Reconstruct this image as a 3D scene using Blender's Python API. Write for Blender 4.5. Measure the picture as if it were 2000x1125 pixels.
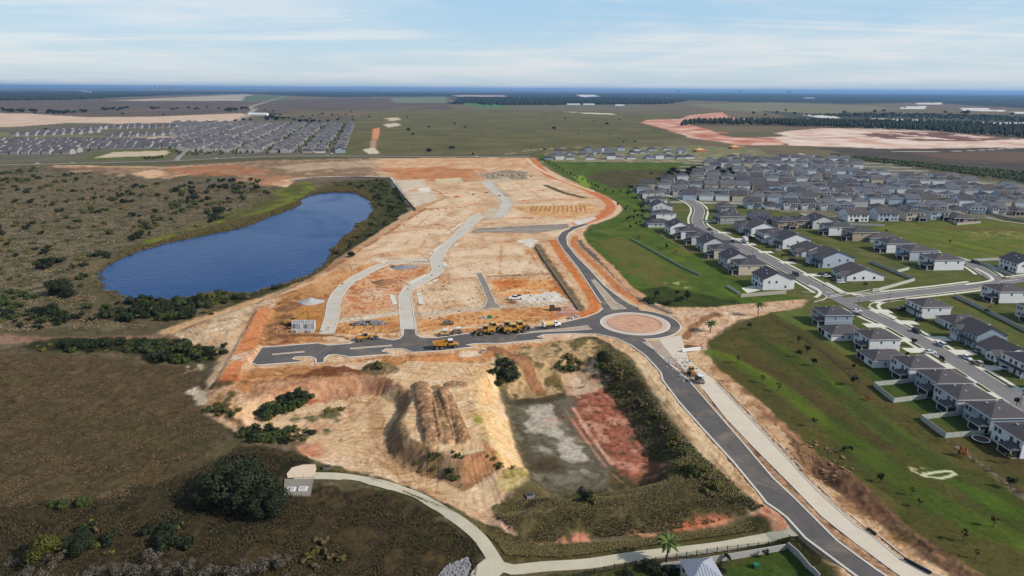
import bpy, bmesh, math, random
import numpy as np
from mathutils import Vector, Matrix
from mathutils.geometry import tessellate_polygon

for o in list(bpy.data.objects):
    bpy.data.objects.remove(o)
SC = bpy.context.scene
C = SC.collection
RNG = random.Random(7)
NR = np.random.RandomState(11)

# ------------------------------------------------------------------ camera, sky, sun, exposure
CAMZ = 100.0
PITCH = math.atan(0.291)
ROLL = 0.0062
FPX = 1333.3
cam_d = bpy.data.cameras.new("camera")
cam = bpy.data.objects.new("camera", cam_d)
C.objects.link(cam)
cam_d.sensor_width = 36.0
cam_d.lens = 24.0
cam_d.clip_start = 1.0
cam_d.clip_end = 200000.0
_r0 = Vector((1, 0, 0))
_f = Vector((0, math.cos(PITCH), -math.sin(PITCH)))
_u0 = Vector((0, math.sin(PITCH), math.cos(PITCH)))
CR = math.cos(ROLL) * _r0 + math.sin(ROLL) * _u0
CU = math.cos(ROLL) * _u0 - math.sin(ROLL) * _r0
CF = _f
cam.matrix_world = Matrix(((CR.x, CU.x, -CF.x, 0), (CR.y, CU.y, -CF.y, 0), (CR.z, CU.z, -CF.z, CAMZ), (0, 0, 0, 1)))
SC.camera = cam

SUN_AZ = math.radians(109)      # clockwise from +Y (away from the camera), towards +X
SUN_EL = math.radians(35)
sun_d = bpy.data.lights.new("sun", 'SUN')
sun = bpy.data.objects.new("sun", sun_d)
C.objects.link(sun)
sun_d.energy = 4.8
sun_d.angle = math.radians(2.5)
sun_d.color = (1.0, 0.92, 0.82)
_sd = Vector((math.sin(SUN_AZ) * math.cos(SUN_EL), math.cos(SUN_AZ) * math.cos(SUN_EL), math.sin(SUN_EL)))
sun.rotation_euler = _sd.to_track_quat('Z', 'Y').to_euler()
sun.location = (0, 0, 300)

W = bpy.data.worlds.new("World")
SC.world = W
W.use_nodes = True
nt = W.node_tree
nt.nodes.clear()
wo = nt.nodes.new('ShaderNodeOutputWorld')
bg = nt.nodes.new('ShaderNodeBackground')
sky = nt.nodes.new('ShaderNodeTexSky')
sky.sky_type = 'NISHITA'
sky.sun_disc = False
sky.sun_elevation = SUN_EL
sky.sun_rotation = SUN_AZ
sky.altitude = 100
sky.air_density = 1.0
sky.dust_density = 0.6
sky.ozone_density = 2.0
SKY_STRENGTH = 0.13
CLOUD = (4.6, 4.75, 4.9, 1)
tc = nt.nodes.new('ShaderNodeTexCoord')
sep = nt.nodes.new('ShaderNodeSeparateXYZ')
nt.links.new(tc.outputs['Generated'], sep.inputs[0])
def wm(op, a, b=None, c=None):
    n = nt.nodes.new('ShaderNodeMath'); n.operation = op
    for i, v in enumerate((a, b, c)):
        if v is None: continue
        if isinstance(v, (int, float)): n.inputs[i].default_value = v
        else: nt.links.new(v, n.inputs[i])
    return n.outputs[0]
def wramp(val, lo, hi):
    n = nt.nodes.new('ShaderNodeMapRange'); n.interpolation_type = 'SMOOTHSTEP'
    nt.links.new(val, n.inputs[0]); n.inputs[1].default_value = lo; n.inputs[2].default_value = hi
    return n.outputs[0]
zc = wm('ADD', wm('MAXIMUM', sep.outputs[2], 0.0), 0.045)
cx = wm('DIVIDE', sep.outputs[0], zc)
cy = wm('DIVIDE', sep.outputs[1], zc)
def cloud_noise(sx, sy, ox, oy, detail=6, rough=0.62, dist=0.6):
    cmb = nt.nodes.new('ShaderNodeCombineXYZ')
    nt.links.new(wm('MULTIPLY_ADD', cx, sx, ox), cmb.inputs[0])
    nt.links.new(wm('MULTIPLY_ADD', cy, sy, oy), cmb.inputs[1])
    n = nt.nodes.new('ShaderNodeTexNoise')
    n.inputs['Scale'].default_value = 1.0; n.inputs['Detail'].default_value = detail
    n.inputs['Roughness'].default_value = rough; n.inputs['Distortion'].default_value = dist
    nt.links.new(cmb.outputs[0], n.inputs['Vector'])
    return n.outputs[0]
n1 = cloud_noise(0.30, 0.22, 5.6, 2.3, 8, 0.58)
n2 = cloud_noise(0.14, 0.85, 9.3, 4.2, 7, 0.6, 1.2)
cl = wm('ADD', wm('MULTIPLY', n1, 0.62), wm('MULTIPLY', n2, 0.38))
cl = wramp(cl, 0.41, 0.62)
veil = wm('MULTIPLY', wramp(sep.outputs[2], 0.40, 0.10), 0.86)
cover = wm('MAXIMUM', wm('MULTIPLY', cl, 0.92), veil)
def wmix(f, a, b):
    n = nt.nodes.new('ShaderNodeMix'); n.data_type = 'RGBA'
    nt.links.new(f, n.inputs[0])
    for i, v in ((6, a), (7, b)):
        if isinstance(v, tuple): n.inputs[i].default_value = v
        else: nt.links.new(v, n.inputs[i])
    return n.outputs[2]
clear = wmix(wramp(sep.outputs[2], 0.0, 0.115), (4.05, 4.85, 5.3, 1), (2.75, 4.25, 5.6, 1))
veilc = wmix(cl, clear, (5.1, 5.35, 5.6, 1))
final = wmix(cover, sky.outputs[0], veilc)
nt.links.new(final, bg.inputs[0])
bg.inputs[1].default_value = SKY_STRENGTH
nt.links.new(bg.outputs[0], wo.inputs[0])

SC.view_settings.view_transform = 'Standard'
SC.view_settings.look = 'None'
SC.view_settings.exposure = 0.2
SC.view_settings.gamma = 1.0
SC.view_settings.use_curve_mapping = False
SC.render.engine = 'CYCLES'
cy_ = SC.cycles
cy_.use_denoising = True
cy_.denoiser = 'OPENIMAGEDENOISE'
cy_.max_bounces = 5
cy_.diffuse_bounces = 2
cy_.glossy_bounces = 2
cy_.transmission_bounces = 2
cy_.volume_bounces = 0
cy_.transparent_max_bounces = 6
cy_.use_adaptive_sampling = True
cy_.adaptive_threshold = 0.01
cy_.caustics_reflective = False
cy_.caustics_refractive = False

KEX = 1.45          # how bright a white horizontal surface comes out: photo colour / KEX = base colour

# ------------------------------------------------------------------ helpers
def lin(v):
    v = v / 255.0
    return v / 12.92 if v <= 0.04045 else ((v + 0.055) / 1.055) ** 2.4
def alb(c):
    return tuple(lin(v) / KEX for v in c)

def P(px, py, z=0.0):
    """the point at height z seen at photo pixel (px, py), as (x, y)"""
    u = (px - 1000.0) / FPX
    v = -(py - 562.5) / FPX
    d = CF + CR * u + CU * v
    if d.z > -0.0014:
        d.z = -0.0014
    t = (z - CAMZ) / d.z
    return (d.x * t, d.y * t)
def PX(x, y, z=0.0):
    q = Vector((x, y, z - CAMZ))
    w = q.dot(CF)
    return (1000 + FPX * q.dot(CR) / w, 562.5 - FPX * q.dot(CU) / w)
def PP(pts, z=0.0):
    return np.array([P(a, b, z) for a, b in pts])

# gradient noise
_perm = np.random.RandomState(5).permutation(4096)
def perlin(x, y, seed=0):
    xi = np.floor(x).astype(np.int64); yi = np.floor(y).astype(np.int64)
    xf = x - xi; yf = y - yi
    u = xf * xf * xf * (xf * (xf * 6 - 15) + 10); v = yf * yf * yf * (yf * (yf * 6 - 15) + 10)
    def g(ix, iy, dx, dy):
        h = _perm[(_perm[(ix + seed * 131) & 4095] + iy) & 4095]
        a = h * (2 * math.pi / 4096.0)
        return np.cos(a) * dx + np.sin(a) * dy
    a = g(xi, yi, xf, yf); b = g(xi + 1, yi, xf - 1, yf)
    c = g(xi, yi + 1, xf, yf - 1); d = g(xi + 1, yi + 1, xf - 1, yf - 1)
    return ((a + (b - a) * u) + ((c + (d - c) * u) - (a + (b - a) * u)) * v) * 1.5
def fbm(x, y, wl, octaves=3, seed=0, gain=0.5):
    s = 0; a = 1.0; t = 0
    for k in range(octaves):
        s = s + a * perlin(x / wl + 17.3 * k, y / wl - 9.1 * k, seed + k)
        t += a; a *= gain; wl = wl / 2.0
    return s / t
def sstep(x):
    x = np.clip(x, 0, 1)
    return x * x * (3 - 2 * x)
def sdf(poly, X, Y):
    """signed distance to a closed polygon, positive inside"""
    d2 = np.full(X.shape, 1e18); ins = np.zeros(X.shape, bool)
    n = len(poly)
    for i in range(n):
        x0, y0 = poly[i]; x1, y1 = poly[(i + 1) % n]
        ex, ey = x1 - x0, y1 - y0
        L = ex * ex + ey * ey + 1e-12
        wx, wy = X - x0, Y - y0
        t = np.clip((wx * ex + wy * ey) / L, 0, 1)
        dx, dy = wx - ex * t, wy - ey * t
        d2 = np.minimum(d2, dx * dx + dy * dy)
        c = (y0 > Y) != (y1 > Y)
        if ey != 0:
            ins ^= c & (X < x0 + ex * (Y - y0) / ey)
    d = np.sqrt(d2)
    return np.where(ins, d, -d)
def pdist(line, X, Y):
    """distance to an open polyline, and the length along it"""
    d2 = np.full(X.shape, 1e18); S = np.zeros(X.shape); acc = 0.0
    for i in range(len(line) - 1):
        x0, y0 = line[i]; x1, y1 = line[i + 1]
        ex, ey = x1 - x0, y1 - y0
        L = ex * ex + ey * ey + 1e-12
        t = np.clip(((X - x0) * ex + (Y - y0) * ey) / L, 0, 1)
        dx, dy = X - x0 - ex * t, Y - y0 - ey * t
        q = dx * dx + dy * dy
        m = q < d2
        d2 = np.where(m, q, d2); S = np.where(m, acc + t * math.sqrt(L), S)
        acc += math.sqrt(L)
    return np.sqrt(d2), S
def smooth_line(pts, step=3.0):
    """Catmull-Rom through world points, resampled"""
    p = [Vector((a, b)) for a, b in pts]
    p = [p[0] * 2 - p[1]] + p + [p[-1] * 2 - p[-2]]
    out = []
    for i in range(1, len(p) - 2):
        n = max(1, int((p[i + 1] - p[i]).length / step))
        for k in range(n):
            t = k / n
            a, b, c, d = p[i - 1], p[i], p[i + 1], p[i + 2]
            out.append(0.5 * ((2 * b) + (c - a) * t + (2 * a - 5 * b + 4 * c - d) * t * t + (3 * b - a - 3 * c + d) * t ** 3))
    out.append(p[-2])
    return [(q.x, q.y) for q in out]
def offset_line(pts, off):
    out = []
    for i in range(len(pts)):
        a = Vector(pts[max(0, i - 1)]); b = Vector(pts[min(len(pts) - 1, i + 1)])
        d = (b - a).normalized()
        out.append((pts[i][0] + d.y * off, pts[i][1] - d.x * off))   # positive = to the right of travel
    return out

# ------------------------------------------------------------------ materials
MATS = {}
def mat(name, col, rough=0.8, noise=0.0, scale=1.0, spec=0.3, metal=0.0, bump=0.0, col2=None, srgb=True, aspect=None):
    """principled with a noise between two colours"""
    if name in MATS: return MATS[name]
    m = bpy.data.materials.new(name); m.use_nodes = True
    n = m.node_tree.nodes; l = m.node_tree.links
    b = n['Principled BSDF']
    c = alb(col) if srgb else col
    b.inputs['Roughness'].default_value = rough
    b.inputs['Metallic'].default_value = metal
    b.inputs['Specular IOR Level'].default_value = spec
    b.inputs['Base Color'].default_value = (*c, 1)
    if noise > 0 or col2 is not None:
        tcn = n.new('ShaderNodeTexCoord')
        no = n.new('ShaderNodeTexNoise'); no.inputs['Scale'].default_value = scale; no.inputs['Detail'].default_value = 5
        no.inputs['Roughness'].default_value = 0.65
        if aspect:
            mp = n.new('ShaderNodeMapping'); mp.inputs['Scale'].default_value = aspect
            l.new(tcn.outputs['Object'], mp.inputs[0]); l.new(mp.outputs[0], no.inputs['Vector'])
        else:
            l.new(tcn.outputs['Object'], no.inputs['Vector'])
        c2 = (alb(col2) if srgb else col2) if col2 is not None else tuple(v * (1 + noise) for v in c)
        c1 = c if col2 is not None else tuple(v * (1 - noise) for v in c)
        rp = n.new('ShaderNodeMapRange'); rp.inputs[1].default_value = 0.3; rp.inputs[2].default_value = 0.7
        l.new(no.outputs[0], rp.inputs[0])
        mx = n.new('ShaderNodeMix'); mx.data_type = 'RGBA'
        mx.inputs[6].default_value = (*c1, 1); mx.inputs[7].default_value = (*c2, 1)
        l.new(rp.outputs[0], mx.inputs[0]); l.new(mx.outputs[2], b.inputs['Base Color'])
        if bump > 0:
            bp = n.new('ShaderNodeBump'); bp.inputs['Strength'].default_value = 0.6; bp.inputs['Distance'].default_value = bump
            l.new(no.outputs[0], bp.inputs['Height']); l.new(bp.outputs[0], b.inputs['Normal'])
    MATS[name] = m
    return m

def leafmat(name, col, col2, trans=0.25):
    """foliage: colour varies from leaf clump to leaf clump and from plant to plant"""
    if name in MATS: return MATS[name]
    m = bpy.data.materials.new(name); m.use_nodes = True
    n = m.node_tree.nodes; l = m.node_tree.links
    b = n['Principled BSDF']; b.inputs['Roughness'].default_value = 0.75; b.inputs['Specular IOR Level'].default_value = 0.15
    geo = n.new('ShaderNodeNewGeometry'); oi = n.new('ShaderNodeObjectInfo')
    ad = n.new('ShaderNodeMath'); ad.operation = 'MULTIPLY_ADD'; ad.inputs[1].default_value = 0.65
    m2 = n.new('ShaderNodeMath'); m2.operation = 'MULTIPLY'; m2.inputs[1].default_value = 0.35
    l.new(oi.outputs['Random'], m2.inputs[0])
    l.new(geo.outputs['Random Per Island'], ad.inputs[0]); l.new(m2.outputs[0], ad.inputs[2])
    mx = n.new('ShaderNodeMix'); mx.data_type = 'RGBA'
    mx.inputs[6].default_value = (*alb(col), 1); mx.inputs[7].default_value = (*alb(col2), 1)
    l.new(ad.outputs[0], mx.inputs[0]); l.new(mx.outputs[2], b.inputs['Base Color'])
    MATS[name] = m
    return m

# ------------------------------------------------------------------ mesh building and tagging
def tag(o, label=None, cat=None, group=None, kind=None):
    if label: o['label'] = label
    if cat: o['category'] = cat
    if group: o['group'] = group
    if kind: o['kind'] = kind
    return o
def empty(name, loc=(0, 0, 0), rz=0.0, label=None, cat=None, group=None):
    o = bpy.data.objects.new(name, None); C.objects.link(o)
    o.location = loc; o.rotation_euler = (0, 0, rz); o.empty_display_size = 0.5
    return tag(o, label, cat, group)
def kids(o):
    return [c for c in CHILD.get(o.name, ())]
CHILD = {}
def attach(o, parent):
    if parent is not None:
        o.parent = parent
        CHILD.setdefault(parent.name, []).append(o)
def link_mesh(name, me, parent=None, loc=(0, 0, 0), rz=0.0):
    o = bpy.data.objects.new(name, me); C.objects.link(o)
    o.location = loc; o.rotation_euler = (0, 0, rz)
    attach(o, parent)
    return o
class MB:
    """collects shapes and links them as ONE mesh object"""
    def __init__(s): s.v = []; s.f = []
    def add(s, v, f):
        b = len(s.v); s.v += [tuple(q) for q in v]; s.f += [tuple(i + b for i in q) for q in f]; return s
    def box(s, x0, x1, y0, y1, z0, z1, bottom=True):
        v = [(x0, y0, z0), (x1, y0, z0), (x1, y1, z0), (x0, y1, z0), (x0, y0, z1), (x1, y0, z1), (x1, y1, z1), (x0, y1, z1)]
        f = [(4, 5, 6, 7), (0, 1, 5, 4), (1, 2, 6, 5), (2, 3, 7, 6), (3, 0, 4, 7)]
        if bottom: f.append((3, 2, 1, 0))
        return s.add(v, f)
    def rbox(s, cx, cy, z0, z1, lx, ly, a=0.0, taper=1.0):
        ca, sa = math.cos(a), math.sin(a); v = []
        for z, k in ((z0, 1.0), (z1, taper)):
            for sx, sy in ((-1, -1), (1, -1), (1, 1), (-1, 1)):
                x, y = sx * lx * 0.5 * k, sy * ly * 0.5 * k
                v.append((cx + x * ca - y * sa, cy + x * sa + y * ca, z))
        return s.add(v, [(4, 5, 6, 7), (0, 1, 5, 4), (1, 2, 6, 5), (2, 3, 7, 6), (3, 0, 4, 7), (3, 2, 1, 0)])
    def tube(s, a, b, r0, r1=None, n=8, caps=True):
        a = Vector(a); b = Vector(b); r1 = r0 if r1 is None else r1
        d = (b - a).normalized(); t = Vector((0, 0, 1)) if abs(d.z) < 0.9 else Vector((1, 0, 0))
        p = d.cross(t).normalized(); q = d.cross(p)
        v = []; f = []
        for c, r in ((a, r0), (b, r1)):
            for i in range(n):
                w = 2 * math.pi * i / n
                v.append(c + p * math.cos(w) * r + q * math.sin(w) * r)
        for i in range(n):
            j = (i + 1) % n
            f.append((i, j, n + j, n + i))
        if caps: f += [tuple(reversed(range(n))), tuple(range(n, 2 * n))]
        return s.add(v, f)
    def prism(s, prof, y0, y1):
        """profile in (x, z), extruded along y"""
        n = len(prof)
        v = [(a, y0, b) for a, b in prof] + [(a, y1, b) for a, b in prof]
        f = [(i, (i + 1) % n, n + (i + 1) % n, n + i) for i in range(n)]
        f += [tuple(reversed(range(n))), tuple(range(n, 2 * n))]
        return s.add(v, f)
    def mesh(s, name, m):
        me = bpy.data.meshes.new(name)
        me.from_pydata(s.v, [], s.f)
        for q in (m if isinstance(m, (list, tuple)) else [m]): me.materials.append(q)
        me.update()
        return me
    def build(s, name, m, parent=None, loc=(0, 0, 0), rz=0.0, fix=True):
        me = s.mesh(name, m)
        if fix:
            bm = bmesh.new(); bm.from_mesh(me); bmesh.ops.recalc_face_normals(bm, faces=bm.faces); bm.to_mesh(me); bm.free()
        return link_mesh(name, me, parent, loc, rz)
def copy_tree(o, parent=None):
    c = o.copy(); C.objects.link(c)
    if parent is not None:
        c.parent = parent; CHILD.setdefault(parent.name, []).append(c)
    for ch in list(CHILD.get(o.name, ())):
        copy_tree(ch, c)
    return c
def set_mat(o, m):
    o.material_slots[0].link = 'OBJECT'; o.material_slots[0].material = m
def mesh_np(name, v, f, m, parent=None, smooth=False):
    """fast mesh from numpy arrays; f is (n,3) or (n,4)"""
    me = bpy.data.meshes.new(name)
    k = f.shape[1]
    me.vertices.add(len(v)); me.vertices.foreach_set('co', np.asarray(v, np.float32).ravel())
    me.loops.add(f.size); me.loops.foreach_set('vertex_index', np.asarray(f, np.int32).ravel())
    me.polygons.add(len(f)); me.polygons.foreach_set('loop_start', np.arange(0, f.size, k, dtype=np.int32))
    if smooth: me.polygons.foreach_set('use_smooth', np.ones(len(f), bool))
    for q in (m if isinstance(m, (list, tuple)) else [m]): me.materials.append(q)
    me.update(calc_edges=True)
    return link_mesh(name, me, parent)
# ------------------------------------------------------------------ road outlines (photo pixels, at ground level), used by the ground and by the roads
R_TOP = [(485, 707), (500, 692), (509, 679), (530, 677), (620, 670), (640, 674), (682, 671), (697, 666), (687, 662), (737, 659), (768, 664), (780, 661), (786, 654), (787, 643)]
R_TOP2 = [(812, 643), (814, 654), (822, 659), (850, 660), (935, 648), (1025, 641), (1061, 638), (1097, 630), (1145, 619), (1168, 610), (1177, 602),
          (1173, 592), (1166, 582), (1153, 562), (1127, 522), (1100, 488), (1089, 471), (1088, 463), (1097, 453), (1110, 447), (1116, 442), (1140, 437)]
R_UPR = [(1152, 438), (1124, 448), (1112, 455), (1107, 464), (1109, 478), (1127, 501), (1153, 527), (1180, 557), (1200, 573), (1226, 591), (1246, 600)]
R_BOT = [(1670, 1125), (1572, 1052), (1535, 1011), (1517, 997), (1496, 983), (1480, 962), (1433, 905), (1371, 837), (1324, 784), (1293, 742), (1290, 728), (1276, 712), (1259, 694), (1231, 674), (1200, 660), (1165, 653),
         (1110, 652), (1064, 654), (1050, 658), (1065, 663), (1000, 669), (975, 672), (955, 671), (925, 672), (911, 674), (925, 678), (868, 685), (806, 689),
         (788, 682), (754, 682), (747, 686), (764, 692), (684, 698), (655, 693), (643, 694), (635, 700), (634, 708), (617, 710), (615, 701), (606, 697), (576, 698), (572, 701), (592, 707), (502, 714), (485, 707)]
R_RIGHT = [(1262, 664), (1278, 684), (1324, 725), (1346, 743), (1387, 790), (1449, 861), (1511, 934), (1557, 977), (1637, 1057), (1712, 1112), (1732, 1125)]
RB_C = (1240, 632)
def extend(pts, n=1, k=120):
    a, b = pts[-2], pts[-1]
    L = math.hypot(b[0] - a[0], b[1] - a[1])
    return pts + [(b[0] + (b[0] - a[0]) / L * k, b[1] + (b[1] - a[1]) / L * k * 0.92)]
R_BOTX = [(1760, 1180)] + R_BOT
R_RIGHTX = R_RIGHT + [(1800, 1176)]
ROADPOLY = R_TOP + R_TOP2 + R_UPR + [(1256, 616), (1250, 640)] + R_RIGHTX + R_BOTX[:-1]
rc = np.array(P(*RB_C))
RB_R = 19.6
LANE_L = [(1286, 662), (1303, 693), (1331, 718), (1374, 762), (1418, 818), (1471, 874), (1542, 945), (1605, 1010), (1675, 1065), (1745, 1117), (1815, 1165)]
LANE_R = [(1330, 655), (1345, 703), (1399, 746), (1449, 799), (1502, 855), (1600, 960), (1675, 1027), (1707, 1047), (1765, 1095), (1820, 1124), (1890, 1160)]
SITE_L = [(786, 652), (783, 629), (780, 578), (788, 565), (801, 554), (841, 535), (845, 527), (840, 506), (849, 493), (871, 474), (900, 445), (921, 423), (937, 417)]
SITE_R = [(813, 652), (809, 629), (801, 578), (805, 567), (820, 557), (860, 535), (865, 527), (863, 506), (871, 490), (887, 471), (911, 455), (927, 437), (945, 423)]
SITE2_L = [(967, 426), (980, 399), (983, 393), (948, 365), (940, 355)]
SITE2_R = [(983, 423), (999, 399), (996, 394), (967, 365), (961, 357)]
PATH_C = [(1556, 1038), (1500, 1050), (1400, 1068), (1250, 1085), (1150, 1100), (1060, 1106), (1000, 1112), (975, 1105), (955, 1075), (930, 1043), (880, 1005), (820, 970), (750, 945), (690, 933), (640, 929), (600, 929), (575, 930)]

# ------------------------------------------------------------------ relief
def poly_z(pts, z): return PP(pts, z)
LOWLAND = poly_z([(-900, 335), (100, 335), (330, 352), (520, 378), (590, 372), (700, 358), (762, 362), (792, 412), (680, 487), (585, 552), (475, 600), (335, 647), (408, 690), (385, 745), (380, 800), (470, 865), (585, 895),
                  (700, 935), (900, 1010), (1000, 1062), (1300, 1050), (1450, 1030), (1500, 1060), (1560, 1110), (1620, 1400), (-1200, 1400)], -2.5)
POND_PX = [(203, 547), (205, 535), (222, 515), (258, 497), (330, 475), (400, 460), (470, 447), (530, 424), (575, 408), (590, 399), (583, 392), (612, 381), (650, 376), (690, 377), (718, 392), (726, 408), (718, 424), (690, 442), (672, 460), (640, 490), (640, 503), (627, 522), (590, 541), (540, 556), (490, 571), (460, 569), (420, 570), (390, 574), (360, 580), (320, 585), (280, 587), (250, 584), (225, 569)]
POND = poly_z(POND_PX, -3.3)
_d = []
for i in range(len(POND)):                     # ragged shoreline
    p0, p1 = POND[i], POND[(i + 1) % len(POND)]
    for k in range(max(1, int(math.dist(p0, p1) / 3.0))):
        t = k / max(1, int(math.dist(p0, p1) / 3.0)); _d.append(p0 + (p1 - p0) * t)
_d = np.array(_d)
POND = _d + np.stack([fbm(_d[:, 0], _d[:, 1], 11.0, 3, 21), fbm(_d[:, 0], _d[:, 1], 11.0, 3, 27)], 1) * 4.5
BOWL = poly_z([(500, 832), (560, 800), (600, 790), (700, 770), (770, 772), (792, 800), (765, 850), (760, 890), (800, 915), (880, 938), (960, 932), (1040, 945), (1000, 1000), (960, 1010), (900, 990), (740, 930), (640, 893), (585, 880)], -4.5)
PIT = poly_z([(990, 770), (1050, 760), (1130, 752), (1185, 765), (1230, 830), (1262, 900), (1240, 945), (1180, 965), (1100, 970), (1045, 957), (1030, 900), (1010, 835)], -6.5)
MOUND = poly_z([(722, 722), (764, 737), (800, 757), (813, 779), (787, 821), (803, 852), (854, 875), (900, 887), (945, 876), (935, 836), (922, 800), (915, 767), (935, 735), (950, 712), (900, 700), (800, 695), (740, 700)], 1.0)
RIDGES = [([(822, 748), (832, 790), (838, 820), (846, 850)], 2.0, 3.2), ([(858, 764), (862, 800), (868, 830), (873, 853)], 1.7, 2.5), ([(870, 766), (884, 800), (896, 830), (905, 850)], 1.7, 2.7), ([(880, 745), (905, 747)], 1.6, 2.2), ([(850, 752), (868, 756)], 1.5, 2.0)]
RIDGES = [(PP(a, 2.0), h, w) for a, h, w in RIDGES]
HEAPS = [((735, 716), 2.4, 5.5), ((752, 722), 1.8, 5), ((1632, 925), 1.5, 6), ((1660, 938), 1.7, 6.5), ((1690, 962), 1.4, 6), ((1720, 985), 1.0, 6), ((1350, 676), 1.3, 3.4), ((1001, 589), 0.8, 2.5)]
HEAPS = [(P(a[0], a[1], h * .4), h, r) for a, h, r in HEAPS]
BERM = PP([(433, 735), (462, 735), (500, 680), (527, 604), (506, 602), (470, 670)], 0.6)
SPUR = PP([(1040, 940), (1018, 915), (985, 918), (968, 925), (975, 945), (1005, 960)], -3.0)

def hgt(X, Y):
    X = np.asarray(X, float); Y = np.asarray(Y, float)
    H = np.zeros(X.shape)
    near = (Y < 900) & (Y > 20) & (np.abs(X) < 700)
    if not near.any(): return H
    x = X[near]; y = Y[near]; h = np.zeros(x.shape)
    wob = perlin(x / 9.0, y / 9.0, 3) * 1.2
    def lay(poly, z, w, o=0.0, wobble=1.0):
        nonlocal h
        lo = poly.min(0) - w - 4; hi = poly.max(0) + w + 4
        m = (x > lo[0]) & (x < hi[0]) & (y > lo[1]) & (y < hi[1])
        if not m.any(): return
        s = sdf(poly, x[m], y[m]) + wob[m] * wobble
        k = sstep((s + w * (1 - o)) / w)
        h[m] = h[m] + (z - h[m]) * k
    lay(LOWLAND, -2.5, 9, 0.0)
    lay(POND, -4.6, 7, 0.15, 0.5)
    lay(BOWL, -4.0, 9.0)
    lay(PIT, -6.5, 13)
    lay(SPUR, -3.2, 5)
    lay(MOUND, 0.6, 6.5, 0.0, 0.5)
    lay(BERM, 0.9, 2.5, 0, 0.2)
    for ln, hh, w in RIDGES:
        d, s = pdist(ln, x, y)
        k = np.clip(1 - (d / w) ** 2, 0, 1)
        h += hh * k ** 0.7 * (0.66 + 0.34 * np.abs(np.sin(s * 1.15 + 0.5 * np.sin(s) + d * .35)))
    for (qx, qy), hh, r in HEAPS:
        d = np.hypot(x - qx, y - qy) * (1 + 0.18 * wob)
        h += hh * np.clip(1 - (d / r), 0, 1) ** 1.1
    H[near] = h
    return H
def gz(x, y):
    return float(hgt(np.array([x]), np.array([y]))[0])
def G(px, py):
    """the point of the ground seen at photo pixel (px, py)"""
    z = 0.0
    for _ in range(5):
        x, y = P(px, py, z); z = 0.5 * z + 0.5 * gz(x, y)
    x, y = P(px, py, z)
    return Vector((x, y, gz(x, y)))

# ------------------------------------------------------------------ ground sheet: rings and spokes round the spot under the camera, finer where they look smaller
rows = [3.0, 15.0, 35.0, 60.0, 80.0, 100.0]
yy = 1190.0
while yy > 178.0:
    rows.append(P(1000, yy)[1])
    yy -= 1.45 if yy > 420 else 1.25 if yy > 240 else 0.7
rows = sorted(set(r for r in rows)) 
rows += [42000.0, 60000.0, 69000.0]
rows = np.array(rows)
a0 = math.radians(43.5)
cols = list(np.linspace(-a0, a0, 1160)) + list(np.linspace(a0, 2 * math.pi - a0, 70)[1:-1])
cols = np.array(cols)
NRW, NCL = len(rows), len(cols)
RR, AA = np.meshgrid(rows, cols, indexing='ij')
# far rows follow image rows at all bearings
GX = (RR / np.maximum(np.cos(np.clip(AA, -a0, a0)), 0.6) * np.sin(AA)).ravel()
GY = (RR / np.maximum(np.cos(np.clip(AA, -a0, a0)), 0.6) * np.cos(AA)).ravel()
NV = len(GX)
DIST = np.hypot(GX, GY)
SPACING = np.maximum(np.gradient(rows)[:, None] * np.ones(NCL)[None, :], RR * 2 * a0 / 1160).ravel()
FLD = {}
def field(wl, seed=0):
    key = (wl, seed)
    if key not in FLD:
        f = fbm(GX, GY, wl, 3, seed + int(wl) % 97)
        FLD[key] = f * np.clip(wl / (1.6 * SPACING) - 0.5, 0, 1)
    return FLD[key]
COLR = np.zeros((NV, 3)); ROUGH = np.full(NV, 0.10); VEG = np.zeros(NV)
def C3(*cs): return [np.array(alb(c)) for c in cs]

def paint(m, idx, k, cols, mix):
    wl, con = mix
    if len(cols) == 1:
        col = np.tile(C3(cols[0])[0], (len(idx), 1))
    else:
        cc = C3(*cols)
        t = np.clip(0.5 + field(wl)[idx] * con, 0, 1) * (len(cc) - 1)
        i = np.minimum(t.astype(int), len(cc) - 2); fr = (t - i)[:, None]
        A = np.array(cc)
        col = A[i] * (1 - fr) + A[i + 1] * fr
    COLR[idx] = COLR[idx] * (1 - k[:, None]) + col * k[:, None]

ALLIDX = np.arange(NV)
def Z(pts, *cols, z=0.0, soft=1.5, e=(10, 2.0), mix=(20, 1.2), rough=None, op=1.0, veg=None, patch=None, world=False):
    """paint a zone of the ground: outline (photo pixels at height z), photo colours of its soil or plants, edge softness, edge raggedness"""
    poly = np.array(pts, float) if world else PP(pts, z)
    mg = soft + e[1] * 2 + 1
    lo = poly.min(0) - mg; hi = poly.max(0) + mg
    idx = ALLIDX[(GX > lo[0]) & (GX < hi[0]) & (GY > lo[1]) & (GY < hi[1])]
    if len(idx) == 0: return
    s = sdf(poly, GX[idx], GY[idx])
    if e[1]: s = s + field(*([e[0]]))[idx] * e[1] * 1.6
    k = sstep(s / soft + 0.5) * op
    if patch:                      # patches inside the zone: wavelength, share 0..1
        wl, share = patch[:2]
        f = field(wl, 31)[idx]
        th = {0.15: .42, 0.25: .28, 0.35: .16, 0.5: 0.0, 0.65: -.16, 0.8: -.33}.get(share, 0.0)
        k = k * sstep((f - th) / (patch[2] if len(patch) > 2 else 0.18) + 0.5)
    m = k > 0.002
    idx = idx[m]; k = k[m]
    paint(m, idx, k, cols, mix)
    if rough is not None: ROUGH[idx] = ROUGH[idx] * (1 - k) + rough * k
    if veg is not None: VEG[idx] = VEG[idx] * (1 - k) + veg * k
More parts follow.
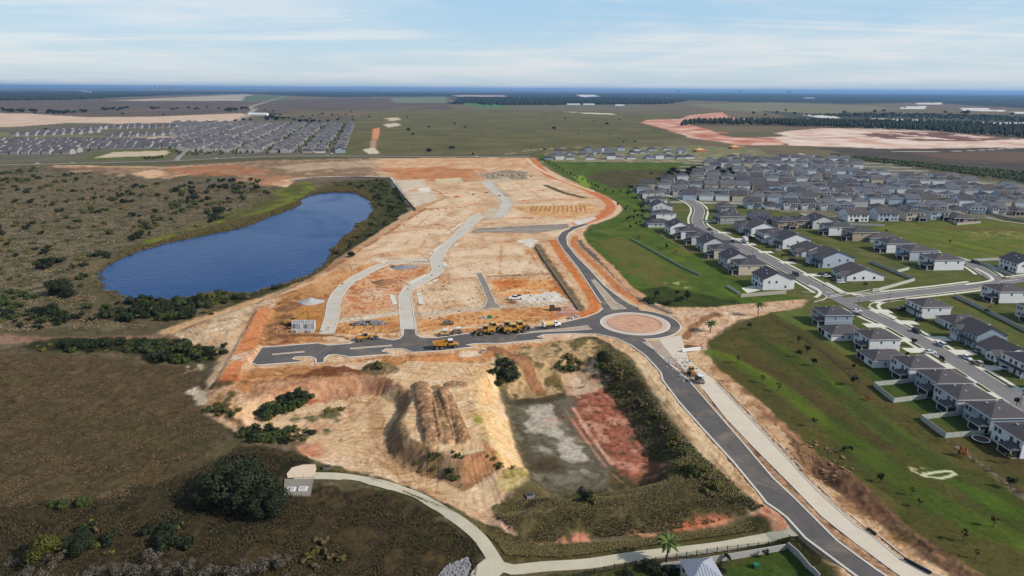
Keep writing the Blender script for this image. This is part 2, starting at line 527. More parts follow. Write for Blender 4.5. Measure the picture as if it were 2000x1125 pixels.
def L(pts, width, *cols, z=0.0, soft=0.8, e=(6, 0.5), mix=(8, 1.2), rough=None, op=1.0, smooth=True, dash=None, world=False):
    """paint a band along a line"""
    ln = list(map(tuple, pts)) if world else [P(a, b, z) for a, b in pts]
    if smooth and len(ln) > 2: ln = smooth_line(ln, max(3.0, width))
    A = np.array(ln); mg = width + soft + e[1] * 2
    lo = A.min(0) - mg; hi = A.max(0) + mg
    idx = ALLIDX[(GX > lo[0]) & (GX < hi[0]) & (GY > lo[1]) & (GY < hi[1])]
    if len(idx) == 0: return
    d, s = pdist(ln, GX[idx], GY[idx])
    s2 = width * 0.5 - d + field(e[0])[idx] * e[1] * 1.6
    k = sstep(s2 / soft + 0.5) * op
    if dash: k = k * sstep((field(dash, 53)[idx] + 0.1) / 0.25 + 0.5)
    m = k > 0.002
    paint(m, idx[m], k[m], cols, mix)
    if rough is not None: ROUGH[idx[m]] = ROUGH[idx[m]] * (1 - k[m]) + rough * k[m]

# base
COLR[:] = C3((124, 114, 86))[0]
paint(None, ALLIDX, np.ones(NV), [(112, 104, 80), (130, 116, 88), (122, 104, 86)], (250, 1.3))
# ---- far country
FAR = [(-1500, 170), (-1500, 197), (0, 197), (150, 195), (250, 189), (480, 183), (560, 187), (650, 190), (760, 189), (880, 189), (888, 203), (1000, 205), (1310, 203), (1340, 196), (1440, 199), (1650, 203), (1800, 200), (2000, 212), (3500, 225), (3500, 170)]
Z(FAR, (48, 62, 58), (54, 66, 60), (66, 76, 66), soft=60, e=(1000, 120), mix=(1000, 1.5), rough=5.0)
Z([(-1500, 172), (-1500, 187), (0, 187), (1000, 190), (2000, 196), (3500, 206), (3500, 172)], (168, 165, 158), (130, 136, 118), soft=60, e=(1000, 60), patch=(1000, 0.25, 0.15), op=0.6)
Z([(0, 196), (200, 194), (480, 190), (560, 196), (640, 192), (870, 191), (880, 214), (690, 214), (480, 225), (0, 228), (-600, 228), (-600, 196)], (128, 108, 98), (112, 98, 86), (104, 96, 84), soft=20, e=(250, 20), mix=(250, 1.4), rough=0.4)
Z([(200, 197), (330, 191), (480, 184), (505, 188), (480, 197), (340, 197)], (205, 186, 165), (150, 145, 130), soft=40, e=(250, 40), mix=(250, 1.6))
Z([(480, 187), (560, 187), (565, 196), (470, 200)], (110, 122, 88), soft=40, e=(250, 20))
Z([(760, 191), (870, 189), (872, 201), (770, 201)], (128, 138, 108), soft=40, e=(250, 20))
Z([(900, 203), (985, 204), (995, 213), (930, 212)], (92, 132, 80), (110, 130, 90), soft=30, e=(70, 5))
Z([(990, 205), (1240, 204), (1330, 213), (1250, 219), (1000, 214)], (120, 112, 92), (132, 122, 100), soft=30, e=(70, 10))
Z([(880, 186), (985, 186), (992, 189), (900, 190)], (215, 180, 160), (170, 150, 140), soft=80, e=(250, 60), mix=(250, 1.5))
Z([(1125, 185), (1160, 185), (1172, 189), (1135, 189)], (228, 222, 212), soft=80, e=(250, 40))
Z([(1340, 204), (1500, 200), (1700, 207), (1760, 213), (1600, 223), (1420, 216)], (142, 138, 106), (130, 126, 98), soft=30, e=(250, 15), mix=(250, 1.2))
Z([(1480, 216), (1600, 222), (2200, 225), (2200, 256), (1980, 248), (1700, 236), (1560, 232)], (92, 92, 80), (74, 80, 66), soft=20, e=(250, 14), mix=(250, 1.5), rough=1.0)
for q in ([(1565, 224), (1630, 226), (1640, 231), (1600, 230)], [(1760, 209), (1810, 207), (1806, 213), (1758, 213)], [(1880, 213), (1965, 215), (1960, 218), (1880, 216)], [(1970, 218), (2100, 219), (2100, 223), (1980, 222)], [(1700, 231), (1810, 234), (1800, 237), (1710, 236)], [(1880, 239), (2050, 240), (2050, 246), (1900, 243)], [(1790, 201), (1840, 202), (1838, 204), (1790, 204)]):
    Z(q, (222, 216, 206), soft=14, e=(70, 10))
# left: pale strip, far estate
Z([(-700, 218), (0, 221), (60, 222), (170, 229), (300, 228), (470, 221), (490, 226), (470, 232), (420, 243), (330, 240), (160, 243), (60, 246), (0, 249), (-700, 252)], (216, 190, 165), (200, 172, 150), soft=10, e=(70, 12), mix=(70, 1.5))
Z([(-700, 251), (0, 250), (130, 240), (420, 244), (480, 230), (560, 240), (690, 243), (652, 303), (340, 313), (0, 317), (-700, 320)], (112, 106, 90), (124, 116, 96), soft=12, e=(70, 8), mix=(70, 1.2))
Z([(-500, 258), (60, 258), (200, 266), (345, 268), (330, 273), (200, 273), (0, 279), (-500, 282)], (128, 124, 84), (140, 132, 100), soft=8, e=(70, 4))
Z([(215, 269), (330, 266), (345, 272), (215, 274)], (196, 172, 152), soft=6, e=(20, 3))
Z([(155, 313), (185, 302), (235, 293), (335, 290), (352, 296), (318, 312)], (100, 108, 56), (114, 114, 66), soft=4, e=(20, 2))
Z([(182, 309), (222, 297), (325, 294), (332, 298), (318, 304), (250, 306)], (206, 190, 164), (188, 170, 142), soft=4, e=(20, 3))
Z([(500, 228), (690, 226), (700, 243), (560, 240)], (118, 106, 86), (104, 98, 78), soft=15, e=(70, 8))
L([(690, 243), (672, 270), (648, 301)], 5, (190, 184, 168), soft=3, e=(20, .5))
L([(500, 212), (470, 232), (415, 245), (330, 256), (250, 262)], 22, (168, 160, 148), soft=8, e=(70, 3))
L([(560, 187), (500, 205), (495, 214)], 30, (160, 152, 140), soft=15, e=(70, 3))
# middle: wide pasture
Z([(686, 232), (720, 222), (800, 214), (1000, 216), (1340, 222), (1255, 238), (1300, 255), (1345, 276), (1365, 286), (1180, 293), (1060, 298), (1040, 303), (740, 303), (652, 301), (676, 262)], (122, 115, 76), (108, 104, 66), (128, 118, 84), soft=8, e=(70, 6), mix=(250, 1.6), rough=0.25)
Z([(686, 232), (1340, 224), (1345, 276), (1040, 300), (652, 301)], (98, 96, 62), soft=10, e=(70, 5), patch=(70, 0.35, 0.4), op=0.7)
Z([(726, 272), (728, 252), (741, 249), (742, 258), (738, 272)], (222, 138, 96), (205, 150, 115), soft=5, e=(20, 5))
Z([(722, 290), (724, 274), (736, 272), (734, 290)], (200, 160, 130), (160, 130, 100), soft=6, e=(20, 5))
Z([(708, 292), (730, 288), (742, 299), (720, 301)], (212, 196, 172), soft=5, e=(20, 2))
Z([(752, 231), (776, 229), (784, 234), (762, 237)], (205, 190, 160), soft=15, e=(70, 12))
Z([(748, 243), (775, 240), (784, 245), (758, 249)], (205, 192, 165), soft=12, e=(20, 6))
L([(720, 300), (800, 303), (900, 303), (980, 302), (1050, 292), (1180, 287), (1360, 288), (1500, 283)], 5, (190, 172, 146), soft=4, e=(20, 1.5), dash=70)
for q in ([(1130, 220), (1190, 221), (1205, 224), (1140, 222)], [(1100, 218), (1130, 219), (1120, 220)]):
    Z(q, (215, 205, 190), soft=20, e=(70, 10))
# right: bare earth beyond the houses
Z([(1252, 240), (1262, 234), (1330, 232), (1345, 225), (1410, 219), (1425, 229), (1510, 235), (1515, 239), (1400, 237), (1335, 240), (1400, 258), (1500, 262), (1545, 274), (1530, 284), (1440, 283), (1385, 274), (1345, 270), (1300, 252)], (224, 190, 168), (206, 150, 128), (190, 120, 98), soft=10, e=(70, 10), mix=(70, 1.8), rough=0.4)
Z([(1500, 262), (1540, 256), (1600, 251), (1700, 251), (1800, 254), (1960, 270), (2200, 278), (2200, 292), (1950, 288), (1740, 291), (1640, 287), (1540, 284)], (232, 212, 196), (222, 196, 178), (206, 166, 146), soft=8, e=(70, 10), mix=(70, 1.7), rough=0.4)
Z([(1680, 262), (1740, 257), (1830, 258), (1900, 265), (1985, 272), (1900, 276), (1800, 275), (1720, 270)], (118, 90, 82), (150, 105, 92), soft=10, e=(70, 14), mix=(70, 1.5), patch=(70, 0.65))
L([(1500, 270), (1600, 270), (1700, 268)], 14, (150, 110, 98), soft=8, e=(70, 5), op=.8)
Z([(1400, 261), (1500, 258), (1540, 266), (1500, 268), (1430, 268)], (122, 112, 84), (104, 98, 72), soft=8, e=(70, 6))
Z([(1590, 288), (1700, 291), (1950, 289), (2300, 293), (2300, 400), (2000, 358), (1900, 340), (1760, 322), (1680, 306)], (96, 86, 80), (84, 78, 70), (104, 94, 84), soft=6, e=(70, 5), mix=(70, 1.4), rough=0.4)
Z([(1780, 300), (1980, 296), (2200, 300), (2200, 322), (1960, 316), (1850, 311)], (126, 100, 84), (112, 94, 80), soft=8, e=(70, 6))
Z([(1640, 300), (1760, 318), (1880, 335), (2200, 370), (2200, 400), (1990, 358), (1840, 338), (1700, 316)], (70, 80, 52), (84, 88, 58), soft=6, e=(20, 6), patch=(20, 0.5))
L([(1745, 296), (1830, 296), (1900, 294), (2005, 288), (2100, 286)], 6, (196, 184, 168), soft=3, e=(20, .5))
# highway verge
Z([(-900, 322), (0, 318), (340, 312), (500, 306), (740, 302), (1030, 301), (1062, 292), (1060, 298), (1036, 307), (740, 309), (500, 313), (330, 322), (0, 330), (-900, 336)], (112, 104, 74), (98, 96, 66), soft=4, e=(20, 2), mix=(20, 1.3))

# ---- left lowland
LOWP = [(-900, 330), (0, 326), (100, 328), (300, 344), (500, 362), (565, 372), (600, 362), (700, 352), (765, 352), (806, 412), (690, 482), (590, 546), (478, 592), (338, 640), (425, 690), (398, 742), (396, 790), (480, 852), (600, 872), (620, 900), (760, 942), (960, 1040), (1200, 1100), (1700, 1300), (-1100, 1300)]
Z(LOWP, (112, 100, 74), (94, 85, 62), (124, 110, 84), z=-1.5, soft=3, e=(8, 2.0), mix=(20, 1.6), rough=0.35, veg=1)
Z([(-900, 330), (0, 328), (300, 345), (520, 365), (560, 400), (420, 415), (300, 460), (200, 500), (150, 560), (0, 640), (-900, 700)], (132, 120, 100), (116, 104, 84), soft=6, e=(20, 5), z=-2.5, patch=(20, 0.5, 0.4), mix=(8, 1.5))
Z([(-900, 330), (0, 328), (300, 345), (520, 365), (560, 400), (420, 415), (300, 460), (200, 500), (150, 560), (0, 640), (-900, 700)], (82, 78, 50), (70, 72, 42), soft=6, e=(20, 5), z=-2.5, patch=(8, 0.35, 0.3), mix=(8, 1.5))
Z([(-900, 690), (0, 685), (200, 700), (390, 725), (385, 790), (440, 840), (430, 880), (360, 930), (250, 960), (0, 1000), (-900, 1000)], (104, 86, 62), (94, 77, 55), (82, 70, 50), (110, 92, 64), z=-2.5, soft=5, e=(20, 4), mix=(8, 1.5), rough=0.35)
Z([(-900, 690), (0, 685), (390, 725), (440, 840), (360, 930), (0, 1000), (-900, 1000)], (84, 78, 48), (74, 62, 46), z=-2.5, soft=8, e=(20, 5), patch=(70, 0.35, 0.4), mix=(20, 1.5), op=.7)
Z([(-900, 990), (0, 985), (200, 965), (350, 930), (470, 870), (600, 880), (610, 900), (560, 960), (620, 985), (760, 950), (950, 1060), (940, 1140), (930, 1400), (-900, 1400)], (62, 56, 38), (48, 46, 30), (74, 64, 44), z=-2.5, soft=6, e=(8, 4), mix=(8, 1.6), rough=0.4)  # dark brown scrub, with the shade of a cloud also put into its colours
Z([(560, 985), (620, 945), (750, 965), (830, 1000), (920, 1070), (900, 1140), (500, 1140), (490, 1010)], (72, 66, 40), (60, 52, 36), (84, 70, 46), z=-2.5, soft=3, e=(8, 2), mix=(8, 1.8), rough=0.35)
# pond margin
import copy as _c
Z([(180, 560), (190, 525), (250, 480), (400, 440), (520, 402), (590, 374), (640, 364), (700, 362), (740, 376), (770, 410), (740, 440), (700, 478), (640, 520), (590, 552), (480, 588), (400, 592), (300, 602), (230, 596)], (98, 90, 56), (84, 80, 50), (104, 98, 58), z=-2.8, soft=4, e=(8, 3), mix=(8, 1.5), rough=0.3)
Z([(235, 484), (330, 458), (420, 425), (450, 412), (560, 368), (600, 358), (622, 372), (575, 392), (500, 428), (400, 452), (300, 474)], (124, 128, 44), (106, 108, 50), (94, 94, 52), z=-2.5, soft=5, e=(8, 3), mix=(20, 2.0))
Z([(330, 462), (450, 414), (540, 376), (520, 400), (430, 440)], (90, 82, 52), z=-2.5, soft=5, e=(8, 3), patch=(20, 0.5))
Z([(640, 360), (760, 354), (808, 410), (770, 440), (690, 490), (600, 545), (470, 592), (440, 592), (560, 552), (640, 508), (700, 440), (730, 400), (700, 372)], (68, 72, 42), (82, 80, 50), (58, 62, 38), z=-2.5, soft=3, e=(8, 2.5), mix=(8, 1.6), rough=0.4)
L([(-60, 654), (0, 655), (60, 661), (200, 660), (300, 658), (430, 656), (470, 650)], 5.5, (156, 122, 100), (132, 104, 84), z=-2.3, soft=2, e=(8, .8))
Z([(-60, 652), (50, 660), (60, 668), (-60, 676)], (156, 122, 104), z=-2.4, soft=2, e=(8, 1))
L([(100, 672), (300, 676), (400, 690)], 16, (62, 64, 36), (54, 56, 34), z=-2.5, soft=4, e=(8, 2))
L([(230, 395), (190, 392), (160, 400)], 3, (160, 130, 105), z=-2.4, soft=2, e=(8, 1), dash=20)
L([(260, 350), (175, 385), (120, 400)], 3, (150, 125, 105), z=-2.4, soft=2, e=(8, 1), dash=20)

# ---- construction ground
SITE = [(95, 322), (330, 326), (520, 314), (740, 309), (1030, 308), (1060, 325), (1100, 346), (1190, 386), (1216, 408), (1196, 424), (1150, 440), (1132, 462), (1150, 482), (1196, 520), (1232, 560), (1290, 598), (1400, 598), (1560, 584), (1600, 588), (1575, 602), (1440, 626), (1382, 662), (1378, 690), (1400, 715), (1470, 775), (1600, 890), (1700, 978), (1790, 1040), (1900, 1110), (2050, 1200),
        (1700, 1240), (1640, 1140), (1560, 1045), (1490, 1012), (1400, 932), (1330, 850), (1275, 760), (1232, 694), (1160, 664), (975, 690), (965, 730), (985, 765), (1010, 850), (1042, 940), (975, 972), (965, 1010), (1060, 1062), (1000, 1062), (900, 1000), (760, 930), (640, 890), (590, 872), (600, 835), (560, 800), (470, 836), (400, 795), (404, 742), (428, 692), (338, 642), (480, 591), (592, 545), (690, 481), (802, 412), (765, 348), (700, 344), (580, 350), (560, 366), (500, 356), (430, 332), (330, 347), (200, 332)]
Z(SITE, (220, 188, 152), (208, 170, 132), (226, 198, 166), z=0, soft=2, e=(8, 1.5), mix=(20, 1.4), rough=0.32, veg=0)
# top strip: stripped topsoil
Z([(60, 322), (330, 328), (520, 314), (740, 309), (745, 345), (700, 346), (580, 350), (500, 358), (420, 332), (330, 346), (160, 334)], (158, 126, 98), (140, 112, 86), (180, 150, 120), soft=30, e=(20, 16), mix=(20, 1.8), rough=0.5)
Z([(300, 340), (340, 325), (470, 322), (530, 336), (430, 345)], (198, 122, 74), (180, 120, 84), soft=14, e=(20, 12), mix=(20, 1.8), op=.75, patch=(20, .65, .5))
Z([(470, 352), (520, 340), (600, 346), (560, 358), (520, 366)], (190, 134, 96), soft=12, e=(20, 9), op=.7, patch=(20, .65, .5))
Z([(250, 340), (300, 330), (330, 338), (300, 346)], (216, 180, 142), soft=6, e=(20, 6))
Z([(530, 326), (600, 318), (730, 312), (738, 326), (640, 330), (580, 336)], (196, 170, 138), (170, 146, 118), soft=6, e=(20, 6), mix=(20, 1.8))
L([(560, 352), (600, 347), (680, 345), (755, 347), (772, 362)], 6, (206, 196, 180), soft=3, e=(8, 1))
Z([(740, 312), (880, 308), (1030, 309), (1060, 328), (960, 332), (850, 336), (744, 330)], (218, 176, 134), (206, 156, 110), (224, 196, 160), soft=24, e=(20, 14), mix=(20, 2), rough=0.35)
Z([(742, 330), (860, 326), (940, 332), (930, 352), (880, 356), (830, 352), (800, 372), (780, 350)], (206, 134, 88), (200, 150, 108), (190, 122, 78), soft=18, e=(20, 12), mix=(20, 2), rough=.4)
Z([(850, 350), (900, 347), (905, 356), (850, 360)], (212, 196, 160), soft=3, e=(8, 2))
for i in range(9):
    L([(880 + i * 10, 310), (905 + i * 11, 326)], 2.2, (196, 148, 104), (226, 198, 162), soft=1.5, e=(8, .8), dash=20)
Z([(935, 340), (990, 332), (1030, 336), (1030, 350), (960, 353)], (176, 160, 140), (150, 132, 112), (206, 192, 172), soft=4, e=(8, 3), mix=(8, 2.2), rough=0.5)
# lots with orange seams
LOT = ((224, 195, 160), (230, 205, 174), (212, 178, 140))
for lot in (((970, 356), (1062, 352), (1110, 385), (1000, 392)), ((1002, 400), (1120, 396), (1160, 408), (1150, 420), (980, 426)), ((935, 430), (985, 428), (1130, 428), (1100, 440)),
                    ((820, 385), (930, 372), (942, 395), (800, 410)), ((780, 415), (930, 402), (915, 425), (770, 450)), ((745, 462), (880, 440), (850, 478), (730, 495)), ((730, 505), (840, 490), (836, 505), (740, 520)),
                    ((880, 490), (1040, 478), (1090, 530), (870, 545)), ((830, 570), (920, 545), (945, 600), (815, 612))):
    Z(list(lot), *LOT, soft=3, e=(8, 2), mix=(20, 1.5))
OR = ((216, 152, 102), (204, 134, 86))
for q, w in (([(745, 500), (850, 492)], 3), ([(760, 455), (870, 445)], 2.5), ([(800, 412), (930, 398)], 3), ([(810, 384), (930, 370)], 3), ([(730, 522), (840, 510)], 2.5), ([(940, 428), (1140, 420)], 3), ([(985, 394), (1130, 388)], 2.4), ([(975, 374), (1090, 372)], 2), ([(930, 450), (1030, 462)], 3), ([(920, 470), (1040, 472)], 3)):
    L(q, w, *OR, soft=2, e=(8, 1.5), dash=20)
Z([(1000, 405), (1160, 398), (1172, 412), (1110, 428), (1040, 420)], (206, 150, 96), (222, 184, 134), soft=4, e=(8, 3), mix=(8, 2), rough=0.5)
for i in range(13):
    L([(1042 + i * 8.2, 402), (1036 + i * 9.0, 413)], 1.3, (176, 122, 76), soft=1, e=(8, .3))
L([(1040, 310), (1068, 340), (1110, 356), (1166, 380), (1190, 396), (1192, 408), (1172, 424), (1130, 438)], 10, (214, 124, 76), (206, 134, 88), soft=2.5, e=(8, 1), rough=0.15)
L([(1028, 308), (1050, 328), (1100, 352), (1160, 374)], 5, (222, 196, 166), soft=2, e=(8, 1))
L([(1200, 392), (1210, 408), (1196, 422), (1160, 436)], 5, (222, 190, 156), soft=2, e=(8, 1))
Z([(1118, 432), (1160, 424), (1165, 428), (1130, 440)], (222, 214, 204), soft=2, e=(8, 1))
L([(1066, 362), (1100, 376), (1140, 386)], 7, (110, 96, 72), (92, 84, 62), soft=3, e=(8, 1.5))
L([(1192, 385), (1215, 400), (1222, 412)], 4, (120, 108, 92), soft=2, e=(8, 1))
for q in ([(733, 498), (850, 487)], [(740, 521), (836, 513)], [(775, 416), (925, 403)], [(800, 412), (860, 407)], [(938, 429), (1135, 423)], [(925, 471), (1035, 475)], [(985, 399), (1120, 394)], [(790, 386), (930, 372)], [(955, 373), (1088, 371)], [(770, 447), (872, 438)]):
    L(q, 1.5, (158, 122, 90), (190, 140, 98), soft=1.0, e=(8, .6), dash=20)
for q in ([(965, 362), (1010, 392)], [(1010, 356), (1060, 388)], [(840, 420), (810, 445)], [(880, 415), (850, 440)], [(800, 468), (775, 492)], [(838, 462), (818, 488)], [(980, 480), (975, 535)], [(1030, 482), (1060, 535)], [(1040, 410), (1035, 424)], [(1085, 408), (1090, 424)]):
    L(q, 1.6, (206, 160, 122), (198, 150, 112), soft=1.4, e=(8, .6), dash=20)
# west rim track
L([(330, 636), (440, 600), (590, 548), (690, 488), (780, 432), (835, 396), (870, 386)], 9, (206, 170, 130), (188, 148, 108), soft=3, e=(8, 1.5), rough=.35)
L([(600, 552), (690, 496), (780, 440), (840, 400), (866, 388), (862, 378), (845, 370)], 3, (176, 124, 82), (196, 142, 96), soft=1.5, e=(8, .7), dash=20)
L([(590, 560), (680, 504), (772, 446), (834, 406)], 2, (170, 118, 80), soft=1.5, e=(8, .7), dash=20)
Z([(760, 352), (830, 350), (830, 366), (790, 372), (850, 378), (855, 390), (815, 400), (800, 395), (775, 366)], (218, 206, 188), (206, 186, 160), soft=4, e=(8, 2), mix=(8, 1.6))
Z([(815, 368), (838, 366), (842, 374), (822, 376)], (232, 226, 214), soft=3, e=(8, 1.5))
Z([(338, 640), (430, 605), (500, 588), (508, 604), (470, 640), (445, 660), (430, 650)], (214, 190, 156), (196, 166, 130), (222, 200, 170), soft=3, e=(8, 2), mix=(8, 2), rough=.35)
for off in range(7):
    L([(345 + off * 9, 640 - off), (430 + off * 10, 608 + off * 1.0), (515 + off * 8, 582 + off * 3)], 1.2, (150, 118, 88), (186, 150, 114), soft=1.2, e=(8, .8), dash=20)
# brown-orange yard round the crane and pipes
Z([(470, 640), (508, 600), (530, 600), (560, 570), (600, 555), (640, 560), (655, 585), (640, 648), (640, 668), (520, 676), (490, 680)], (188, 132, 84), (200, 150, 100), (166, 112, 72), soft=4, e=(8, 3), mix=(8, 1.8), rough=.35)
Z([(545, 650), (570, 600), (640, 596), (632, 650)], (196, 136, 72), soft=4, e=(8, 3), op=.7)
for i in range(8):
    L([(505 + i * 7, 668 - i), (528 + i * 6, 630 - i * 2), (545 + i * 7, 600 - i * 2)], 1.1, (140, 100, 72), soft=1.2, e=(8, .7), dash=8)
Z([(610, 545), (700, 520), (740, 512), (760, 520), (690, 548), (650, 575), (620, 570)], (214, 168, 120), (206, 150, 98), soft=4, e=(8, 3), mix=(8, 1.6))
Z([(680, 556), (720, 535), (830, 518), (838, 528), (790, 550), (776, 570), (772, 600), (668, 618), (672, 585)], (212, 150, 106), (222, 178, 138), (204, 132, 88), soft=4, e=(8, 3), mix=(8, 2), rough=.3)
Z([(700, 570), (740, 556), (768, 572), (720, 600)], (222, 190, 160), soft=4, e=(8, 3), patch=(8, 0.5))
Z([(735, 548), (760, 545), (765, 556), (738, 558)], (168, 122, 88), soft=3, e=(8, 1))
Z([(650, 625), (780, 612), (783, 660), (745, 658), (690, 664), (648, 650)], (206, 148, 92), (214, 166, 112), (196, 132, 84), soft=3, e=(8, 2), mix=(8, 1.8), rough=.3)
L([(640, 660), (700, 654), (780, 652)], 3.5, (222, 190, 156), soft=2, e=(8, 1))
L([(560, 655), (660, 656), (680, 662)], 2, (138, 94, 66), soft=1.5, e=(8, 1))
Z([(818, 628), (900, 612), (1000, 604), (1110, 598), (1150, 608), (1090, 624), (1000, 636), (860, 656), (818, 650)], (210, 148, 90), (220, 170, 118), (200, 134, 80), soft=3, e=(8, 2), mix=(8, 1.8), rough=.3)
L([(826, 650), (900, 640), (1060, 632)], 4, (226, 200, 168), soft=2, e=(8, 1.5), dash=20)
Z([(1085, 600), (1130, 594), (1140, 612), (1090, 616)], (206, 170, 150), (186, 140, 118), soft=3, e=(8, 2), mix=(8, 2))
# wash-out and orange patch inside the big lot
Z([(955, 548), (1000, 542), (1070, 545), (1120, 560), (1120, 575), (1000, 590), (960, 570)], (224, 168, 110), (214, 150, 88), (226, 192, 146), soft=4, e=(8, 3), mix=(8, 1.8))
Z([(958, 552), (985, 546), (1030, 548), (1025, 560), (985, 566)], (206, 118, 62), (216, 146, 84), soft=3, e=(8, 2), mix=(8, 1.6))
Z([(1080, 540), (1110, 560), (1130, 590), (1100, 592), (1075, 570)], (206, 130, 74), soft=4, e=(8, 2.5))
Z([(1020, 490), (1060, 480), (1110, 540), (1090, 545)], (206, 150, 98), soft=4, e=(8, 3), patch=(8, 0.5))
Z([(1000, 578), (1085, 570), (1115, 588), (1000, 594)], (222, 216, 206), soft=2, e=(8, 1))
Z([(1010, 470), (1040, 464), (1052, 470), (1036, 484)], (226, 220, 210), soft=2, e=(8, 1.5))
Z([(840, 545), (880, 560), (900, 590), (840, 600), (832, 570)], (190, 172, 132), soft=3, e=(8, 3), patch=(8, 0.25))
L([(955, 540), (1000, 538), (1085, 534)], 1.6, (150, 124, 96), soft=1, e=(8, .3))
# grey haul lanes between the lots
L([(648, 629), (720, 620), (785, 610)], 5, (212, 200, 180), soft=2, e=(8, .7))
L([(812, 614), (900, 606), (970, 600), (1100, 592)], 4.6, (206, 192, 170), soft=2, e=(8, .7))
L([(730, 507), (780, 512), (842, 515)], 4, (220, 208, 190), soft=2, e=(8, .7))
Z([(940, 355), (990, 345), (1000, 352), (965, 358), (1010, 395), (1000, 402), (985, 425), (960, 430), (940, 424), (970, 400), (975, 392)], (206, 192, 170), (196, 180, 156), soft=3, e=(8, 1.5))
# ditch and bank beside the upper road
L([(1050, 478), (1062, 500), (1090, 540), (1120, 580), (1135, 606)], 4.5, (146, 126, 100), (122, 110, 80), soft=2, e=(8, .8), rough=.4)
L([(1043, 484), (1058, 506), (1082, 540), (1110, 578)], 3, (160, 128, 96), soft=2, e=(8, .6))
L([(1080, 470), (1094, 495), (1118, 530), (1142, 562), (1160, 590), (1158, 606), (1130, 618)], 6, (216, 136, 80), (206, 124, 72), soft=2, e=(8, .8))
L([(1066, 472), (1080, 495), (1110, 535), (1140, 578)], 3, (214, 180, 142), soft=2, e=(8, .8))
# east bank of the upper road: orange, grey track, tan
L([(1124, 462), (1122, 478), (1145, 502), (1180, 534), (1210, 566), (1250, 592)], 5, (208, 140, 92), (196, 128, 82), soft=2, e=(8, .8))
L([(1134, 470), (1150, 490), (1190, 524), (1230, 562), (1262, 590), (1310, 610)], 5.5, (112, 104, 98), (130, 116, 104), soft=2, e=(8, .6), rough=.3)
L([(1130, 452), (1150, 478), (1190, 512), (1220, 545), (1246, 572), (1290, 596)], 4, (222, 186, 152), (206, 160, 124), soft=2, e=(8, 1))
L([(1146, 474), (1180, 506), (1216, 545), (1250, 578)], 6, (196, 150, 112), (214, 170, 130), soft=2, e=(8, 1.5), rough=.4)
# round the roundabout, eastern haul road
Z([(1290, 600), (1400, 600), (1560, 586), (1590, 588), (1562, 602), (1440, 622), (1384, 658), (1376, 690), (1340, 668), (1334, 630), (1320, 612)], (214, 178, 146), (196, 152, 118), (222, 192, 162), soft=3, e=(8, 2), mix=(8, 2), rough=.4)
L([(1330, 612), (1360, 610), (1420, 612), (1500, 602), (1575, 596)], 6, (222, 196, 168), (206, 176, 146), soft=2, e=(8, 1.2))
L([(1340, 660), (1352, 640), (1380, 620), (1400, 612)], 4, (150, 108, 78), (176, 128, 92), soft=2, e=(8, 1))
Z([(1385, 662), (1412, 648), (1436, 668), (1440, 674), (1410, 668)], (206, 168, 126), soft=3, e=(8, 1))
# strips along the south-east road
Z([(1234, 684), (1262, 702), (1290, 745), (1330, 796), (1400, 880), (1480, 975), (1500, 990), (1480, 1000), (1400, 930), (1330, 848), (1276, 760), (1240, 704)], (222, 196, 158), (208, 178, 138), soft=2, e=(8, 1.5), mix=(8, 1.6), rough=.25)
for k in range(5):
    L([(1268 - k * 4, 735 + k * 6), (1350 - k * 4, 845 + k * 6), (1440 - k * 3, 950 + k * 4)], .9, (176, 144, 108), soft=1, e=(8, .5), dash=20)
Z([(1480, 975), (1520, 1000), (1556, 1030), (1500, 1030), (1478, 1005)], (206, 140, 110), (216, 168, 132), (196, 112, 92), soft=2, e=(8, 1.5), mix=(8, 2))
Z([(1392, 712), (1440, 740), (1500, 790), (1600, 880), (1700, 970), (1800, 1045), (1960, 1150), (1960, 1200), (1800, 1110), (1700, 1030), (1600, 950), (1500, 845), (1440, 785), (1390, 735)], (214, 182, 144), (196, 160, 122), (178, 136, 98), soft=2, e=(8, 1.5), mix=(8, 2), rough=.35)
Z([(1500, 800), (1560, 845), (1640, 915), (1720, 975), (1820, 1050), (1970, 1150), (1900, 1160), (1780, 1075), (1690, 1000), (1600, 925), (1530, 850)], (126, 98, 74), (108, 84, 64), (150, 116, 86), soft=2.5, e=(8, 2), mix=(8, 1.8), rough=.4)
Z([(1450, 760), (1500, 795), (1600, 885), (1580, 880), (1500, 820)], (190, 140, 106), (150, 112, 84), soft=2, e=(8, 2), mix=(8, 2))
Z([(1592, 912), (1640, 905), (1700, 945), (1735, 985), (1700, 1000), (1640, 960), (1600, 935)], (112, 82, 60), (122, 92, 68), soft=2, e=(8, 1), mix=(8, 1.5))
L([(1300, 690), (1350, 738), (1390, 784), (1455, 860), (1520, 932), (1570, 978), (1650, 1055), (1740, 1118)], 3, (168, 128, 100), (196, 160, 126), soft=1.4, e=(8, .8), rough=.3)
Z([(1556, 1040), (1600, 1080), (1660, 1130), (1640, 1140), (1580, 1090), (1550, 1050)], (196, 150, 112), (150, 124, 84), soft=1.5, e=(8, 1), mix=(8, 2))
